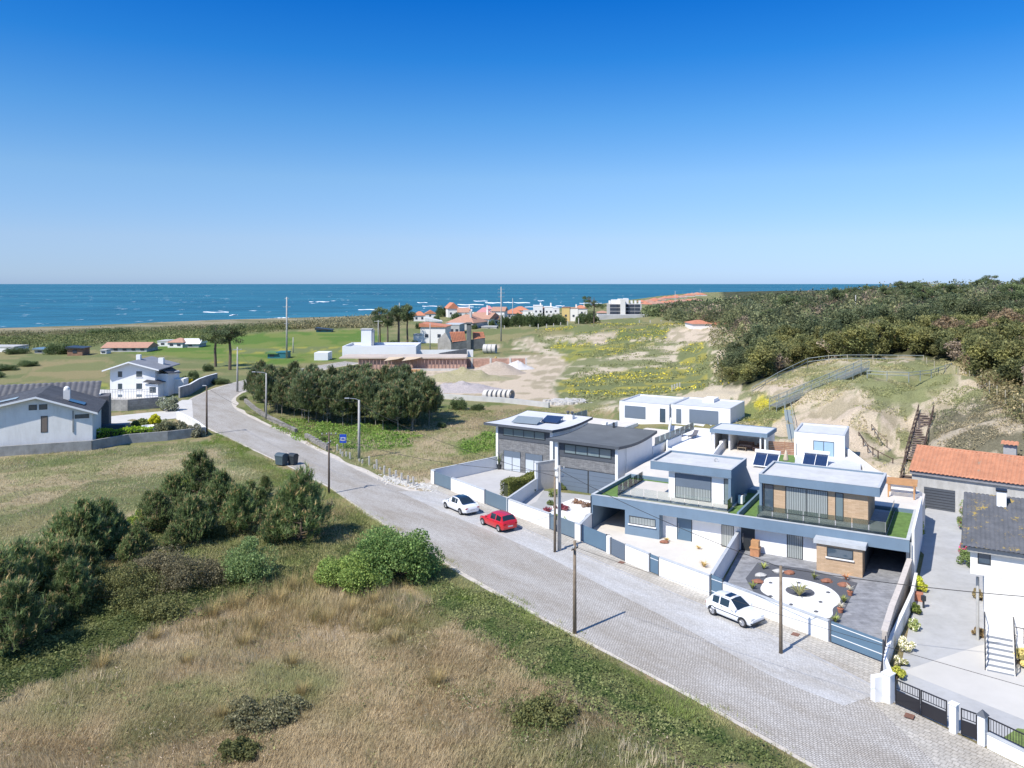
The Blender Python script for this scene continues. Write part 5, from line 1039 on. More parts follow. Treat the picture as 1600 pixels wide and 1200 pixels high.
st_ = MB()
for k in range(7): st_.box(.05, 1.5, -.42 * (7 - k) - .6 + .0, -.6 - .42 * (6 - k), 0, .17 * (k + 1))
st_.build('steps', m_cream, hr)
rs_ = MB()
for k in range(7): yy = -.42 * (7 - k) - .6; rs_.box(.1, 1.45, yy - .012, yy - .002, .17 * k + .01, .17 * (k + 1) - .03)
rs_.build('riser_shade', mat('riser_shade_grey', (.22, .24, .27), var=.1), hr); MB().box(.05, 1.5, -.6, 0, 0, 1.2).box(1.5, 6, -1.5, 0, .8, 1.2).build('landing', m_cream, hr)  # grey strips over the step fronts: their shade put into the colour
def stair_rail(x):
    m = MB(); m.tube([(x, -3.5, 0), (x, -3.5, .95), (x, -.55, 2.15), (x, 0, 2.15)], .035, 6); m.tube([(x, -3.5, .25), (x, -.55, 1.4)], .02, 5)
    for k in range(8): f = k / 7; m.tube([(x, -3.4 + 2.85 * f, .2 + 1.17 * f), (x, -3.4 + 2.85 * f, .95 + 1.2 * f)], .018, 5)
    return m.build('stair_railing', m_black, hr)
stair_rail(0.02); stair_rail(1.52); m = MB(); m.tube([(1.55, -1.45, 2.1), (6, -1.45, 2.1)], .03, 6).tube([(1.55, -1.45, 1.6), (6, -1.45, 1.6)], .015, 5)
for k in range(12): m.tube([(1.6 + .38 * k, -1.45, 1.2), (1.6 + .38 * k, -1.45, 2.1)], .015, 5)
m.build('landing_railing', m_black, hr)

# ------------------------------------------------------------ stairs and fences on the hill
def stairs(name, label, A, B, w_, n, m, rail=True, railm=None, railh=1.0, solid=False, bal=0):
    A = Vector(A); B = Vector(B); d = Vector((B.x - A.x, B.y - A.y, 0)); L = d.length; d.normalize(); s_ = Vector((-d.y, d.x, 0)); t_ = thing(name, label, 'stairs', A)
    D = B - A; st_ = MB()
    for k in range(n):
        c_ = D * ((k + .5) / n); q = [c_ - d * L / n * .55 - s_ * w_ / 2, c_ + d * L / n * .3 - s_ * w_ / 2, c_ + d * L / n * .3 + s_ * w_ / 2, c_ - d * L / n * .55 + s_ * w_ / 2]
        st_.prism([(a.x, a.y) for a in q], c_.z, c_.z + .07)
    st_.build('treads', m, t_)
    sg = MB()
    for sd_ in (-1, 1):
        o = s_ * (w_ / 2 * sd_); a = o; b_ = D + o; sg.wall(a.xy, b_.xy, .08, (-.15, D.z - .15), (.12, D.z + .12))
    sg.build('stringers', railm or m, t_)
    if rail:
        for sd_ in (-1, 1):
            o = s_ * (w_ / 2 * sd_ + .04 * sd_); r_ = MB(); k_ = max(3, int(D.length / 1.5)); r_.tube([o + Vector((0, 0, railh)), D + o + Vector((0, 0, railh))], .045, 5).tube([o + Vector((0, 0, railh * .5)), D + o + Vector((0, 0, railh * .5))], .03, 5)
            for j in range(k_ + 1): q = D * (j / k_) + o; r_.tube([q + Vector((0, 0, -.9)), q + Vector((0, 0, railh + .05))], .05, 5)
            if bal:
                for j in range(bal): q = D * (j / bal) + o; r_.tube([q + Vector((0, 0, .05)), q + Vector((0, 0, railh))], .028, 4)
            r_.build('handrail', railm or m, t_)
    return t_
m_stw = mat('dark_stair_timber', (.10, .065, .05), rough=.85, var=.3, scale=4); m_tread = mat('grey_brown_treads', (.20, .15, .12), rough=.85, var=.3, scale=3); m_galv = mat('galvanised_steel', (.27, .31, .30), rough=.6, metal=.0, var=.1)
a = G(1414, 792, .3); b_ = G(1428, 722, 2.6); c_ = G(1447, 645, 6.0)
stairs('wooden_stairs', 'dark wooden stairs, the lower flight between the turf roof and the orange tiled garage', a, b_, 1.6, 16, m_tread, railm=m_stw); stairs('wooden_stairs', 'dark wooden stairs, the upper flight climbing the sand slope above the orange roof', b_ + Vector((.1, .3, .1)), c_, 1.6, 22, m_tread, railm=m_stw)
sa = G(1208, 643, 4.2) + Vector((0, 0, .7)); sb2 = G(1352, 582, 9.1) + Vector((0, 0, .7)); stairs('metal_stairs', 'long galvanised metal stairs slanting up the sand slope', sa, sb2, 1.4, 60, mat('stair_grating', (.22, .22, .2), var=.2), railm=m_galv, railh=1.1, bal=70)
rp = thing('metal_walkway', 'narrow metal ramp dropping from the slanting stairs to the small white building', 'walkway', G(1230, 640, 4.6)); D = Vector(G(1240, 700, 3.0)) - Vector(G(1230, 640, 4.6)); s_ = Vector((1, .1, 0)) * .5
m = MB(); m.poly([-s_, s_, D + s_, D - s_]); m.build('deck', m_galv, rp)
for sd_ in (-1, 1): MB().tube([s_ * sd_ + Vector((0, 0, 1)), D + s_ * sd_ + Vector((0, 0, 1))], .04, 5).build('handrail', m_galv, rp)
def post_fence(label, pts, h=1.1, rails=2, gap=2.6, m=None, pm=None, name='fence', r=.06):
    t_ = thing(name, label, 'fence', pts[0]); P0 = Vector(pts[0]); rl = MB()
    for a, b_ in zip(pts[:-1], pts[1:]):
        A, B = Vector(a) - P0, Vector(b_) - P0; n = max(1, round((B - A).length / gap))
        for j in range(n): q = A.lerp(B, j / n); MB().tube([q + Vector((0, 0, -.5)), q + Vector((0, 0, h + .08))], r, 6).build('post', pm or m_post, t_)
        for j in range(rails): z = h * (1 - .48 * j); rl.tube([A + Vector((0, 0, z)), B + Vector((0, 0, z))], .05, 5)
    B = Vector(pts[-1]) - P0; MB().tube([B + Vector((0, 0, -.5)), B + Vector((0, 0, h + .08))], r, 6).build('post', pm or m_post, t_)
    if rails: rl.build('rail', m or m_galv, t_)
    return t_
def GT(u, v, z): p = G(u, v, z); return Vector((p.x, p.y, gz(p.x, p.y)))
m_bleach = mat('bleached_timber', (.42, .38, .28), rough=.9, var=.2)
post_fence('two rail fence along the top edge of the hill in front of the dark trees', [G(1175, 618, 5.2), G(1215, 594, 6.8), G(1262, 571, 8.5), G(1295, 567, 9.1), G(1324, 566, 9.4), G(1364, 566, 9.4), G(1443, 567, 9.4)], 1.2, 2, 4.5, pm=m_bleach)
post_fence('low grey railing along the sandy path on the hill top', [G(1355, 589, 9.0), G(1386, 591, 9.0), G(1420, 592, 9.0), G(1455, 588, 9.0), G(1487, 577, 9.2)], .9, 2, 3, pm=m_galv)
post_fence('wire fence of bleached posts running down the right side of the hill', [G(1448, 572, 9.3), G(1460, 578, 9.2), G(1478, 583, 9.2), G(1497, 588, 9.1), G(1515, 593, 9.0), G(1533, 602, 8.8), G(1546, 612, 8.6), G(1558, 620, 8.4), G(1571, 628, 8.3), G(1584, 634, 8.2), G(1598, 650, 7.9)], 1.3, 0, 9, pm=m_bleach)
post_fence('short timber edging with purple flowers beside it on the sand slope', [G(1342, 680, 4.0), G(1356, 700, 3.2), G(1372, 710, 3.0), G(1395, 722, 2.4)], .35, 1, 1.6, pm=m_stw, m=m_stw)
post_fence('thin timber edging high on the sand slope', [G(1362, 668, 4.6), G(1372, 680, 4.3), G(1386, 693, 3.6)], .35, 1, 1.6, pm=m_wood, m=m_wood)
for k, (u, v) in enumerate([(1050, 611), (1054, 609), (1058, 607), (1062, 606), (1122, 585), (1156, 573)]):
    p = GT(u, v, .6); o = MB().box(-.12, .12, -.12, .12, -.3, 1.2).build('fence_post', m_post); o.location = p; tag(o, 'pale stub post standing in the meadow behind the terraces', 'fence post', 'stub posts in the dune meadow')
# ------------------------------------------------------------ houses on the left
LA = R(22); pl_ = Vector((-56.9, 108.5, 0)); hl = thing('gabled_house', 'pale grey gabled house at the left edge with solar panels on its dark roof', 'house', pl_, LA)
m_pale_w = mat('pale_grey_render', (.80, .79, .76), rough=.85, var=.08, scale=.5, dirt=.25); m_slt = brickmat('slate_roof', (.10, .105, .115), (.065, .07, .08), (.03, .03, .035), .35, .3, .02, plane='xy', bump=1, noise=.35)
def gable(par, x0, x1, y0, y1, ze, zr, wallm, roofm, ov=.35, xr=None, th=.18, zb=-.3, barge=None, tiles=False):
    """walls + two roof planes, gable end towards -y"""
    xr = (x0 + x1) / 2 if xr is None else xr; sl = (zr - ze) / (xr - x0); sr = (zr - ze) / (x1 - xr)
    m = MB(); k = 0; m.v = [(x0, y0, zb), (x1, y0, zb), (x1, y0, ze), (xr, y0, zr), (x0, y0, ze), (x0, y1, zb), (x1, y1, zb), (x1, y1, ze), (xr, y1, zr), (x0, y1, ze)]
    m.f = [(0, 1, 2, 3, 4), (9, 8, 7, 6, 5), (0, 4, 9, 5), (1, 6, 7, 2), (4, 3, 8, 9), (2, 7, 8, 3)]; m.build('wall', wallm, par)
    if tiles:
        r = tiled_plane(par, (x0 - ov, y1 + ov, ze - sl * ov + .1), (x0 - ov, y0 - ov, ze - sl * ov + .1), (xr, y0 - ov, zr + .1), (xr, y1 + ov, zr + .1), roofm, pitch=.35)
        tiled_plane(par, (x1 + ov, y0 - ov, ze - sr * ov + .1), (x1 + ov, y1 + ov, ze - sr * ov + .1), (xr, y1 + ov, zr + .1), (xr, y0 - ov, zr + .1), roofm, pitch=.35); return r
    r = MB(); a, b_, c_ = (x0 - ov, ze - sl * ov), (xr, zr), (x1 + ov, ze - sr * ov); P = [(a[0], a[1] + .02), (b_[0], b_[1] + .02), (c_[0], c_[1] + .02), (c_[0], c_[1] + .02 + th), (b_[0], b_[1] + .02 + th), (a[0], a[1] + .02 + th)]
    for yy in (y0 - ov, y1 + ov): r.v += [(x, yy, z) for x, z in P]
    r.f = [(0, 1, 4, 5), (1, 2, 3, 4), (11, 10, 7, 6), (10, 9, 8, 7), (0, 6, 7, 1), (1, 7, 8, 2), (2, 8, 9, 3), (3, 9, 10, 4), (4, 10, 11, 5), (5, 11, 6, 0)]
    ro = r.build('roof', roofm, par)
    if barge:
        g = MB(); yy = y0 - ov - .03
        for p_, q_ in ((P[0], P[1]), (P[1], P[2])): g.poly([(p_[0], yy, p_[1] - .08), (q_[0], yy, q_[1] - .08), (q_[0], yy, q_[1] + th), (p_[0], yy, p_[1] + th)])
        g.build('bargeboard', barge, ro)
    return ro
m_wtrim = mat('white_trim', (.78, .79, .80), var=.03)
gable(hl, -17.5, 0, 0, 12, 5.0, 7.3, m_pale_w, m_slt, ov=.7, barge=m_wtrim, xr=-6.6)
for x0 in (-7.5, -6.3): window(hl, x0, x0 + .95, 5.65, 6.35, 0, glass=m_glass)
window(hl, -6.1, -5.3, 2.6, 4.8, 0, glass=mat('brown_shutter', (.20, .16, .13), var=.1)); window(hl, -2.1, -.4, 4.2, 4.75, 0, mull=2, glass=m_glass)
MB().box(-2.4, -2.25, -.12, 0, 2.4, 5.3).build('drain_pipe', m_plinth, hl)
MB().box(-3.9, -3.1, 3.2, 4.0, 5.8, 7.7).build('chimney', m_cream, hl); MB().lathe([(.42, 0), (.42, .1), (.35, .35), (.15, .5)], 10, (-3.5, 3.6, 7.7)).build('chimney_cap', m_whiteold, hl)
for k, (x0, x1, y0) in enumerate([(-14.5, -12.0, .2), (-11.5, -9.2, 1.4), (-3.2, -1.2, 2.0)]):
    zf_ = lambda x: 5.0 + (x + 17.5) * 2.3 / 10.9 + .34 if x < -6.6 else 7.3 - (x + 6.6) * 2.3 / 6.6 + .34
    m = MB(); m.poly([(x0, y0, zf_(x0)), (x1, y0, zf_(x1)), (x1, y0 + 2.2, zf_(x1)), (x0, y0 + 2.2, zf_(x0))]); m.poly([(x0, y0, zf_(x0) - .1), (x0, y0 + 2.2, zf_(x0) - .1), (x1, y0 + 2.2, zf_(x1) - .1), (x1, y0, zf_(x1) - .1)]); m.build('roof_solar_panel', glassmat('pale_solar_glass', (.35, .42, .45), .15) if k < 2 else m_solar, hl)
# lower wing with ribbed roof behind
hw_ = thing('ribbed_roof_wing', 'dark ribbed low roof of the building directly behind the gabled house', 'building', pl_, LA)
MB().box(-16, -.7, 12.5, 19, -.2, 5.2).build('wall', m_pale_w, hw_); tiled_plane(hw_, (-16.5, 12.2, 5.3), (-.4, 12.2, 5.3), (-.4, 17, 7.3), (-16.5, 17, 7.3), mat('dark_ribbed_metal', (.14, .14, .15), rough=.6, var=.3, scale=1), pitch=.8, amp=.1)
MB().box(-.35, 1.0, 12.1, 16, -.2, 5.5).build('side_wall', mat('dark_vertical_boards', (.13, .125, .13), rough=.8, var=.3, scale=3), hw_)
def poly_wall(label, pts, h, th, m, cap=None, name='garden_wall'):
    t_ = thing(name, label, 'wall', (pts[0][0], pts[0][1], 0)); o = pts[0]; mb = MB(); cp = MB()
    for a, b_ in zip(pts[:-1], pts[1:]): a = (a[0] - o[0], a[1] - o[1]); b_ = (b_[0] - o[0], b_[1] - o[1]); mb.wall(a, b_, th, -.3, h); cp.wall(a, b_, th + .08, h + .002, h + .06)
    mb.build('wall_panel', m, t_)
    if cap: cp.build('coping', cap, t_)
    return t_
o_ = (pl_.x, pl_.y); dl = (math.cos(LA), math.sin(LA)); nl = (-dl[1], dl[0])
def ll(x, y): return (o_[0] + dl[0] * x + nl[0] * y, o_[1] + dl[1] * x + nl[1] * y)
poly_wall('mottled grey wall running below the gabled house to the road corner', [ll(-30, -1.0), ll(0, -1.0), gp(200, 693), gp(262, 688), gp(320, 681)], 1.3, .3, m_plinth)
poly_wall('rendered grey wall behind the lawn strip in front of the white two storey house', [gp(150, 642), gp(200, 642), gp(255, 637)], 2.0, .3, brickmat('grey_block_wall', (.36, .35, .33), (.28, .27, .26), (.2, .2, .19), .8, .35, .02, noise=.4))
poly_wall('pale wall following the outer side of the bend beside the yellow hedge', [gp(280, 622), gp(296, 617), gp(310, 608), gp(322, 603), gp(339, 598)], 2.1, .3, m_plinth, m_wtrim)
poly_wall('white wall with pillars along the drive at the bend', [gp(277, 655), gp(290, 661), gp(308, 671), gp(320, 681)], 1.2, .3, m_whiteold, m_wtrim)
sheet('driveway', [gp(130, 668), gp(275, 654), gp(282, 640), gp(230, 645), gp(130, 655)], .04, m_conc)
sheet('lawn', [gp(150, 682), gp(290, 680), gp(268, 662), gp(150, 672)], .045, mat('lawn_grass', (.16, .22, .06)))
sheet('side_street', [gp(255, 640), gp(277, 655), gp(302, 655), gp(300, 625), gp(285, 625)], .03, m_conc)
# white two-storey house
pw = G(172, 621); h2 = thing('two_storey_house', 'white two storey house with a grey roof and four shuttered windows', 'house', pw, R(4)); S2 = 1.0
gable(h2, 0, 8.6, 0, 10, 5.6, 6.9, m_white, mat('grey_roof_sheet', (.22, .23, .25), rough=.8, var=.2, scale=.6), ov=1.1, barge=m_wtrim, xr=3.9)
for x0, w_ in ((1.5, .8), (5.0, 1.1)):
    for z0 in (4.0, 1.6): window(h2, x0, x0 + w_, z0, z0 + 1.1, 0, mull=2, sill=True)
    MB().box(x0, x0 + w_, -.04, 0, -.0, .55).build('shutter', m_shut, h2)
MB().box(3.4, 4.2, 4, 4.8, 6.6, 8.0).build('chimney', m_white, h2); MB().box(7.2, 8.2, 5.5, 6.3, 5.8, 7.2).build('chimney', m_white, h2)
MB().box(8.6, 10.6, 1.5, 8, -.3, 4.4).box(7.4, 9.8, -1.8, 1.49, -.3, 2.8).build('side_wing', m_white, h2); window(h2, 8.2, 9.4, 1.1, 2.2, -1.8, mull=3, glass=m_glass)
m = MB(); m.poly([(11.0, 1.1, 4.5), (11.0, 8.4, 3.8), (8.65, 8.4, 5.2), (8.65, 1.1, 5.5)]).poly([(10.2, -2.2, 2.85), (10.2, 2.2, 2.85), (7.0, 2.2, 3.7), (7.0, -2.2, 3.2)]); m.build('side_roof', m_slt, h2)
MB().box(10.6, 12.4, 5, 8, -.3, 2.9).build('rear_wing', m_pale_w, h2)
ft = MB(); fr_ = thing('iron_railing', 'low metal railing in front of the white two storey house', 'railing', (pw.x, pw.y, 0), R(4))
for k in range(24): ft.tube([(-2.5 + .5 * k, -2.5, 0), (-2.5 + .5 * k, -2.5, 1.9)], .03, 4)
ft.tube([(-2.5, -2.5, 1.9), (9, -2.5, 1.9)], .04, 4).tube([(-2.5, -2.5, 1.4), (9, -2.5, 1.4)], .03, 4); ft.build('rails', m_plinth, fr_)
sheet('driveway', [gp(140, 640), gp(250, 635), gp(262, 615), gp(140, 608)], .04, m_conc)
t_ = thing('garden_trailer', 'small dark covered trailer behind the bright green hedge', 'trailer', G(180, 676)); MB().box(-1.8, 1.8, -.7, .7, .35, 1.3).build('body', mat('blue_tarp', (.05, .09, .13), rough=.6, var=.2), t_, bevel=.1)
for x in (-.8, .8): MB().tube([(x, -.75, .3), (x, -.6, .3)], .3, 10).build('wheel', m_tyre, t_)
t_ = thing('garden_well', 'round white stone ring on the lawn beside the round bushes', 'well', G(232, 673)); MB().lathe([(1.15, 0), (1.15, .75), (.85, .78), (.85, .4)], 16).build('ring', m_white, t_)

# ------------------------------------------------------------ far houses, sheds and the village
m_or = tilemat('village_tiles', (.60, .24, .13), (.42, .17, .10)); m_ors = tilemat('faded_tiles', (.50, .27, .18), (.36, .21, .15)); m_pink = mat('pink_roof', (.55, .25, .24), var=.15)
m_vw = mat('village_white', (.76, .75, .73), rough=.9, var=.08, scale=.2); m_vg = mat('village_grey', (.45, .45, .44), rough=.9, var=.2, scale=.3); m_vy = mat('village_yellow', (.65, .48, .20), rough=.9, var=.1, scale=.2)
m_rust = mat('rusty_sheet', (.30, .17, .11), rough=.9, var=.4, scale=.6); m_teal = mat('teal_paint', (.03, .16, .19), rough=.5, var=.15); m_dwin = mat('far_window', (.05, .06, .08), rough=.3)
def far_house(label, u0, u1, vb, ve, vr, dep=9, rz=0.0, wm=None, rm=None, kind='hip', z=0.0, wins=2, chim=False, cat='house', name='village_house', floors=1):
    p = G(u0, vb, z); s_ = p.y / F; L = (u1 - u0) * s_ / max(.5, math.cos(rz)); he = (vb - ve) * s_; hr_ = (vb - vr) * s_; t_ = thing(name, label, cat, p, rz); wm = wm or m_vw; rm = rm or m_or
    MB().box(0, L, 0, dep, -9 if p.y > 400 else -1, he).build('wall', wm, t_); o = .5; r = MB()
    if kind == 'hip': q = min(L, dep) * .4; V = [(-o, -o, he), (L + o, -o, he), (L + o, dep + o, he), (-o, dep + o, he), (q, dep / 2, hr_), (L - q, dep / 2, hr_)]; Fc = [(0, 1, 5, 4), (1, 2, 5), (2, 3, 4, 5), (3, 0, 4), (3, 2, 1, 0)]
    elif kind == 'gable': V = [(-o, -o, he - .1), (L + o, -o, he - .1), (L + o, dep + o, he - .1), (-o, dep + o, he - .1), (-o, dep / 2, hr_), (L + o, dep / 2, hr_)]; Fc = [(0, 1, 5, 4), (1, 2, 5), (2, 3, 4, 5), (3, 0, 4), (3, 2, 1, 0)]
    elif kind == 'gablex': V = [(-o, -o, he - .1), (L + o, -o, he - .1), (L + o, dep + o, he - .1), (-o, dep + o, he - .1), (L / 2, -o, hr_), (L / 2, dep + o, hr_)]; Fc = [(0, 4, 5, 3), (4, 1, 2, 5), (0, 1, 4), (2, 3, 5), (3, 2, 1, 0)]
    elif kind == 'mono': V = [(-o, -o, hr_), (L + o, -o, he), (L + o, dep + o, he), (-o, dep + o, hr_), (-o, -o, he - .2), (L + o, -o, he - .2), (L + o, dep + o, he - .2), (-o, dep + o, he - .2)]; Fc = [(0, 1, 2, 3), (4, 5, 1, 0), (5, 6, 2, 1), (6, 7, 3, 2), (7, 4, 0, 3), (7, 6, 5, 4)]
    else: V = None; MB().box(-.15, L + .15, -.15, dep + .15, he, he + .35).build('roof', rm, t_)
    if V: r.v = V; r.f = Fc; r.build('roof', rm, t_)
    for fl in range(floors):
        for k in range(wins):
            x = L * (k + .5) / wins; zz_ = he * (fl + .35) / floors; w_ = MB().box(x - .6, x + .6, -.12, .0, zz_, zz_ + min(1.2, he / floors * .4)).build('window', m_dwin, t_)
    if chim: MB().box(L * .7, L * .7 + .9, dep * .3, dep * .3 + .9, he, hr_ + 1.6).build('chimney', wm, t_)
    return t_
far_house('long low shed with a faded orange roof left of the white two storey house', 160, 228, 550, 543, 536, 9, R(2), m_vg, m_ors, 'gable', wins=5, name='farm_shed', cat='shed')
far_house('small pink roofed shed cluster right of the long low shed', 262, 286, 543, 535, 529, 8, R(-5), m_vw, m_ors, 'hip', name='farm_shed', cat='shed'); far_house('dark sided greenhouse shed with a pale curved roof', 284, 310, 543, 537, 530, 8, R(3), m_vg, m_whiteold, 'gable', name='farm_shed', cat='shed', wins=1); far_house('small white shack left of the pink roofed shed', 246, 262, 541, 534, 528, 7, 0, m_vw, m_vg, 'flat', name='farm_shed', cat='shed', wins=1)
far_house('brown timber shed beside the large olive bush', 105, 127, 556, 544, 542, 6, R(8), m_rust, m_frame, 'mono', name='farm_shed', cat='shed', wins=1); far_house('low grey building at the left edge near the shore', -30, 22, 550, 543, 540, 8, 0, m_vw, m_vg, 'flat', name='farm_shed', cat='shed', wins=3); far_house('small pale glasshouse beside the left hedge', 54, 70, 552, 546, 544, 5, 0, m_vg, m_paleglass, 'mono', name='farm_shed', cat='shed', wins=1)
far_house('tiny white van shaped hut in the field left of the white house', 157, 166, 553, 548, 547, 3, 0, m_vw, m_vg, 'flat', name='field_hut', cat='hut', wins=1)
far_house('teal green container with a sloping green roof beside the tall pylon', 418, 432, 560, 552, 550, 5, 0, m_teal, mat('green_roof', (.12, .22, .06), var=.2), 'mono', name='container', cat='container', wins=1); far_house('dark half of the container pair beside the tall pylon', 432, 447, 560, 552, 551, 5, 0, m_teal, m_teal, 'flat', name='container', cat='container', wins=0)
far_house('dark blue green machinery standing in the middle of the bright field', 494, 517, 519, 515, 512, 5, 0, m_teal, m_frame, 'mono', name='field_machine', cat='machine', wins=2)
VH = [('white house with an orange mono pitch roof nearest the building site', 657, 696, 536, 510, 505, 12, -.10, m_vw, m_or, 'mono', 2, False), ('small white outbuilding with a blank wall left of the mono pitch house', 646, 658, 536, 524, 524, 6, 0, m_vw, m_vg, 'flat', 0, False),
 ('modern grey flat roofed house behind the ruined cottage', 694, 718, 524, 508, 506, 14, -.1, m_vg, m_cope, 'flat', 3, False), ('large hipped orange roofed house in the middle of the village', 698, 740, 517, 504, 492, 18, -.35, m_vg, m_ors, 'hip', 3, True), ('white mono pitch annex behind the nearest orange roof', 665, 690, 510, 502, 496, 12, .15, m_vw, m_whiteold, 'mono', 0, False),
 ('white house with an orange hip roof left of the village trees', 646, 664, 502, 493, 487, 14, .1, m_vw, m_or, 'hip', 2, False), ('grey house with a steep orange roof standing highest beside the trees', 700, 717, 496, 482, 473, 14, .25, m_vw, m_or, 'gablex', 2, False), ('white sided house with a long faded orange roof right of the big hipped roof', 732, 764, 509, 498, 489, 20, -.3, m_vw, m_ors, 'gable', 2, True),
 ('white cottage with a pinkish roof in the middle of the back row', 745, 766, 497, 488, 481, 16, .0, m_vw, m_pink, 'hip', 2, True), ('white terrace house behind the long faded roof', 722, 742, 497, 490, 487, 14, .1, m_vw, m_vw, 'flat', 2, True), ('tall orange roofed house just left of the tall pylon', 768, 788, 502, 486, 480, 18, -.1, m_vw, m_ors, 'gable', 2, False), ('blue grey walled house beneath the tall orange roof', 752, 768, 505, 492, 490, 12, -.2, m_shut, m_vg, 'flat', 2, False),
 ('salmon roofed house right of the tall pylon', 789, 816, 498, 490, 483, 18, .0, m_vg, m_or, 'hip', 2, False), ('white tower house above the hedge, left of a matching one', 834, 848, 493, 478, 477, 14, 0, m_vw, m_vw, 'flat', 2, True), ('white house with two chimneys above the hedge, right of a matching one', 851, 864, 493, 480, 477, 14, 0, m_vw, m_vw, 'flat', 2, True), ('low white extension between hedge and sea', 862, 874, 490, 482, 481, 12, 0, m_vw, m_vw, 'flat', 1, False),
 ('white garage row between the salmon roof and the tower house', 818, 836, 492, 486, 483, 12, 0, m_vw, m_vg, 'flat', 1, False), ('yellow house above the hedge', 878, 890, 502, 481, 480, 12, -.1, m_vy, m_rust, 'flat', 1, False), ('cream house with a wide dark window beside the yellow house', 889, 903, 502, 482, 480, 12, -.1, m_cream, m_ors, 'flat', 1, True), ('orange roofed house peeping over the dark round trees', 900, 918, 494, 482, 477, 14, 0, m_cream, m_or, 'hip', 1, True),
 ('orange roof just behind the bare sand patch, the larger one', 1083, 1113, 512, 506, 501, 14, 0, m_vw, m_or, 'hip', 0, False), ('orange roof beside the bare sand patch, the smaller one', 1120, 1146, 512, 507, 504, 12, 0, m_vw, m_or, 'hip', 0, False)]
for (lb, u0, u1, vb, ve, vr, dep, rz, wm, rm, kd, wn, chm) in VH:
    zz_ = 5.8 if u0 > 1080 else 0; vb2 = vb if u0 < 1000 else vb
    far_house(lb, u0, u1, vb2, ve, vr, dep, rz, wm, rm, kd, zz_, wn, chm)
# ruined cottage
pr = G(684, 548); ru = thing('ruined_cottage', 'ruined grey cottage with a broken orange roof and a dark chimney', 'cottage', pr, R(-3)); s_ = pr.y / F
m_ruin = mat('ruin_plaster', (.38, .36, .33), rough=.95, var=.35, scale=.5, dirt=.5); m_ruind = mat('ruin_dark', (.14, .15, .15), rough=.95, var=.4, scale=.5)
m = MB(); m.poly([(0, 0, 0), (4.6, -1, 0), (4.6, -1, 2.9), (2.6, -.4, 6.2), (0, 0, 3.8)]); m.poly([(0, 0, 0), (0, 0, 3.8), (2, 9, 3.8), (2, 9, 0)]); m.build('gable_wall', m_ruin, ru)
m = MB(); m.poly([(4.6, -1, 0), (15.5, 2.6, .6), (15.5, 2.6, 4.2), (4.6, -1, 2.9)]).poly([(15.5, 2.6, .4), (15.0, 9, .6), (15.0, 9, 4.2), (15.5, 2.6, 4.2)]); m.build('side_wall', m_ruind, ru)
tiled_plane(ru, (5.0, -1, 2.95), (9.4, .6, 3.4), (8.6, 3.6, 6.2), (3.6, 2.6, 6.1), m_or, pitch=.5); tiled_plane(ru, (11.6, 1.3, 3.7), (15.7, 2.6, 4.2), (14.8, 5.6, 6.0), (11.2, 4.4, 6.0), m_or, pitch=.5)
MB().box(9.6, 11.0, .5, 1.9, 0, 9.0).box(9.3, 11.3, .2, 2.2, 9.0, 9.4).build('chimney', m_ruind, ru)
# apartment block
pa = G(952, 499, 0); ap_ = thing('apartment_block', 'large grey apartment block with a pale central tower behind the dunes', 'apartment building', pa, 0); s_ = pa.y / F; Wd = 51 * s_; Hd = 26 * s_; m_apt = mat('apartment_render', (.46, .44, .41), rough=.9, var=.1, scale=.1)
MB().box(0, Wd * .34, 0, 14, 0, Hd * .93).box(Wd * .5, Wd, 1, 14, 0, Hd * .93).build('wall', m_apt, ap_); MB().box(Wd * .34, Wd * .48, -2, 14, 0, Hd * 1.22).build('tower', mat('pale_tower', (.66, .64, .58), var=.06, scale=.1), ap_); MB().box(Wd * .48, Wd * .5, .5, 14, 0, Hd * .9).build('glazed_stair', m_dwin, ap_)
MB().box(Wd * .12, Wd * .5, 4, 12, Hd * .93, Hd * 1.17).box(Wd * .5, Wd * .62, 4, 12, Hd * .93, Hd * 1.25).build('penthouse', m_vw, ap_)
for fl in range(4):
    for k, x in enumerate([.06, .14, .22, .29, .53, .58, .66, .74, .83, .91]):
        MB().box(Wd * x - .8, Wd * x + .8, -.15 if x < .4 else .85, .0 if x < .4 else 1.0, Hd * (.1 + .21 * fl), Hd * (.1 + .21 * fl) + 1.7).build('window', m_dwin, ap_)
for x in (.02, .1, .2, .7, .82, .95): MB().box(Wd * x, Wd * x + 1.2, 6, 7.2, Hd * .93, Hd * 1.12).build('chimney', m_vw, ap_)
MB().box(-Wd * .35, Wd * 1.1, -12, -1, 0, 3.2).build('podium', m_vg, ap_)
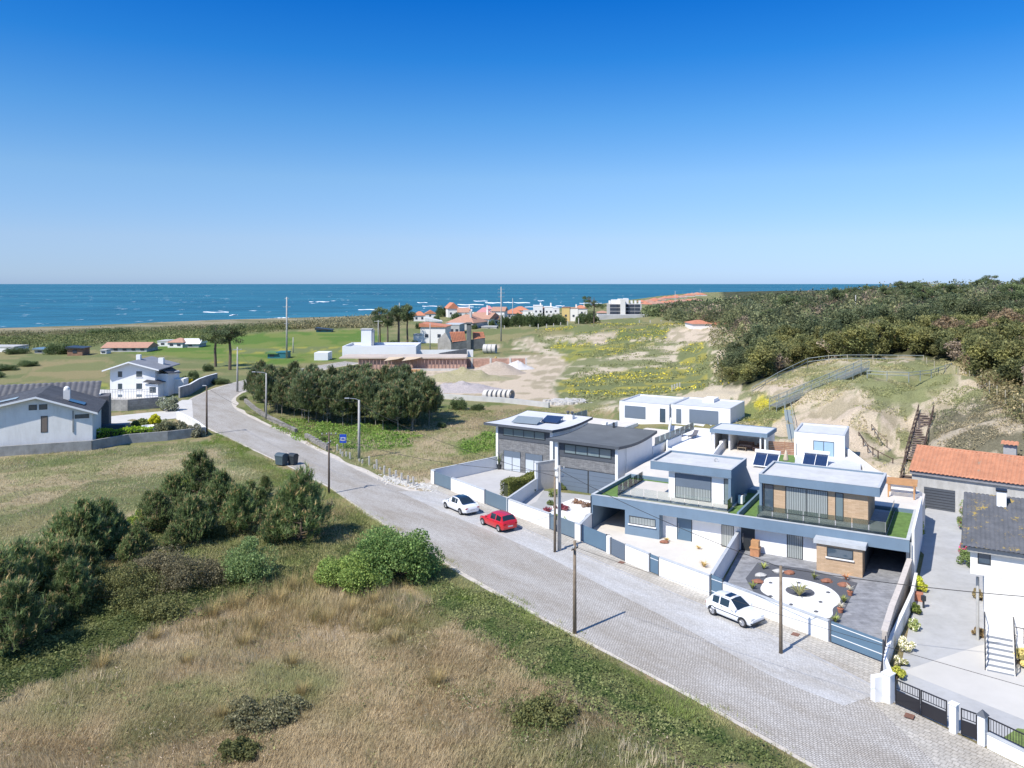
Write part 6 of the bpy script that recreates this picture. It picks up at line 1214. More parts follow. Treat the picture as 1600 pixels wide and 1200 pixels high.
# distant town of red roofs
rr = random.Random(5)
towns = [(1003 + 7.0 * k + rr.uniform(-2, 2), 474.0 - k * .9 + rr.uniform(-1.2, 1.2)) for k in range(14)] + [(1010 + 9.5 * k, 478 - k * .75) for k in range(9)]
EXTRA = [('white cottage with a faded roof between the highest roof and the big hipped roof', 716, 732, 497, 488, 481, 12, .1, m_vw, m_ors, 'gable', 2, False), ('small white block in front of the long faded roof', 742, 756, 512, 503, 500, 9, -.2, m_vw, m_vg, 'flat', 2, False), ('white house with two dark openings beside the green bush', 764, 780, 508, 499, 494, 10, -.2, m_vw, m_ors, 'gable', 2, False), ('low white wall like building left of the modern grey house', 676, 694, 521, 515, 514, 7, 0, m_vw, m_cope, 'flat', 0, False), ('white gabled house behind the orange hip roof at the left of the village', 664, 680, 497, 490, 485, 12, .1, m_vw, m_or, 'gablex', 1, False), ('small white house in the back row right of the highest roof', 722, 736, 491, 485, 481, 12, 0, m_vw, m_or, 'hip', 1, True), ('narrow white house touching the salmon roof', 778, 790, 494, 487, 485, 12, 0, m_vw, m_vw, 'flat', 1, True), ('grey low shed at the foot of the village, beside the sand track', 752, 776, 517, 511, 510, 7, -.1, m_vg, m_vg, 'flat', 1, False), ('white house with an orange roof at the left end of the hedge', 800, 826, 490, 485, 479, 14, 0, m_vw, m_or, 'hip', 1, False), ('faint pink roofed house near the sea in the middle of the village', 756, 770, 488, 483, 478, 12, 0, m_vw, m_pink, 'hip', 1, False), ('cream house between the two white tower houses', 846, 853, 492, 483, 480, 12, 0, m_cream, m_or, 'hip', 1, False), ('cream low house left of the apartment block', 935, 952, 496, 489, 486, 14, 0, m_cream, m_ors, 'hip', 2, False)]
for (lb, u0, u1, vb, ve, vr, dep, rz, wm, rm, kd, wn, chm) in EXTRA: far_house(lb, u0, u1, vb, ve, vr, dep, rz, wm, rm, kd, 0, wn, chm)
places = ['beside the apartment block', 'just right of the apartment block', 'in the near row', 'near the thin tree line mast', 'below the white mast', 'towards the wooded ridge']
for k, (u, vb) in enumerate(towns):
    w_ = rr.uniform(7, 13)
    t_ = far_house('distant orange roof in the hazy town between the apartment block and the wooded ridge', u, u + w_, vb, vb - 2.4, vb - 5.5, 40, 0, rr.choice([m_vw, m_cream, m_vg]), rr.choice([m_or, m_ors, m_or]), 'hip', -1.0, 0); t_['group'] = 'orange roofs of the distant town'
for k in range(7):
    t_ = far_house('tiny white block of the far town on the horizon at the right edge', 1560 + 7 * k, 1565.5 + 7 * k, 449.5, 445.5 - (k % 3) * .8, 444, 60, 0, m_vw, m_vw, 'flat', 0.0, 0); t_['group'] = 'white blocks on the far right horizon'

# ------------------------------------------------------------ building site
pc = G(540, 560); s_ = pc.y / F
bsite = thing('unfinished_building', 'unfinished white flat roofed building with a square white tower', 'building', (pc.x, pc.y, 0), R(1)); m_new = mat('new_white_render', (.72, .73, .75), var=.05, scale=.2)
MB().box(-1, 21, 0, 16, -.5, 2.6).build('wall', m_new, bsite); ring(MB(), -1, 21, 0, 16, 2.6, 3.6, .4).build('parapet', m_new, bsite); MB().box(-.6, 20.6, .4, 15.6, 2.602, 2.9).build('roof', mat('grey_site_roof', (.45, .47, .50), var=.1), bsite)
MB().box(2.6, 5.8, 12, 15, 2.9, 7.9).build('tower', m_new, bsite); MB().box(2.4, 6.0, 11.8, 15.2, 7.9, 8.15).build('tower_cap', m_vg, bsite); MB().box(5.81, 6.4, 12.3, 14.7, 2.9, 7.8).build('tower_side', m_vg, bsite)
MB().box(21, 38, 4, 4.3, -.5, 2.2).build('long_wall', m_new, bsite)
MB().box(-8, -4, -6, 0, 0, 2.2).build('left_block', m_new, bsite)
sk = thing('scaffold_floor', 'concrete slab held by rows of reddish props in front of the white building', 'scaffold', G(572, 578), R(1)); m_prop = mat('red_props', (.50, .33, .28), rough=.8, var=.3)
MB().box(-7, 26, 0, 10, 2.9, 3.2).build('slab', mat('raw_slab', (.55, .46, .38), var=.2, scale=.3), sk); MB().box(6, 27, 1, 10, -.5, .02).box(6, 24, -3, -2.6, -2, .6).build('footing', m_conc, sk); MB().box(-2, 26, .9, 1.1, 0, 2.9).build('rear_brickwork', mat('raw_brick', (.55, .36, .29), var=.35, scale=.8), sk)
for k in range(60): x = -2 + (k % 30) * .95; y = .3 + (k // 30) * 3; MB().tube([(x, y, 0), (x + .05, y, 2.9)], .09, 4).build('prop', m_prop, sk)
for x in (5, 9.6): m = MB(); m.poly([(x, -2.8, 2.6), (x + 3.4, -2.0, 3.0), (x + 5, 0, 3.35), (x + 1, 0, 3.35)]).poly([(x + 1, 0, 3.3), (x + 5, 0, 3.3), (x + 3.4, -2.0, 2.95), (x, -2.8, 2.55)]); m.build('formwork_sheet', mat('pale_plywood', (.58, .46, .32), var=.15), sk)
MB().box(12, 14.5, -5, -3, -.5, .5).build('timber_stack', m_timber, sk)
bw = thing('brick_wall', 'long raw orange brick wall with pale pillars on the building site', 'wall', (*gp(676, 574), 0)); A = Vector(gp(676, 574)); B = Vector(gp(822, 574)); D = B - A
MB().wall((0, 0), D, .3, 0, 2.4).build('brickwork', brickmat('orange_brick', (.60, .35, .26), (.52, .29, .21), (.4, .3, .25), .4, .2, .02), bw)
for f_ in (.0, .2, .42, .62, .83, 1.0): q = D * f_; MB().box(q.x - .25, q.x + .25, q.y - .3, q.y + .2, 0, 2.5).build('pillar', m_conc, bw)
poly_wall('grey angled wall end behind the brick wall', [gp(686, 566), gp(729, 558)], 2.6, .3, m_plinth)
poly_wall('low concrete wall along the front edge of the building site', [gp(668, 621), gp(740, 626), gp(790, 629), gp(858, 637)], .9, .4, mat('site_concrete', (.50, .50, .49), var=.2, scale=.4))
def pipe_ring(label, u, v, rz, r=1.1, L=1.0, grp='concrete rings lying on the building site'):
    p = G(u, v); t_ = thing('concrete_ring', label, 'concrete pipe', (p.x, p.y, r * .95), rz, grp); m = MB(); n = 18
    for (rr_, x) in ((r, -L / 2), (r, L / 2), (r * .8, L / 2), (r * .8, -L / 2)):
        for a in range(n): m.v.append((x, rr_ * math.cos(a * math.tau / n), rr_ * math.sin(a * math.tau / n)))
    for j in range(4):
        for a in range(n): b_ = (a + 1) % n; j2 = (j + 1) % 4; m.f.append((j * n + a, j2 * n + a, j2 * n + b_, j * n + b_))
    m.build('ring', m_conc, t_, smooth=False)
for k in range(6): pipe_ring('pale concrete ring in the row lying behind the low site wall', 761 + k * 7.2, 624.5, R(-35), 1.0, .9)
for k in range(3): pipe_ring('grey concrete ring in the trio lying behind the brick wall', 759 + k * 6.5, 552, R(-15), 1.5, 1.3, 'large rings beyond the brick wall')
vn = thing('site_van', 'grey van parked in front of the brick wall', 'van', G(741, 572), R(2)); m = MB(); m.v = []; prof = [(-2, .3), (2, .3), (2.1, .9), (1.5, 1.1), (.9, 1.7), (-1.9, 1.75), (-2.1, 1.0)]
m.v = [(x, -.9, z) for x, z in prof] + [(x, .9, z) for x, z in prof]; n = len(prof); m.f = [tuple(range(n)), tuple(range(n, 2 * n))[::-1]] + [(i, i + n, (i + 1) % n + n, (i + 1) % n) for i in range(n)]; m.build('body', mat('green_grey_van', (.16, .24, .25), rough=.4), vn); MB().box(-1.6, 1.1, -.93, -.9, 1.15, 1.6).build('side_window', m_dwin, vn)
for x in (-1.3, 1.3): MB().tube([(x, -.95, .33), (x, -.7, .33)], .33, 12).build('wheel', m_tyre, vn)
dg = thing('digger', 'small yellow digger in front of the brick wall', 'digger', G(766, 573), .3); my_ = mat('digger_yellow', (.65, .38, .02), rough=.5)
MB().box(-1, 1, -.7, .7, .3, .8).build('tracks', m_frame, dg); MB().box(-.9, .5, -.6, .6, .8, 1.4).build('body', my_, dg); MB().box(-.2, .5, -.5, .4, 1.4, 2.3).build('cab', m_dwin, dg); MB().tube([(.5, 0, 1.2), (1.6, 0, 2.6), (2.6, 0, 1.2)], .14, 6).build('boom', my_, dg); MB().box(2.3, 2.8, -.3, .3, .6, 1.2).build('bucket', m_frame, dg)
def heap(name, label, u, v, r, h, m, seed, sx=1.6, kind=None):
    p = G(u, v); n = 40; rgn = np.linspace(0, 1, 16); th = np.linspace(0, 2 * np.pi, n, endpoint=False); V = []
    for q in rgn:
        for a in th:
            x, y = r * q * math.cos(a) * sx, r * q * math.sin(a); nz_ = float(fbm(np.array([x * .5 + seed]), np.array([y * .5]), seed, 4)[0]) - .5
            V.append((x, y, h * (1 - q) ** 1.1 * (1 + nz_ * .8) + nz_ * .5 * (1 - q) - .08))
    Fc = [(i * n + j, i * n + (j + 1) % n, (i + 1) * n + (j + 1) % n, (i + 1) * n + j) for i in range(15) for j in range(n)]
    o = npmesh(name, V, np.array(Fc)[:, ::-1], m, smooth=True); o.location = (p.x, p.y, 0); tag(o, label, 'heap')
heap('sand_heap', 'pale grey sand heap at the right end of the brick wall', 808, 576, 3.0, 2.6, mat('pale_sand', (.56, .54, .52), rough=1, var=.15), 3); heap('earth_heap', 'large brown sand heap on the building site', 775, 583, 5, 3.2, mat('brown_sand', (.42, .35, .28), rough=1, var=.3, bump=.8, bscale=3), 5)
heap('gravel_heap', 'flat grey gravel heap in front of the overgrown mound', 722, 610, 5, 2.0, mat('grey_gravel', (.40, .36, .35), rough=1, var=.3, bump=.8, bscale=6), 8, 2.0); heap('overgrown_mound', 'green overgrown earth mound in the middle of the building site', 725, 592, 6.0, 2.4, mat('weedy_earth', (.22, .22, .09), rough=1, var=.5, col2=(.40, .34, .24), bump=1, bscale=4), 12, 2.1)
rub = MB(); rr = random.Random(3)
for k in range(240):
    p = G(rr.gauss(890, 17), rr.uniform(627, 634)); a = rr.uniform(.15, .6); rub.prism([(p.x + a * math.cos(t_ + k), p.y + a * math.sin(t_ + k) * .8) for t_ in (0, 1.3, 2.6, 3.8, 5)], -.1, rr.uniform(.15, .7))
tag(rub.build('rubble', m_conc), kind='stuff')
rub = MB()
for k in range(420):
    f_ = rr.random(); u = 597 + 85 * f_ + rr.gauss(0, 4); v = 747 + 18 * f_ + rr.gauss(0, 2.6); p = G(u, v); a = rr.uniform(.05, .19); rub.prism([(p.x + a * math.cos(t_ + k), p.y + a * math.sin(t_ + k) * .8) for t_ in (0, 1.3, 2.6, 3.8, 5)], -.05, rr.uniform(.03, .15))
tag(rub.build('rubble', mat('white_rubble', (.62, .60, .55), var=.2)), kind='stuff')
# wire fence posts along the dune crest
for k, (u, v) in enumerate([(788, 515), (812, 515), (828, 514), (841, 513), (854, 513), (865, 512), (876, 510), (887, 508), (904, 503), (999, 507), (1016, 507), (1033, 507), (1047, 506)]):
    p = G(u, v + 1, 4.0 if u > 880 else 2.5 if u > 840 else 1.0); o = MB().box(-.18, .18, -.18, .18, -1.5, 2.2).build('fence_post', m_post); o.location = p; tag(o, 'pale post of the fence running along the dune crest', 'fence post', 'posts along the dune crest')
# ------------------------------------------------------------ foliage generators
def basis(d):
    d = d / np.linalg.norm(d, axis=1, keepdims=True); ref = np.where(np.abs(d[:, 2:3]) < .9, np.array([[0, 0, 1.]]), np.array([[1., 0, 0]])); a = np.cross(d, ref); a /= np.linalg.norm(a, axis=1, keepdims=True); return d, a, np.cross(d, a)
def leaf_quads(P, size, r, asp=.6, up=.35):
    """diamond leaves at points P, random orientation with an upward bias"""
    n = len(P); d = r.normal(size=(n, 3)); d[:, 2] += up; d, a, b_ = basis(d); s_ = (size * r.uniform(.6, 1.3, n))[:, None]; t_ = r.uniform(0, 6.28, n)[:, None]
    u = a * np.cos(t_) + b_ * np.sin(t_); v = -a * np.sin(t_) + b_ * np.cos(t_)
    V = np.stack([P - u * s_ * .5, P + v * s_ * asp * .5, P + u * s_ * .5, P - v * s_ * asp * .5], 1).reshape(-1, 3); Fq = np.arange(4 * n).reshape(n, 4); return V, Fq
def needles(P, D, L, n, w_, r, spread=.6):
    """tufts of thin triangles: at shoot bases P, along directions D"""
    k = len(P); P = np.repeat(P, n, 0); D = np.repeat(D, n, 0); L = np.repeat(np.broadcast_to(L, (k,)), n); m = len(P)
    f = r.uniform(0, 1, m)[:, None]; o = P + D * (L[:, None] * f * .8); d = D + r.normal(size=(m, 3)) * spread; d /= np.linalg.norm(d, axis=1, keepdims=True); _, a, b_ = basis(d); ln = (L * r.uniform(.35, .75, m))[:, None]
    V = np.stack([o - a * w_ * .5, o + a * w_ * .5, o + d * ln], 1).reshape(-1, 3); return V, np.arange(3 * m).reshape(m, 3), np.repeat(f[:, 0], 3)
def colvar(n, per, c0, c1, r, noise=.15):
    t_ = r.random((n, 1)); c_ = np.array(c0) * (1 - t_) + np.array(c1) * t_; c_ = c_ * (1 + r.normal(size=(n, 1)) * noise); return np.repeat(np.clip(c_, .004, 1), per, 0)
def trunk_mesh(path, rad, n=7):
    m = MB(); m.tube(path, rad, n); return m
lm_pine = leafmat('pine_needles', (2.5, 2.3, 2.0), trans=.32, rnd=.18); lm_leaf = leafmat('broad_leaves', (1.6, 1.5, 1.5), trans=.4, rnd=.18); lm_grass = leafmat('grass_blades', (1.3, 1.3, 1.35), trans=.35, rnd=.0); lm_wood = leafmat('wood_leaves', (2.2, 2.1, 2.0), trans=.4, rnd=.2); m_bark = mat('pine_bark', (.16, .12, .09), rough=.95, var=.4, scale=5); m_barkp = mat('pale_bark', (.34, .30, .25), rough=.95, var=.3, scale=4)
def make_pine(name, H, Rm, seed, bare=.05, nb=70, per=5, sl=.42, ln=.30, w_=.045, c0=(.035, .075, .035), c1=(.075, .115, .045), tip=(.20, .15, .09), stem=m_bark, lab='', cat='pine tree', tips=.18, nn=16, tr=.05):
    r = np.random.default_rng(seed); t_ = thing(name, lab, cat); z0 = H * bare
    m = trunk_mesh([(0, 0, -.3), (r.normal() * .05 * H * .3, 0, H * .5), (r.normal() * .03 * H, r.normal() * .03 * H, H * .93)], [tr * H * .35, tr * H * .22, .02])
    P = []; D = []; zz_ = z0 + (H * .95 - z0) * np.sort(r.random(nb)) ** .9; rr_ = Rm * np.clip(1.02 - ((zz_ - z0) / (H - z0)), .06, 1) ** .8 * r.uniform(.65, 1.15, nb) * np.where((zz_ - z0) / (H - z0) < .15, .8, 1)
    lobe = 1 + .22 * np.sin(3 * 0 + r.uniform(0, 6.28)); th = r.uniform(0, 6.28, nb)
    for i in range(nb):
        a = np.array([math.cos(th[i]), math.sin(th[i]), 0]); e_ = np.array([0, 0, zz_[i]]) + a * rr_[i] + np.array([0, 0, rr_[i] * .35]); b0 = np.array([0, 0, zz_[i]])
        if i % 2 == 0: m.tube([tuple(b0), tuple((b0 + e_) / 2 + [0, 0, -.02]), tuple(e_)], [.035 * H / 4, .02, .01], 4, False)
        k = max(2, int(per * rr_[i] / Rm + 2)); fs = r.uniform(.35, 1.0, k)
        for f in fs: P.append(b0 + (e_ - b0) * f + r.normal(size=3) * .12 * Rm * .4); D.append(a * .35 + np.array([0, 0, 1.0]) + r.normal(size=3) * .22)
    for k in range(6): P.append(np.array([r.normal() * .05, r.normal() * .05, H * (.78 + .035 * k)])); D.append(np.array([r.normal() * .12, r.normal() * .12, 1.0]))
    for k in range(7):
        a_ = r.uniform(0, 6.28); q_ = Rm * r.uniform(.2, .6); zt = H * (1.0 - .62 * q_ / Rm)
        for j in range(4): P.append(np.array([q_ * math.cos(a_), q_ * math.sin(a_), zt - .14 * H * (1 - j / 4)])); D.append(np.array([math.cos(a_) * .12, math.sin(a_) * .12, 1.0]))
    P = np.array(P); D = np.array(D); D /= np.linalg.norm(D, axis=1, keepdims=True)
    V, Fc, f = needles(P, D, sl, nn, w_, r); n = len(Fc); per_ = nn; sh = np.repeat(colvar(len(P), 1, c0, c1, r, .18), nn * 3, 0); tp = np.repeat(r.random(len(P)) < tips, nn * 3) & (f > .75)
    sh = np.where(tp[:, None], np.array(tip), sh); m.build('trunk', stem, t_); npmesh('foliage', V, Fc, lm_pine, sh, parent=t_); return t_
def make_bush(name, lab, R3, seed, n, size, c0, c1, cat='bush', lumps=14, stemm=m_bark, fill=.55, asp=.6, flowers=None, mat_=None, trunk=0.0):
    """leafy bush: leaves gathered round many small lumps on an ellipsoid"""
    r = np.random.default_rng(seed); t_ = thing(name, lab, cat); R3 = np.array(R3, float)
    d = r.normal(size=(lumps, 3)); d[:, 2] = np.abs(d[:, 2]) * 1.1 - .15; d /= np.linalg.norm(d, axis=1, keepdims=True); cs = d * R3 * r.uniform(.42, 1.0, (lumps, 1)); cs[:, 2] += R3[2] * (.35) + trunk; lr = R3.mean() * r.uniform(.24, .46, lumps)
    which = r.integers(0, lumps, n); q = r.normal(size=(n, 3)); q /= np.linalg.norm(q, axis=1, keepdims=True); rad = r.uniform(fill, 1.05, n) ** .7; P = cs[which] + q * (lr[which] * rad)[:, None]; P = P[P[:, 2] > .02 + trunk * .6]; k = len(P)
    V, Fq = leaf_quads(P, size, r, asp); lc = colvar(lumps, 1, c0, c1, r, .16)[which[:k]]; lc = np.repeat(lc * (1 + r.normal(size=(k, 1)) * .16), 4, 0)
    if flowers is not None: fl = np.repeat(r.random(k) < flowers[1], 4); lc = np.where(fl[:, None], np.array(flowers[0]), lc)
    m = MB()
    for i in range(min(lumps, 12)): m.tube([(0, 0, -.2), tuple(cs[i] * np.array([.35, .35, .45])), tuple(cs[i])], [.05 * R3[2] / 1.5 + .015, .035, .012], 4, False)
    m.build('stems', stemm, t_); npmesh('foliage', V, Fq, mat_ or lm_leaf, np.clip(lc, .003, 1), parent=t_); return t_
def put(proto, u, vb, label=None, scale=1.0, rz=None, z=0.0, group=None, first=set(), zw=None, xy=None):
    p = G(u, vb, z) if xy is None else Vector((xy[0], xy[1], 0)); zz_ = gz(p.x, p.y) if zw is None else zw; loc = (p.x, p.y, zz_); rz = random.Random(int(u * 7 + vb * 13)).uniform(0, 6.28) if rz is None else rz
    sc_ = (scale, scale, scale) if not hasattr(scale, '__len__') else scale
    if proto.name not in first: first.add(proto.name); o = proto; o.location = loc; o.rotation_euler = (0, 0, rz); o.scale = sc_
    else: o = copy_tree(proto, None, loc, rz, sc_)
    if label: o['label'] = label
    if group: o['group'] = group
    return o
# ------------------------------------------------------------ near left: pine saplings
SAP = [make_pine('pine_sapling', 4.0, 2.15, 11 + k, bare=.0, nb=150, per=5, sl=.60, nn=20, w_=.05, lab='s', cat='pine sapling', tips=.26, c0=(.045, .078, .036), c1=(.115, .155, .07), tip=(.22, .18, .10)) for k in range(4)]
saps = [(310, 790, 708, 'tall pointed pine sapling, topmost of the group below the tan field'), (270, 800, 745, 'pine sapling with a side leader just left of the topmost sapling'), (345, 805, 740, 'bushy pine sapling between the topmost sapling and the round pale shrub'), (245, 830, 770, 'low spreading sapling in front of the pale yellow green shrub'), (300, 850, 780, 'wide sapling standing in the centre of the group above the round shrub'),
 (375, 832, 762, 'dark sapling right of centre, directly above the round pale shrub'), (405, 815, 765, 'small sapling squeezed between the central and the right hand pines'), (470, 845, 742, 'broad dark pine at the road edge, rightmost of the group'), (440, 830, 768, 'smaller pine leaning against the broad dark pine at the road edge'),
 (165, 860, 785, 'tall grey green sapling at the middle of the left cluster'), (130, 880, 788, 'sapling with twin tops in the left cluster'), (100, 880, 805, 'pointed sapling at the upper left of the left cluster'), (185, 850, 805, 'sapling at the right end of the left cluster above the olive bramble'), (90, 940, 850, 'dark shaded sapling below the left cluster'),
 (30, 960, 855, 'sapling near the left edge in front of the dry field'), (-5, 990, 870, 'sapling cut by the left edge of the view'), (60, 930, 860, 'thin sapling between the left edge and the left cluster'), (20, 1020, 915, 'lowest sapling near the left edge'), (110, 960, 880, 'pale tipped sapling right of the dark shaded one')]
for k, (u, vb, vt, lb) in enumerate(saps):
    h = (vb - vt) / F * G(u, vb).y; put(SAP[k % 4], u, vb, lb, (h / 4.0 * 1.05, h / 4.0 * 1.05, h / 4.0), group='young pines left of the road')
for k, (u, vb, h) in enumerate([(60, 900, 2.6), (140, 900, 2.2), (150, 930, 1.9), (215, 862, 2.3), (232, 800, 2.0), (325, 826, 2.6), (355, 800, 2.4), (268, 862, 2.0), (425, 850, 2.6), (390, 790, 2.4), (450, 800, 2.8), (330, 760, 2.2), (45, 990, 2.0), (80, 985, 2.2), (120, 905, 2.8), (200, 880, 2.0), (285, 815, 2.6), (415, 775, 2.0)]):
    put(SAP[k % 4], u, vb, 'small young pine filling a gap between the taller saplings', h / 4.0, group='small young pines left of the road')
# broadleaf shrubs
b1 = make_bush('round_shrub', 'round pale green leafy shrub standing alone left of centre', (1.95, 1.9, 2.1), 31, 10500, .14, (.11, .18, .06), (.20, .27, .11), 'shrub', 34); put(b1, 388, 905, zw=0)
b2 = make_bush('large_shrub', 'largest bright green shrub at the edge of the road', (3.7, 2.9, 2.6), 32, 23000, .18, (.08, .15, .045), (.17, .25, .08), 'shrub', 46); put(b2, 618, 902, zw=0, rz=-.3)
b3 = make_bush('shrub', 'yellow green shrub attached to the left side of the largest shrub', (2.7, 2.2, 1.6), 33, 13500, .16, (.12, .19, .045), (.22, .29, .08), 'shrub', 30); put(b3, 540, 918, zw=0, rz=.2)
b4 = make_bush('shrub', 'small yellow green shrub between the two groups of saplings', (1.4, 1.2, 1.3), 34, 3500, .15, (.14, .21, .03), (.24, .31, .06), 'shrub', 16); put(b4, 212, 830, zw=0); put(b4, 283, 770, 'yellow green bush behind the topmost sapling', 1.1)
for k, (u, vb, sx, lb) in enumerate([(188, 935, 1.9, 'olive bramble bush with brownish leaves below the left cluster of saplings'), (240, 900, 1.3, 'dark bramble bush right of the olive one'), (298, 915, 1.75, 'grey brown bramble mound left of the round pale shrub'), (340, 840, .8, 'low dark bush behind the round pale shrub'), (255, 965, 1.0, 'green bramble mound above the dry grass'), (395, 1125, 1.0, 'low green brown bush alone in the dry grass'), (440, 1118, .8, 'small grey green bush right beside the lone bush in the dry grass'), (372, 1180, .55, 'small bright bush near the bottom edge in the dry grass'), (850, 1120, .95, 'dark green bramble bush near the bottom centre')]):
    bb = make_bush('bramble_bush', lb, (1.9 * sx, 1.5 * sx, (.5 if k > 4 else 1.0) * (.75 if k > 4 else min(sx, 1.35))), 50 + k, int(6500 * sx), .14, (.13, .14, .07) if k in (5, 6) else (.10, .10, .055) if k in (1, 2) else (.085, .10, .035), (.24, .23, .13) if k in (5, 6) else (.20, .185, .11) if k in (1, 2) else (.17, .18, .07), 'bramble bush', 26); put(bb, u, vb, zw=0)
# bramble ground cover: leaves on a rolling surface
def cover(name, polys, dens, hmax, size, c0, c1, seed, extra=None, asp=.6, freq=.55, thr=.0):
    r = np.random.default_rng(seed); pts = []
    for pl in polys:
        W_ = np.array([gp(*q) for q in pl]); lo = W_.min(0); hi = W_.max(0); n = int((hi - lo).prod() * dens); x = r.uniform(lo[0], hi[0], n); y = r.uniform(lo[1], hi[1], n)
        ins = inpoly(x + (fbm(x * .35, y * .35, 901, 3) - .5) * 5, y + (fbm(x * .35, y * .35, 902, 3) - .5) * 5, [tuple(q) for q in W_]); x, y = x[ins], y[ins]
        e_ = fbm(x * .5, y * .5, seed + 3, 3); keep = e_ > thr; pts.append(np.stack([x[keep], y[keep]], 1))
    p = np.concatenate(pts); x, y = p[:, 0], p[:, 1]
    off_ = dist_poly(x, y, ROADL) > .5; off_ &= dist_poly(x, y, ROADC) > 3.4; x, y = x[off_], y[off_]
    g = terrain(x, y); h = np.clip(fbm(x * freq, y * freq, seed, 4) - .32, 0, 1) * hmax * 2.2; P = np.stack([x, y, g + h * r.uniform(.35, 1.0, len(x)) + .03], 1)
    V, Fq = leaf_quads(P, size, r, asp, up=.8); t_ = smooth01(fbm(x * .8, y * .8, seed + 9, 3) * 1.6 - .3)[:, None]; c_ = (np.array(c0) * (1 - t_) + np.array(c1) * t_) * (1 + r.normal(size=(len(x), 1)) * .2)
    return npmesh(name, V, Fq, lm_leaf, np.repeat(np.clip(c_, .004, 1), 4, 0), kind='stuff')
cover('bramble_thicket', [[(0, 1010), (120, 960), (210, 930), (290, 918), (430, 900), (445, 922), (330, 950), (255, 990), (150, 1035), (60, 1080), (0, 1115), (-80, 1155), (-80, 1040)]], 75, .9, .17, (.085, .12, .04), (.18, .20, .075), 61)
cover('bramble_thicket', [[(0, 900), (120, 830), (220, 800), (330, 770), (440, 790), (520, 800), (620, 840), (690, 880), (700, 900), (560, 915), (430, 905), (330, 920), (220, 900), (120, 930), (0, 980), (-100, 1000), (-100, 920)]], 34, .55, .16, (.06, .085, .03), (.17, .18, .07), 62)
cover('bramble_thicket', [[(690, 895), (780, 935), (860, 985), (960, 1040), (1060, 1100), (1150, 1150), (1230, 1200), (1080, 1230), (960, 1150), (870, 1085), (800, 1040), (740, 985), (670, 950)]], 75, .5, .15, (.10, .135, .045), (.20, .225, .09), 63)
cover('bracken', [[(440, 655), (560, 664), (640, 672), (655, 695), (560, 702), (470, 690), (430, 672)], [(712, 690), (775, 674), (778, 703), (722, 712)]], 20, .7, .30, (.12, .21, .04), (.20, .30, .07), 64, thr=.25)
cover('bramble_thicket', [[(800, 1075), (860, 1062), (930, 1090), (1000, 1140), (1060, 1200), (860, 1200), (800, 1130)]], 55, .45, .15, (.055, .08, .025), (.13, .16, .06), 65, thr=.42)
# ------------------------------------------------------------ grass
def grass(name, poly, dens, ln, w_, c0, c1, c2, seed, lean=.9, near=None, nb=4, thr=0):
    r = np.random.default_rng(seed); W_ = np.array([gp(*q) for q in poly]); lo = W_.min(0); hi = W_.max(0); n = int((hi - lo).prod() * dens); x = r.uniform(lo[0], hi[0], n); y = r.uniform(lo[1], hi[1], n)
    ins = inpoly(x + (fbm(x * .35, y * .35, 903, 3) - .5) * 4 + r.normal(size=n) * .35, y + (fbm(x * .35, y * .35, 904, 3) - .5) * 4 + r.normal(size=n) * .35, [tuple(q) for q in W_]) & (dist_poly(x, y, ROADC) > 3.6); x, y = x[ins], y[ins]; off_ = dist_poly(x, y, ROADL) > .25; x, y = x[off_], y[off_]
    if thr: kp = fbm(x * .3, y * .3, seed + 5, 3) + r.normal(size=len(x)) * .06 > thr; x, y = x[kp], y[kp]
    g = terrain(x, y); hgt = .6 + .9 * fbm(x * .35, y * .35, seed + 1, 3); an = fbm(x * .12, y * .12, seed + 2, 3) * 12
    x = np.repeat(x, nb); y = np.repeat(y, nb); g = np.repeat(g, nb); hgt = np.repeat(hgt, nb); an = np.repeat(an, nb); m = len(x); x = x + r.normal(size=m) * .10; y = y + r.normal(size=m) * .10
    a = an + r.normal(size=m) * 1.1; L = ln * hgt * r.uniform(.5, 1.3, m); le = lean * r.uniform(.3, 1.2, m); D = np.stack([np.cos(a) * le, np.sin(a) * le, np.ones(m)], 1); D /= np.linalg.norm(D, axis=1, keepdims=True)
    s_ = np.stack([-np.sin(a + r.normal(size=m) * .8), np.cos(a + r.normal(size=m) * .8), np.zeros(m)], 1) * w_ * .5; B = np.stack([x, y, g - .02], 1)
    V = np.stack([B - s_, B + s_, B + D * L[:, None]], 1).reshape(-1, 3); t_ = smooth01(fbm(x * .45, y * .45, seed + 7, 4) * 1.9 - .45)[:, None]; t2 = smooth01(fbm(x * .16, y * .16, seed + 8, 4) * 3.4 - 1.45)[:, None]
    c_ = np.array(c0) * (1 - t_) + np.array(c1) * t_; c_ = c_ * (1 - t2) + np.array(c2) * t2; c_ = c_ * (1 + r.normal(size=(m, 1)) * .2)
    return npmesh(name, V, np.arange(3 * m).reshape(m, 3), lm_grass, np.repeat(np.clip(c_, .01, 1), 3, 0), kind='stuff')
FG = [(-60, 1230), (-60, 1110), (60, 1078), (150, 1035), (250, 985), (300, 960), (430, 920), (560, 915), (690, 945), (760, 1000), (870, 1088), (1000, 1170), (1080, 1230)]
grass('dry_grass', FG, 95, .30, .028, (.47, .385, .235), (.38, .30, .17), (.27, .265, .12), 71, nb=5)
grass('dry_grass', [(-60, 1000), (430, 900), (700, 940), (700, 880), (560, 800), (440, 745), (330, 690), (345, 700), (440, 770), (300, 830), (0, 930)], 22, .30, .035, (.36, .33, .15), (.24, .27, .09), (.42, .33, .18), 72, nb=5)
grass('mown_grass', [(-80, 930), (-80, 722), (0, 716), (150, 702), (320, 690), (430, 722), (450, 742), (330, 770), (210, 820), (0, 900)], 10, .26, .06, (.46, .39, .24), (.36, .32, .17), (.28, .29, .13), 73, nb=4)
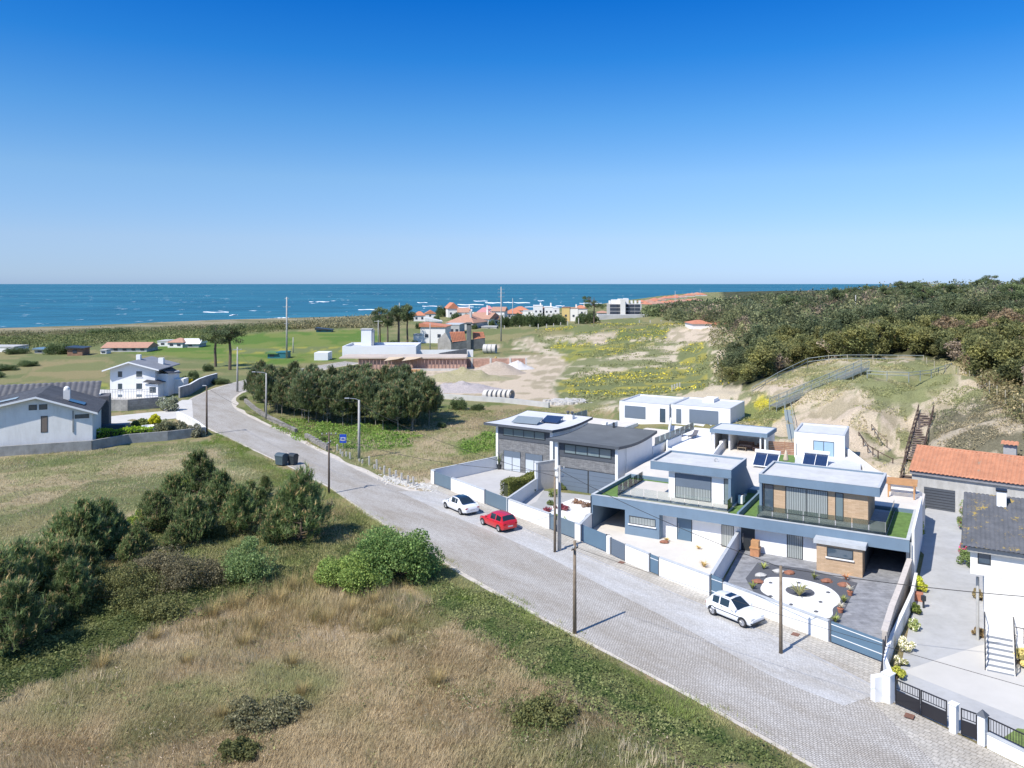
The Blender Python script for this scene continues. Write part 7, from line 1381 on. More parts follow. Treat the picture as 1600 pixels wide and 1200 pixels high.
grass('verge_grass', [(345, 672), (400, 712), (460, 742), (520, 765), (600, 812), (700, 882), (900, 996), (1100, 1100), (1300, 1215), (1240, 1230), (1080, 1125), (900, 1020), (690, 910), (590, 840), (450, 770), (330, 690)], 60, .24, .03, (.22, .26, .08), (.36, .33, .15), (.17, .23, .05), 74, nb=4)
grass('field_grass', [(390, 640), (440, 650), (700, 640), (960, 640), (940, 655), (780, 672), (760, 715), (690, 755), (640, 755), (560, 725), (470, 690)], 6, .3, .07, (.22, .25, .09), (.33, .29, .15), (.42, .34, .22), 75, nb=4)
grass('slope_grass', [(1180, 640), (1260, 585), (1330, 570), (1490, 575), (1600, 640), (1640, 720), (1440, 745), (1390, 700), (1300, 650)], .5, .3, .07, (.2, .22, .1), (.3, .28, .15), (.3, .28, .15), 76, nb=1) if False else None
grass('rush_grass', [(285, 985), (330, 945), (430, 905), (500, 885), (560, 915), (640, 935), (700, 950), (640, 985), (520, 985), (430, 1010), (330, 1010)], 15, .80, .035, (.44, .35, .18), (.26, .22, .09), (.50, .41, .25), 77, lean=.55, nb=7, thr=.47)
grass('rush_grass', FG, 7, .55, .03, (.44, .36, .20), (.30, .26, .13), (.56, .47, .32), 78, lean=.5, nb=9, thr=.58)
def tufts_on(name, pts, n, ln, w_, c0, c1, seed, sp=.25, nb=60):
    r = np.random.default_rng(seed)
    for lb, u, v, s_ in pts:
        p = G(u, v); m = int(nb * s_ * 3); a = r.uniform(0, 6.28, m); rr_ = np.abs(r.normal(size=m)) * sp * s_; B = np.stack([rr_ * np.cos(a), rr_ * np.sin(a), np.zeros(m)], 1); D = np.stack([np.cos(a) * .45, np.sin(a) * .45, np.ones(m)], 1) + r.normal(size=(m, 3)) * .15
        L = ln * s_ * r.uniform(.5, 1.2, m); sd_ = np.stack([-np.sin(a), np.cos(a), 0 * a], 1) * w_ / 2; V = np.stack([B - sd_, B + sd_, B + D * L[:, None]], 1).reshape(-1, 3)
        o = npmesh(name, V, np.arange(3 * m).reshape(m, 3), lm_grass, colvar(m, 3, c0, c1, r, .2)); o.location = (p.x, p.y, 0); tag(o, lb, 'grass tuft', 'tall grass tufts in the dry field')
tufts_on('grass_tuft', [('olive rush tuft low in the left of the dry field', 155, 1045, 1.3), ('dark olive tuft in the middle of the dry field', 290, 1040, 1.1), ('olive tuft right of the middle of the dry field', 455, 1040, 1.1), ('tall tuft at the right side of the dry field', 680, 1070, 1.3), ('tall golden tuft below the round pale shrub', 330, 965, 1.6), ('golden tuft below and right of the round pale shrub', 365, 950, 1.6), ('broad golden tuft below the gap between the shrubs', 430, 945, 1.8), ('golden tuft between the round shrub and the yellow green one', 455, 920, 1.5), ('olive golden tuft below the yellow green shrub', 545, 960, 1.7), ('pale tuft just left of the olive golden one', 508, 975, 1.4), ('tuft right below the largest shrub', 600, 965, 1.3), ('golden tuft at the lower edge of the brambles', 400, 985, 1.4), ('small tuft beside the lone bush', 470, 1085, 1.0), ('small dark tuft near the bottom centre left', 345, 1120, .9), ('thin tuft left of the tall golden tufts', 240, 1000, 1.2), ('pale golden tuft behind the olive golden one', 580, 945, 1.3), ('faint tuft in the right part of the dry field', 615, 1005, .9), ('pale tuft above the olive tuft in the middle', 380, 1010, 1.3)], 0, .75, .03, (.24, .20, .08), (.45, .34, .16), 81)
cover('field_weeds', [FG], 26, .35, .16, (.10, .13, .05), (.22, .22, .10), 66, thr=.60, freq=.8)
cover('field_weeds', [FG], 16, .3, .14, (.42, .36, .25), (.55, .48, .36), 67, thr=.57, freq=.8, asp=.25)
# ------------------------------------------------------------ pine stand beyond the bend
STD = [make_pine('stand_pine', 6.5, 2.35, 111 + k, bare=.24, nb=105, per=6, sl=.8, nn=18, w_=.09, lab='slim pine in the dense dark stand beside the bend of the road', cat='pine tree', tips=.16, c0=(.050, .075, .045), c1=(.11, .14, .07), tr=.03, stem=m_barkp) for k in range(4)]
r_ = np.random.default_rng(5); cnt = 0; outline = [gp(*q) for q in [(395, 625), (410, 650), (470, 662), (560, 668), (640, 680), (672, 676), (680, 655), (650, 628), (560, 618), (470, 612), (400, 610)]]
lo = np.array(outline).min(0); hi = np.array(outline).max(0); placed = []
while cnt < 105 and len(placed) < 105:
    for _ in range(4000):
        x, y = r_.uniform(lo[0], hi[0]), r_.uniform(lo[1], hi[1])
        if inpoly(np.array([x]), np.array([y]), outline)[0] and all((x - a) ** 2 + (y - b_) ** 2 > 4.4 for a, b_ in placed) and dist_poly(np.array([x]), np.array([y]), ROADC)[0] > 7: break
    else: break
    placed.append((x, y)); cnt += 1; s_ = r_.uniform(.78, 1.12) * (1.0 if y < 150 else .9); put(STD[cnt % 4], 0, 0, None, (s_ * 1.05, s_ * 1.05, s_), r_.uniform(0, 6.28), group='pines of the dense stand', xy=(x, y))
# tall stone pines
def make_umbrella_pine(name, lab, H, seed, rx=4.0, thick=3.4, c0=(.028, .05, .028), c1=(.06, .085, .04)):
    r = np.random.default_rng(seed); t_ = thing(name, lab, 'pine tree'); m = trunk_mesh([(0, 0, -.5), (.25, 0, H * .4), (-.1, .2, H * .75), (0, 0, H * .9)], [.42, .34, .25, .12]); nl = 26; cs = []
    for i in range(nl):
        a = r.uniform(0, 6.28); q = rx * math.sqrt(r.random()) * .85; z = H - thick * r.uniform(.15, 1.0) - q * .12; c_ = np.array([q * math.cos(a), q * math.sin(a), z]); cs.append(c_); m.tube([(0, 0, H * .62 + r.uniform(0, 2)), tuple(c_ * [.5, .5, 1] - [0, 0, .7]), tuple(c_)], [.12, .08, .03], 4, False)
    cs = np.array(cs); n = 4200; wi = r.integers(0, nl, n); q = r.normal(size=(n, 3)); q /= np.linalg.norm(q, axis=1, keepdims=True); P = cs[wi] + q * np.array([1.25, 1.25, .75]) * r.uniform(.4, 1.05, (n, 1)); V, Fq = leaf_quads(P, .48, r, .35); lc = colvar(nl, 1, c0, c1, r, .15)[wi] * (1 + r.normal(size=(n, 1)) * .2)
    m.build('trunk', m_bark, t_); npmesh('crown', V, Fq, lm_pine, np.repeat(np.clip(lc, .004, 1), 4, 0), parent=t_); return t_
UP = [make_umbrella_pine('tall_pine', 'u', 12, 200 + k, thick=4.8, c0=(.04, .06, .035), c1=(.08, .105, .05)) for k in range(3)]
for k, (u, vb, vt, lb) in enumerate([(337, 573, 505, 'tall dark pine above the bend, the left one of the pair'), (359, 578, 503, 'tall dark pine above the bend, the right one of the pair'), (594, 538, 478, 'tall pine left of the village with a bushy crown, leftmost'), (606, 539, 484, 'second tall pine from the left beside the village'), (622, 538, 474, 'third tall pine beside the village, standing by a pale pole'), (637, 536, 473, 'rightmost of the four tall pines beside the village')]):
    h = (vb - vt) / F * G(u, vb).y; wf_ = .72 if k > 1 else 1.0; put(UP[k % 3], u, vb, lb, (h / 12 * wf_, h / 12 * wf_, h / 12))
# ------------------------------------------------------------ woods on the hill
def make_forest_tree(name, H, rx, seed, c0, c1, n=5200, size=.42, trunk=m_bark, lab='', lumps=22, asp=.5, low=.25):
    r = np.random.default_rng(seed); t_ = thing(name, lab, 'tree'); m = trunk_mesh([(0, 0, -1), (r.normal() * .3, r.normal() * .3, H * .5), (0, 0, H * .8)], [.28, .2, .06]); d = r.normal(size=(lumps, 3)); d /= np.linalg.norm(d, axis=1, keepdims=True); cs = d * np.array([rx, rx, H * (1 - low) * .5]) * r.uniform(.35, .85, (lumps, 1)); cs[:, 2] += H * (low + (1 - low) * .52)
    for i in range(0, lumps, 2): m.tube([(0, 0, H * .3), tuple(cs[i] * [.5, .5, .9]), tuple(cs[i])], [.1, .06, .02], 4, False)
    wi = r.integers(0, lumps, n); q = r.normal(size=(n, 3)); q /= np.linalg.norm(q, axis=1, keepdims=True); P = cs[wi] + q * (rx * r.uniform(.25, .48, lumps)[wi] * r.uniform(.5, 1.05, n))[:, None]; V, Fq = leaf_quads(P, size, r, asp); lc = colvar(lumps, 1, c0, c1, r, .15)[wi] * (1 + r.normal(size=(n, 1)) * .18)
    m.build('trunk', trunk, t_); npmesh('crown', V, Fq, lm_wood, np.repeat(np.clip(lc, .004, 1), 4, 0), parent=t_); return t_
FT = [make_forest_tree('woodland_tree', 6.5, 2.9, 300, (.07, .08, .033), (.155, .155, .06), lab='olive leaved tree along the front edge of the wood on the hill', low=.05), make_forest_tree('woodland_tree', 6.0, 2.8, 301, (.06, .075, .035), (.125, .13, .055), lab='olive leaved tree along the front edge of the wood on the hill', low=.05),
      make_forest_tree('woodland_pine', 7.5, 3.0, 302, (.045, .06, .032), (.095, .11, .055), lab='dark green tree in the middle of the wood on the hill', low=.2), make_forest_tree('woodland_pine', 7.0, 3.2, 303, (.05, .068, .036), (.105, .12, .06), lab='dark green tree in the middle of the wood on the hill', low=.2),
      make_forest_tree('reddish_tree', 6.0, 2.7, 304, (.12, .09, .055), (.17, .135, .085), lab='reddish brown tree near the right side of the wood', low=.1), make_forest_tree('bare_tree', 5.5, 2.4, 305, (.17, .14, .11), (.24, .20, .15), n=1500, size=.4, trunk=m_barkp, lab='greyish half bare tree among the green trees of the wood', low=.1)]
gr_names = ['olive trees at the wood edge', 'olive trees at the wood edge', 'dark trees of the wood', 'dark trees of the wood', 'reddish trees of the wood', 'half bare trees of the wood']
r_ = np.random.default_rng(9); cand = []
zone_f = [(1130, 595), (1165, 600), (1190, 592), (1230, 576), (1290, 560), (1440, 558), (1500, 570), (1560, 600), (1640, 625), (1750, 560), (1750, 425), (1480, 438), (1380, 448), (1250, 462), (1120, 474), (1040, 492), (1060, 507), (1130, 512), (1150, 540)]
X_ = r_.uniform(30, 420, 90000); Y_ = r_.uniform(90, 560, 90000); Z_ = terrain(X_, Y_); U_ = 800 + F * X_ / Y_; V_ = 443 + F * (CH - Z_) / Y_
ok = inpoly(U_, V_, zone_f) | ((U_ > 1090) & (U_ < 1780) & (Y_ > 165) & (X_ > 58 + (Y_ - 165) * .22)) | ((U_ > 1600) & (U_ < 1760) & (Y_ > 98) & (X_ > 66)); ok &= ~((U_ < 1500) & (Y_ < 128)) & ~((X_ < 75) & (Y_ > 210) & (V_ > 512) & (U_ < 1130))
X_, Y_, Z_, U_, V_ = X_[ok], Y_[ok], Z_[ok], U_[ok], V_[ok]; order = np.argsort(Y_ + r_.normal(size=len(Y_)) * 6); taken = []; grid = {}
for i in order:
    sp = 3.1 + max(0, (Y_[i] - 150)) * .018; k = (int(X_[i] // 5), int(Y_[i] // 5)); bad = False
    for a in (-1, 0, 1):
        for b_ in (-1, 0, 1):
            for (x, y) in grid.get((k[0] + a, k[1] + b_), ()):
                if (x - X_[i]) ** 2 + (y - Y_[i]) ** 2 < sp * sp: bad = True
    if bad: continue
    grid.setdefault(k, []).append((X_[i], Y_[i])); taken.append(i)
    if len(taken) > 3400: break
ind = taken[:285]; rest = taken[285:]
for i in ind:
    y = Y_[i]; u = U_[i]; q = r_.random(); front = y < 172
    if u > 1470 and front: k = 4 if q < .2 else (5 if q < .32 else (1 if q < .7 else 0))
    elif front: k = 0 if q < .52 else (1 if q < .82 else (5 if q < .93 else 2))
    else: k = 2 if q < .4 else (3 if q < .8 else (5 if q < .88 else 1))
    s_ = r_.uniform(.75, 1.15) * (.72 if u < 1180 else 1.0); o = put(FT[k], 0, 0, None, (s_ * r_.uniform(.9, 1.15), s_, s_ * r_.uniform(.8, 1.1)), r_.uniform(0, 6.28), group=gr_names[k], xy=(X_[i], Y_[i]), zw=Z_[i] - .3)
# the wood farther back: one leafy mass
def leaf_mass(name, centres, rad, hgt, per, size, c0, c1, seed, kind='stuff', mt=None):
    r = np.random.default_rng(seed); n = len(centres); wi = np.repeat(np.arange(n), per); q = r.normal(size=(n * per, 3)); q[:, 2] = np.abs(q[:, 2]); q /= np.linalg.norm(q, axis=1, keepdims=True); rad = np.broadcast_to(rad, (n,)); hgt = np.broadcast_to(hgt, (n,)); sz = np.broadcast_to(size, (n,))[wi]
    P = np.asarray(centres)[wi] + q * np.stack([rad[wi], rad[wi], hgt[wi]], 1) * r.uniform(.75, 1.05, (n * per, 1)); P += r.normal(size=P.shape) * rad[wi][:, None] * .12; V, Fq = leaf_quads(P, sz, r, .6, up=.6); lc = colvar(n, 1, c0, c1, r, .2)[wi] * (1 + r.normal(size=(len(wi), 1)) * .16)
    return npmesh(name, V, Fq, mt or lm_wood, np.repeat(np.clip(lc, .004, 1), 4, 0), kind=kind)
cen = np.stack([X_[rest], Y_[rest], Z_[rest] + 1.0], 1); 
em = [i for i in rest if 1150 < U_[i] < 1650 and 175 < Y_[i] < 330]
for i in r_.choice(em, 34, replace=False):
    s_ = r_.uniform(.62, .85); o = put(UP[int(i) % 3], 0, 0, None, (s_ * 1.0, s_ * 1.0, s_ * r_.uniform(.9, 1.15)), r_.uniform(0, 6.28), xy=(X_[i], Y_[i]), zw=Z_[i] - .5); o['label'] = 'taller broad crowned pine rising above the wood on the hill'; o['group'] = 'taller pines of the wood'
grp = r_.random(len(cen)); patch = fbm(cen[:, 0] * .02, cen[:, 1] * .02, 402, 3); grp = grp * .6 + np.clip((patch - .3) * 2.5, 0, 1) * .4; vr = r_.uniform(.65, 1.5, len(cen))
for a_, b_, c0, c1, sd_ in ((0, .42, (.045, .060, .034), (.10, .115, .06), 401), (.42, .66, (.065, .078, .038), (.125, .13, .065), 403), (.66, .76, (.15, .125, .09), (.21, .17, .12), 404), (.76, 1.1, (.05, .068, .04), (.11, .12, .068), 405)):
    k_ = (grp >= a_) & (grp < b_); cc = cen[k_]
    if len(cc): leaf_mass('far_wood', cc, (2.3 + (cc[:, 1] - 150) * .006) * vr[k_], 4.9 * vr[k_] ** .8, 190, .62 + (cc[:, 1] - 150) * .002, c0, c1, sd_)
# undergrowth skirts, coastal scrub, hedges
def scatter_px(n, u0, u1, v0f, v1f, seed):
    r = np.random.default_rng(seed); u = r.uniform(u0, u1, n); f = r.random(n); v = v0f(u) * (1 - f) + v1f(u) * f; return u, v
def mass_px(name, n, u0, u1, va, vb_, seed, rad, hgt, per, size, c0, c1, z=0.0):
    ua = [q[0] for q in va]; u, v = scatter_px(n, u0, u1, lambda t_: np.interp(t_, [q[0] for q in va], [q[1] for q in va]), lambda t_: np.interp(t_, [q[0] for q in vb_], [q[1] for q in vb_]), seed); Y = F * (CH - z) / (v - 443); X = (u - 800) / F * Y; Z = terrain(X, Y); cen = np.stack([X, Y, np.maximum(Z, -1)], 1); r = np.random.default_rng(seed)
    return leaf_mass(name, cen, rad * r.uniform(.6, 1.4, n), hgt * r.uniform(.5, 1.3, n), per, size, c0, c1, seed)
mass_px('coastal_scrub', 330, -120, 480, [(-120, 532), (0, 528), (150, 523), (300, 518), (480, 508)], [(-120, 548), (0, 545), (80, 550), (160, 538), (300, 530), (480, 512)], 501, 4.6, 2.0, 110, .6, (.055, .075, .03), (.12, .135, .055))
mass_px('coastal_scrub', 260, -120, 620, [(-120, 525), (150, 517), (400, 509), (620, 500)], [(-120, 530), (150, 522), (400, 512), (620, 508)], 502, 6.0, .8, 90, .6, (.09, .10, .05), (.15, .14, .08))
mass_px('coastal_scrub', 200, 420, 620, [(420, 507), (520, 500), (620, 492)], [(420, 515), (520, 513), (620, 512)], 503, 4.5, 2.6, 80, .9, (.10, .10, .06), (.17, .155, .09))
mass_px('hill_foot_scrub', 150, 1040, 1200, [(1040, 500), (1100, 505), (1160, 560), (1200, 585)], [(1040, 506), (1110, 515), (1135, 600), (1200, 604)], 504, 2.6, 2.0, 80, .5, (.09, .10, .045), (.18, .16, .08), z=2.0)
mass_px('wood_edge_scrub', 130, 1500, 1640, [(1500, 575), (1560, 600), (1640, 640)], [(1500, 590), (1560, 625), (1640, 672)], 505, 1.7, 1.5, 90, .35, (.09, .10, .045), (.17, .14, .08), z=8.0)
mass_px('distant_wood', 220, 1006, 1200, [(1006, 492), (1020, 488), (1060, 482), (1130, 476), (1200, 472)], [(1006, 503), (1010, 502), (1060, 500), (1130, 500), (1200, 500)], 506, 7.5, 5.5, 90, 1.5, (.05, .07, .035), (.11, .13, .06))
mass_px('ridge_wood', 120, 1340, 1640, [(1340, 456), (1640, 450)], [(1340, 462), (1640, 462)], 507, 11, 8, 80, 2.4, (.05, .07, .04), (.09, .11, .06), z=2)
BU = make_bush('hedge_bush', 'b', (3.2, 2.6, 2.6), 520, 5200, .30, (.05, .085, .035), (.11, .15, .06), 'bush', 30)
for k, (u, vb, w_, h_, lb) in enumerate([(668, 512, 14, 12, 'dark garden tree behind the mono pitch house in the village'), (682, 503, 14, 13, 'dark tree between the left village roofs'), (722, 513, 16, 11, 'tree in front of the modern grey house'), (741, 518, 14, 10, 'low tree at the foot of the big hipped roof'), (730, 500, 12, 12, 'tree behind the ridge of the big hipped roof'), (768, 513, 16, 12, 'tree in front of the tall orange roofed house'), (776, 498, 12, 12, 'tree beside the tall orange roofed house'), (812, 500, 14, 12, 'tree right behind the salmon roof'), (654, 514, 14, 12, 'tree at the left end of the village below the hip roof'), (648, 541, 16, 12, 'bush by the white outbuilding near the village pines'), (614, 541, 22, 12, 'dark bush at the foot of the village pines'), (787, 516, 24, 22, 'dark bush at the left end of the row behind the dune crest'), (805, 516, 26, 24, 'dark bush in the row, third from its left end'), (827, 516, 26, 24, 'dark bush in the row left of the white tower houses'), (849, 515, 26, 24, 'dark bush between the two bushes below the tower houses'), (870, 514, 26, 22, 'dark bush in the row right of the tower houses'), (795, 515, 22, 18, 'dark bush behind the dune crest, just right of the tall pylon'), (815, 516, 20, 20, 'dark bush behind the dune crest beside the thin pole'), (838, 515, 26, 24, 'wide dark bush below the left white tower house'), (860, 514, 26, 22, 'wide dark bush below the right white tower house'), (878, 512, 20, 18, 'dark bush left of the yellow house'), (918, 506, 44, 22, 'largest round dark bush under the spreading pine'), (905, 507, 20, 17, 'round bush at the left end of the largest dark bush'), (753, 509, 22, 12, 'green bush in front of the village back row'), (690, 495, 24, 20, 'dark trees left of the steep orange roof'), (712, 500, 20, 14, 'dark bush right of the steep orange roof'),
      (90, 553, 50, 20, 'large olive bush left of the brown timber shed'), (115, 552, 46, 18, 'olive bush partly behind the brown timber shed'), (25, 553, 44, 12, 'dark hedge bush near the low grey building at the left edge'), (10, 578, 50, 12, 'dark hedge clump at the left edge below the fields'), (45, 572, 40, 12, 'dark hedge clump right of the leftmost one'), (-15, 590, 50, 12, 'dark hedge clump cut by the left edge'), (160, 525, 60, 14, 'wide dark clump of trees above the long low shed'), (190, 523, 40, 12, 'dark clump right of the wide one above the long low shed'),
      (302, 592, 22, 16, 'dark bush behind the pale wall on the bend'), (325, 580, 22, 14, 'grey green bush under the two tall pines'), (345, 600, 34, 12, 'low dark shrubs along the outer side of the bend'), (380, 625, 16, 10, 'small dark bush on the inside of the bend'), (716, 640, 36, 22, 'leafy bush beside the pine stand in front of the site wall'), (745, 640, 30, 12, 'low bush right of the leafy bush by the site wall'), (690, 668, 20, 12, 'small bush at the right foot of the pine stand'), (505, 690, 14, 12, 'small dark shrub standing in the bright bracken')]):
    p = G(u, vb); s_ = p.y / F; put(BU, u, vb, lb, (w_ * s_ / 7.6, w_ * s_ / 7.6, h_ * s_ / 4.3), zw=gz(p.x, p.y) - .2)
u_ = make_umbrella_pine('spreading_pine', 'spreading pine with a broad dark crown left of the apartment block', 16, 222, rx=6.5, thick=6.5); put(u_, 928, 506, z=2, zw=1)
u2 = make_umbrella_pine('ridge_pine', 'lone flat topped pine standing out on the wooded ridge against the sea', 12, 223, rx=6, thick=5); put(u2, 1232, 0, xy=(118, 340), zw=6)
# garden hedges and shrubs by the left houses
def hedge(name, label, pts, w_, h, c0, c1, seed, dens=300, size=.14, flowers=None):
    r = np.random.default_rng(seed); o = Vector(pts[0]); P = []; core = MB()
    for a, b_ in zip(pts[:-1], pts[1:]):
        A, B = Vector(a) - o, Vector(b_) - o; L = (B - A).length; n = int(L * (w_ + 2 * h) * dens); f = r.random(n)[:, None]; d = (B - A) / L; nn_ = Vector((-d.y, d.x)); t_ = r.uniform(-1, 1, n); side = r.random(n) < h / (h + w_ / 2); y = np.where(side, np.sign(t_) * (w_ / 2 + r.normal(size=n) * .05), t_ * w_ / 2); z = np.where(side, r.random(n) * h, h + r.normal(size=n) * .06) + .12 * np.sin(f[:, 0] * L * 1.7)
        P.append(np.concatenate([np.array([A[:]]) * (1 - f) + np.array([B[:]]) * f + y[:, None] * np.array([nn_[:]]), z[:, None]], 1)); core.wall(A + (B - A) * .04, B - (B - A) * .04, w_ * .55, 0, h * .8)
    P = np.concatenate(P); V, Fq = leaf_quads(P, size, r, .7); t_ = thing(name, label, 'hedge', (o.x, o.y, 0)); c_ = colvar(len(P), 4, c0, c1, r, .18)
    if flowers is not None: fl = np.repeat(r.random(len(P)) < flowers[1], 4); c_ = np.where(fl[:, None], np.array(flowers[0]), c_)
    npmesh('foliage', V, Fq, lm_leaf, c_, parent=t_); core.build('branches', mat('hedge_inside', (.04, .05, .02), var=.3), t_); return t_  # solid dark core filling the hedge behind its leaves
hedge('clipped_hedge', 'clipped green hedge on the low wall between the two stone fronted houses', [bl(-2.75, -.6), bl(-3.6, -6.2)], 1.1, 1.6, (.10, .13, .03), (.19, .20, .06), 601, 420, .14)
hedge('clipped_hedge', 'bright green clipped hedge on the grey wall right of the gabled house', [gp(148, 690), gp(200, 687), gp(240, 684)], 1.2, 1.6, (.18, .30, .02), (.28, .40, .04), 602, 60, .25)
hedge('yellow_hedge', 'bright yellow flowering hedge beside the white two storey house', [gp(266, 613), gp(280, 611), gp(294, 608)], 2.0, 2.2, (.42, .36, .02), (.60, .48, .02), 603, 30, .4)
for k, (u, vb, w_, h_, c0, c1, lb) in enumerate([(262, 642, 42, 27, (.17, .21, .13), (.30, .33, .24), 'silvery round tree in front of the white two storey house'), (243, 663, 20, 19, (.28, .32, .02), (.45, .45, .04), 'round golden bush on the lawn by the drive'), (222, 664, 32, 9, (.12, .16, .05), (.20, .24, .08), 'low flat bush left of the golden bush'), (258, 683, 40, 30, (.09, .11, .06), (.17, .18, .10), 'large grey green bush at the corner, the left one'), (282, 682, 36, 27, (.10, .12, .07), (.19, .20, .13), 'large grey green bush at the corner, the middle one'), (306, 682, 30, 24, (.16, .18, .12), (.27, .28, .20), 'pale leaved bush at the end of the grey wall'), (155, 672, 26, 14, (.05, .06, .05), (.10, .11, .08), 'dark bush beside the corner of the gabled house'), (317, 601, 26, 12, (.05, .08, .03), (.10, .13, .05), 'dark shrub between the yellow hedge and the bend'), (293, 598, 26, 12, (.08, .11, .05), (.14, .17, .07), 'green shrub behind the yellow hedge')]):
    p = G(u, vb); s_ = p.y / F; bb = make_bush('garden_bush', lb, (w_ * s_ / 2.3, w_ * s_ / 2.5, h_ * s_ / 1.75), 620 + k, 3200, .28 if w_ > 19 else .2, c0, c1, 'bush', 24); put(bb, u, vb, zw=0)
# ------------------------------------------------------------ small garden plants, rocks and pots
def plant(name, label, p, h, n, c0, c1, seed, spread=.5, w_=.05, cat='plant', pot=None, group=None):
    r = np.random.default_rng(seed); a = r.uniform(0, 6.28, n); D = np.stack([np.cos(a) * spread, np.sin(a) * spread, np.ones(n)], 1) + r.normal(size=(n, 3)) * .15; L = h * r.uniform(.6, 1.1, n); sd_ = np.stack([-np.sin(a), np.cos(a), 0 * a], 1) * w_ / 2; z0 = 0.0
    t_ = thing(name, label, cat, p, 0, group)
    if pot: MB().lathe([(.14, 0), (.2, .26), (.22, .27), (.22, .3)], 12).build('pot', pot, t_); z0 = .28
    B = np.tile([0, 0, z0], (n, 1)); M_ = B + D * L[:, None] * .5 + np.array([0, 0, .06]); V = np.stack([B - sd_ * .6, B + sd_ * .6, M_ + sd_, B + D * L[:, None] * np.array([1.15, 1.15, .8]), M_ - sd_], 1).reshape(-1, 3)
    Fq = np.arange(5 * n).reshape(n, 5)
    tri = np.concatenate([Fq[:, [0, 1, 2, 4]], Fq[:, [4, 2, 3, 3]]]) ; me_v = V; cc = colvar(n, 5, c0, c1, r, .15)
    mesh_f = np.concatenate([Fq[:, [0, 1, 2]], Fq[:, [0, 2, 4]], Fq[:, [4, 2, 3]]]); npmesh('leaves', me_v, mesh_f, lm_leaf, cc, parent=t_); return t_
def rock(label, p, s_, m, seed, group=None):
    r = random.Random(seed); mb = MB(); n = 7
    for k, (f, z) in enumerate(((1.0, 0), (1.05, .35), (.7, .75), (.2, .95))):
        for a in range(n): q = s_ * f * r.uniform(.8, 1.15); mb.v.append((q * math.cos(a * math.tau / n) * 1.3, q * math.sin(a * math.tau / n), z * s_ * .8))
    for k in range(3):
        for a in range(n): b_ = (a + 1) % n; mb.f.append((k * n + a, k * n + b_, (k + 1) * n + b_, (k + 1) * n + a))
    mb.f.append(tuple(3 * n + a for a in range(n))); o = mb.build('garden_rock', m); o.location = p; tag(o, label, 'rock', group)
m_red = mat('red_rock', (.30, .13, .08), rough=.9, var=.3, scale=4); m_grock = mat('pale_rock', (.50, .49, .46), rough=.9, var=.25, scale=4); m_terra = mat('terracotta', (.42, .17, .10), rough=.85, var=.15)
def Q(u, v, z=.07): p = G(u, v, z); return tuple(p)
plant('agave', 'spiky variegated plant in the charcoal ring of the white gravel', Q(1249, 931, .1), 1.0, 34, (.22, .25, .10), (.45, .44, .24), 701, .75, .10)
for k, (u, v, kd, lb) in enumerate([(1193, 889, 'p', 'yellow green spiky plant at the back left corner of the gravel bed'), (1188, 900, 'g', 'pale rock behind the reddish rock at the left of the gravel bed'), (1184, 910, 'r', 'reddish rock at the left of the gravel bed'), (1176, 920, 'p', 'bushy olive plant at the near left corner of the gravel bed'), (1216, 894, 'g', 'pale rock at the back of the gravel bed beside a red one'), (1234, 896, 'r', 'large reddish rock at the back of the gravel bed'), (1272, 905, 'p', 'small dark green plant behind the white gravel'), (1292, 909, 'r', 'small reddish rock behind the white gravel, middle'), (1319, 915, 'r', 'low reddish rock near the brick clad room'),
   (1322, 906, 'p', 'thin orange plant near the corner of the brick clad room'), (1328, 930, 't', 'terracotta pot with a pale plant beside the slate driveway, the farther one'), (1319, 942, 'p', 'pale bushy plant between the two terracotta pots'), (1313, 957, 't', 'terracotta pot with a pale plant beside the slate driveway, the nearer one'), (1305, 972, 'p', 'small grey green plant near the sliding gate post')]):
    if kd == 'p': plant('garden_plant', lb, Q(u, v), .55, 30, (.14, .20, .05) if k != 9 else (.40, .22, .10), (.35, .38, .12) if k != 9 else (.5, .3, .15), 710 + k, .6, .07)
    elif kd == 't': plant('potted_plant', lb, Q(u, v), .4, 40, (.4, .4, .3), (.6, .6, .5), 710 + k, .7, .07, pot=m_terra)
    else: rock(lb, Q(u, v), .33, m_red if kd == 'r' else m_grock, 720 + k)
for k, (u, v) in enumerate([(1204, 911), (1248, 911), (1294, 926), (1282, 941), (1236, 945), (1204, 932), (1275, 956)]): rock('small dark stone lying on the white gravel island', Q(u, v, .085), .12, m_dgrav, 740 + k, 'small stones on the white gravel')
for k, (u, v, h_, lb) in enumerate([(1100, 886, .5, 'small yellowish plant in the cream gravel near the white wall'), (1092, 858, .3, 'low flat green plant near the curtained window'), (1042, 846, .35, 'orange brown plant at the corner of the blue room')]): plant('garden_plant', lb, Q(u, v), h_, 40, (.35, .25, .10), (.45, .38, .15), 760 + k, .9, .05)
rock('brown rock at the corner of the blue room', Q(1038, 848), .3, m_red, 770)
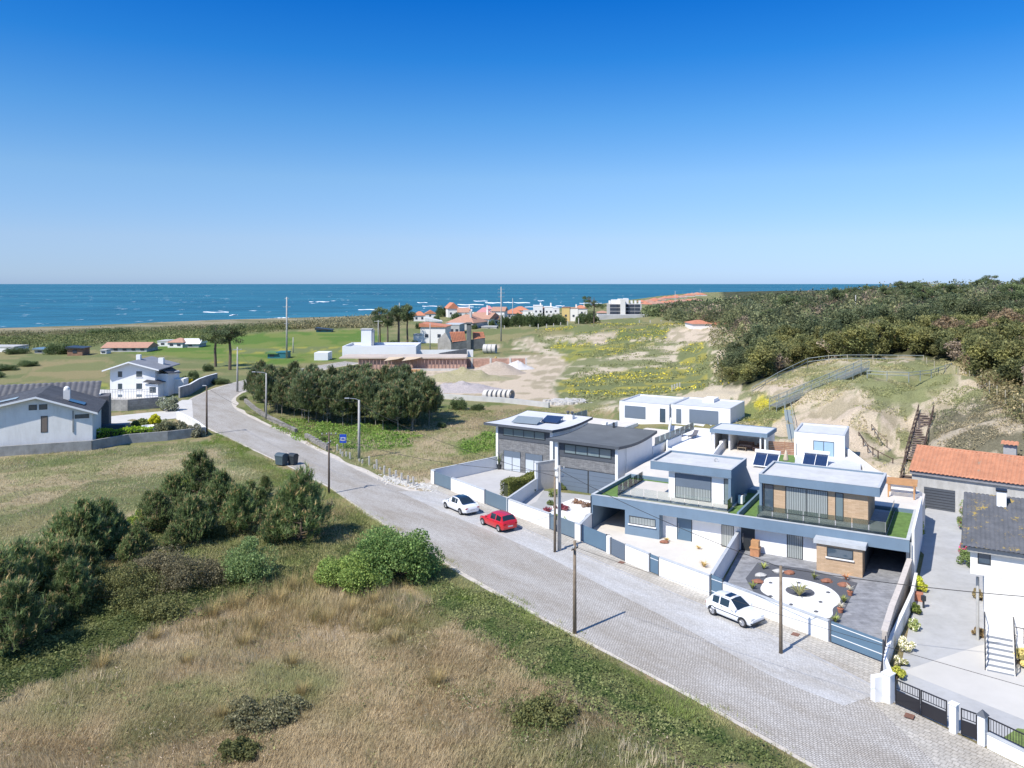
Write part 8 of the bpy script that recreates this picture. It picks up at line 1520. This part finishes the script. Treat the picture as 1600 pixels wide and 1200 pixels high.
for k, (u, v, s_, cc) in enumerate([(873, 795, .45, 0), (862, 789, .4, 1), (905, 788, .5, 2), (917, 793, .5, 2), (882, 799, .5, 3), (856, 800, .4, 3), (866, 776, .6, 4), (877, 765, .5, 4), (832, 770, .3, 1), (842, 760, .3, 1), (874, 813, .45, 4)]):
    cc0 = [(.12, .03, .04), (.1, .13, .05), (.16, .10, .06), (.14, .04, .05), (.12, .16, .04)][cc]; bb = make_bush('garden_plant', ['dark red low shrub in the stone house garden, nearest the pole', 'small green shrub left of the double pole', 'brown clipped ball shrub at the garden wall, the left one', 'brown clipped ball shrub at the garden wall, the right one', 'dark red shrub behind the pole', 'dark red spreading shrub left of the pole', 'round green shrub beside the garage doors', 'green shrub at the middle of the garage doors', 'purple flowering plant along the hedge wall', 'small plant at the foot of the tall beige wall', 'pale green plant behind the grey green gate'][k], (s_ * 1.2, s_ * 1.2, s_ * .8), 780 + k, 420, .14, cc0, tuple(c * 1.7 for c in cc0), 'plant', 8); put(bb, u, v, zw=.05)
# stacked crates by the dark door
cr_ = thing('firewood_box', 'orange brown box stand beside the dark front door', 'box', Q(1180, 868, .05), R(-30)); MB().box(-.35, .35, -.3, .3, 0, .62).build('box', mat('orange_wood', (.50, .24, .12), rough=.8, var=.25, scale=5), cr_); MB().box(-.4, .4, -.34, .34, .622, .72).build('shelf', m_timber, cr_); MB().box(-.3, .32, -.25, .3, .722, 1.25).build('box', m_timber, cr_)
# tall pot by the left stone house
tp = plant('potted_plant', 'slender plant in a tall dark pot at the corner of the pale roofed stone house', Q(780, 733, .05), .8, 30, (.10, .14, .06), (.2, .25, .1), 799, .5, .06, pot=m_frame)
tp.scale = (1.5, 1.5, 2.0)
# planting along the long driveway
for k, (u, v, w_, h_, c0, c1, fl, lb) in enumerate([(1436, 815, 12, 40, (.12, .17, .04), (.22, .28, .08), None, 'narrow climbing green strip against the tall white wall'), (1436, 840, 12, 30, (.13, .19, .04), (.25, .30, .08), None, 'lower part of the green strip against the tall white wall'), (1437, 925, 15, 24, (.28, .34, .04), (.45, .46, .08), None, 'bright yellow green bush above the reddish pot'), (1432, 960, 12, 18, (.13, .20, .05), (.24, .30, .08), None, 'green plant strip below the reddish pot'), (1427, 985, 13, 18, (.18, .24, .08), (.30, .34, .14), ((.8, .8, .75), .15), 'green plants with a few white flowers beside the curved wall'), (1415, 1018, 16, 22, (.30, .34, .16), (.45, .46, .28), ((.85, .85, .8), .35), 'white flowering plants beside the curved wall'), (1408, 1040, 14, 16, (.26, .28, .12), (.4, .42, .2), ((.85, .85, .8), .3), 'pale flowering plants near the end of the curved wall'), (1400, 1060, 20, 20, (.26, .30, .05), (.42, .42, .1), None, 'yellow green bush just inside the black double gate'),
   (1513, 830, 20, 50, (.10, .15, .05), (.22, .26, .10), ((.6, .12, .3), .04), 'tall green bush with a few pink flowers beside the tiled roof'), (1512, 865, 22, 26, (.16, .20, .06), (.26, .30, .1), ((.75, .08, .40), .35), 'pink flowering bush beside the white house'), (1518, 885, 24, 26, (.12, .18, .06), (.22, .30, .12), None, 'green bush in front of the pink flowers'), (1532, 938, 16, 18, (.3, .25, .12), (.4, .36, .2), None, 'small pale bush at the post of the white house'), (1530, 995, 14, 14, (.25, .18, .1), (.35, .3, .15), None, 'reddish potted shrub left of the white steps'), (1594, 1040, 22, 30, (.28, .27, .1), (.45, .42, .2), None, 'yellowish plant under the landing right of the steps')]):
    p = G(u, v); s_ = p.y / F; bb = make_bush('driveway_plant', lb, (w_ * s_ / 1.5, w_ * s_ / 1.5, h_ * s_ / 1.5), 820 + k, 2600, .13, c0, c1, 'plant', 14, flowers=fl); put(bb, u, v, zw=.05)
rp_ = thing('planter', 'reddish planter box at the bend of the boundary wall', 'planter', Q(1435, 938, .05), R(-30)); MB().box(-.3, .3, -.25, .25, 0, .55).build('box', m_terra, rp_, bevel=.03)
lt = thing('wall_lantern', 'small dark lantern on a post beside the boundary wall', 'lantern', Q(1443, 950, .05)); MB().box(-.05, .05, -.05, .05, 0, .5).build('post', m_frame, lt); MB().box(-.12, .12, -.12, .12, .5, .85).build('lantern_head', m_frame, lt)
# low cover on the hill slope
r_ = np.random.default_rng(77); n = 110000; X = r_.uniform(30, 78, n); Y = r_.uniform(84, 142, n); Z = terrain(X, Y); U = 800 + F * X / Y; V = 443 + F * (CH - Z) / Y
zh = [(1120, 690), (1180, 605), (1260, 570), (1300, 563), (1500, 563), (1640, 640), (1640, 760), (1440, 740), (1380, 742), (1320, 700), (1240, 660)]; A_2, B_2, S_2, Q_2b = zone_cols(X, Y, Z, 2)
dn = fbm(X * .35, Y * .35, 88, 4); scr = inpoly(U, V, [(1450, 650), (1540, 615), (1640, 660), (1640, 760), (1440, 745)]); keep = inpoly(U, V, zh) & ((A_2[:, 0] < .5) | (dn > .62)) & ((dn > .50) | (scr & (dn > .40))) & ~((U > 1225) & (U < 1325) & (V > 660)) ; 
keep &= ~((np.abs(X - (41.8 + (Y - 80) * .45)) < 1.4) & (Y < 106)); X, Y, Z, scr, dn = X[keep], Y[keep], Z[keep], scr[keep], dn[keep]
P = np.stack([X, Y, Z + r_.uniform(0, .28, len(X)) + np.where(scr, .12, 0)], 1); Vv, Fq = leaf_quads(P, .25, r_, .4, up=.9); t_ = smooth01(fbm(X * .2, Y * .2, 91, 3) * 2 - .5)[:, None]
c_ = np.where(scr[:, None], np.array([.15, .165, .09]) * (1 - t_) + np.array([.27, .24, .15]) * t_, np.array([.20, .22, .10]) * (1 - t_) + np.array([.33, .30, .16]) * t_) * (1 + r_.normal(size=(len(X), 1)) * .2)
npmesh('slope_plants', Vv, Fq, lm_leaf, np.repeat(np.clip(c_, .01, 1), 4, 0), kind='stuff')
# flowering ground cover and grass on the dune meadow
n = 90000; X = r_.uniform(-10, 110, n); Y = r_.uniform(140, 345, n); Z = terrain(X, Y); U = 800 + F * X / Y; V = 443 + F * (CH - Z) / Y
A_2, B_2, S_2, Q_2b = zone_cols(X, Y, Z, 2); dn = fbm(X * .1, Y * .14, 188, 4); keep = inpoly(U, V, [(830, 505), (1150, 505), (1165, 600), (1120, 640), (900, 640), (880, 600), (930, 560), (850, 548)]) & (A_2[:, 0] < .45) & (dn > .47)
X, Y, Z, B_2, dn = X[keep], Y[keep], Z[keep], B_2[keep], dn[keep]; yel = (fbm(X * .12, Y * .2, 288, 4) > .52) & (B_2[:, 2] < .2) & (r_.random(len(X)) < .5); P = np.stack([X, Y, Z + r_.uniform(0, .3, len(X))], 1); Vv, Fq = leaf_quads(P, .55, r_, .45, up=1.4)
c_ = np.where(yel[:, None], np.array([.52, .46, .05]), np.array([.17, .19, .085])) * (1 + r_.normal(size=(len(X), 1)) * .25); npmesh('meadow_plants', Vv, Fq, lm_leaf, np.repeat(np.clip(c_, .01, 1), 4, 0), kind='stuff')
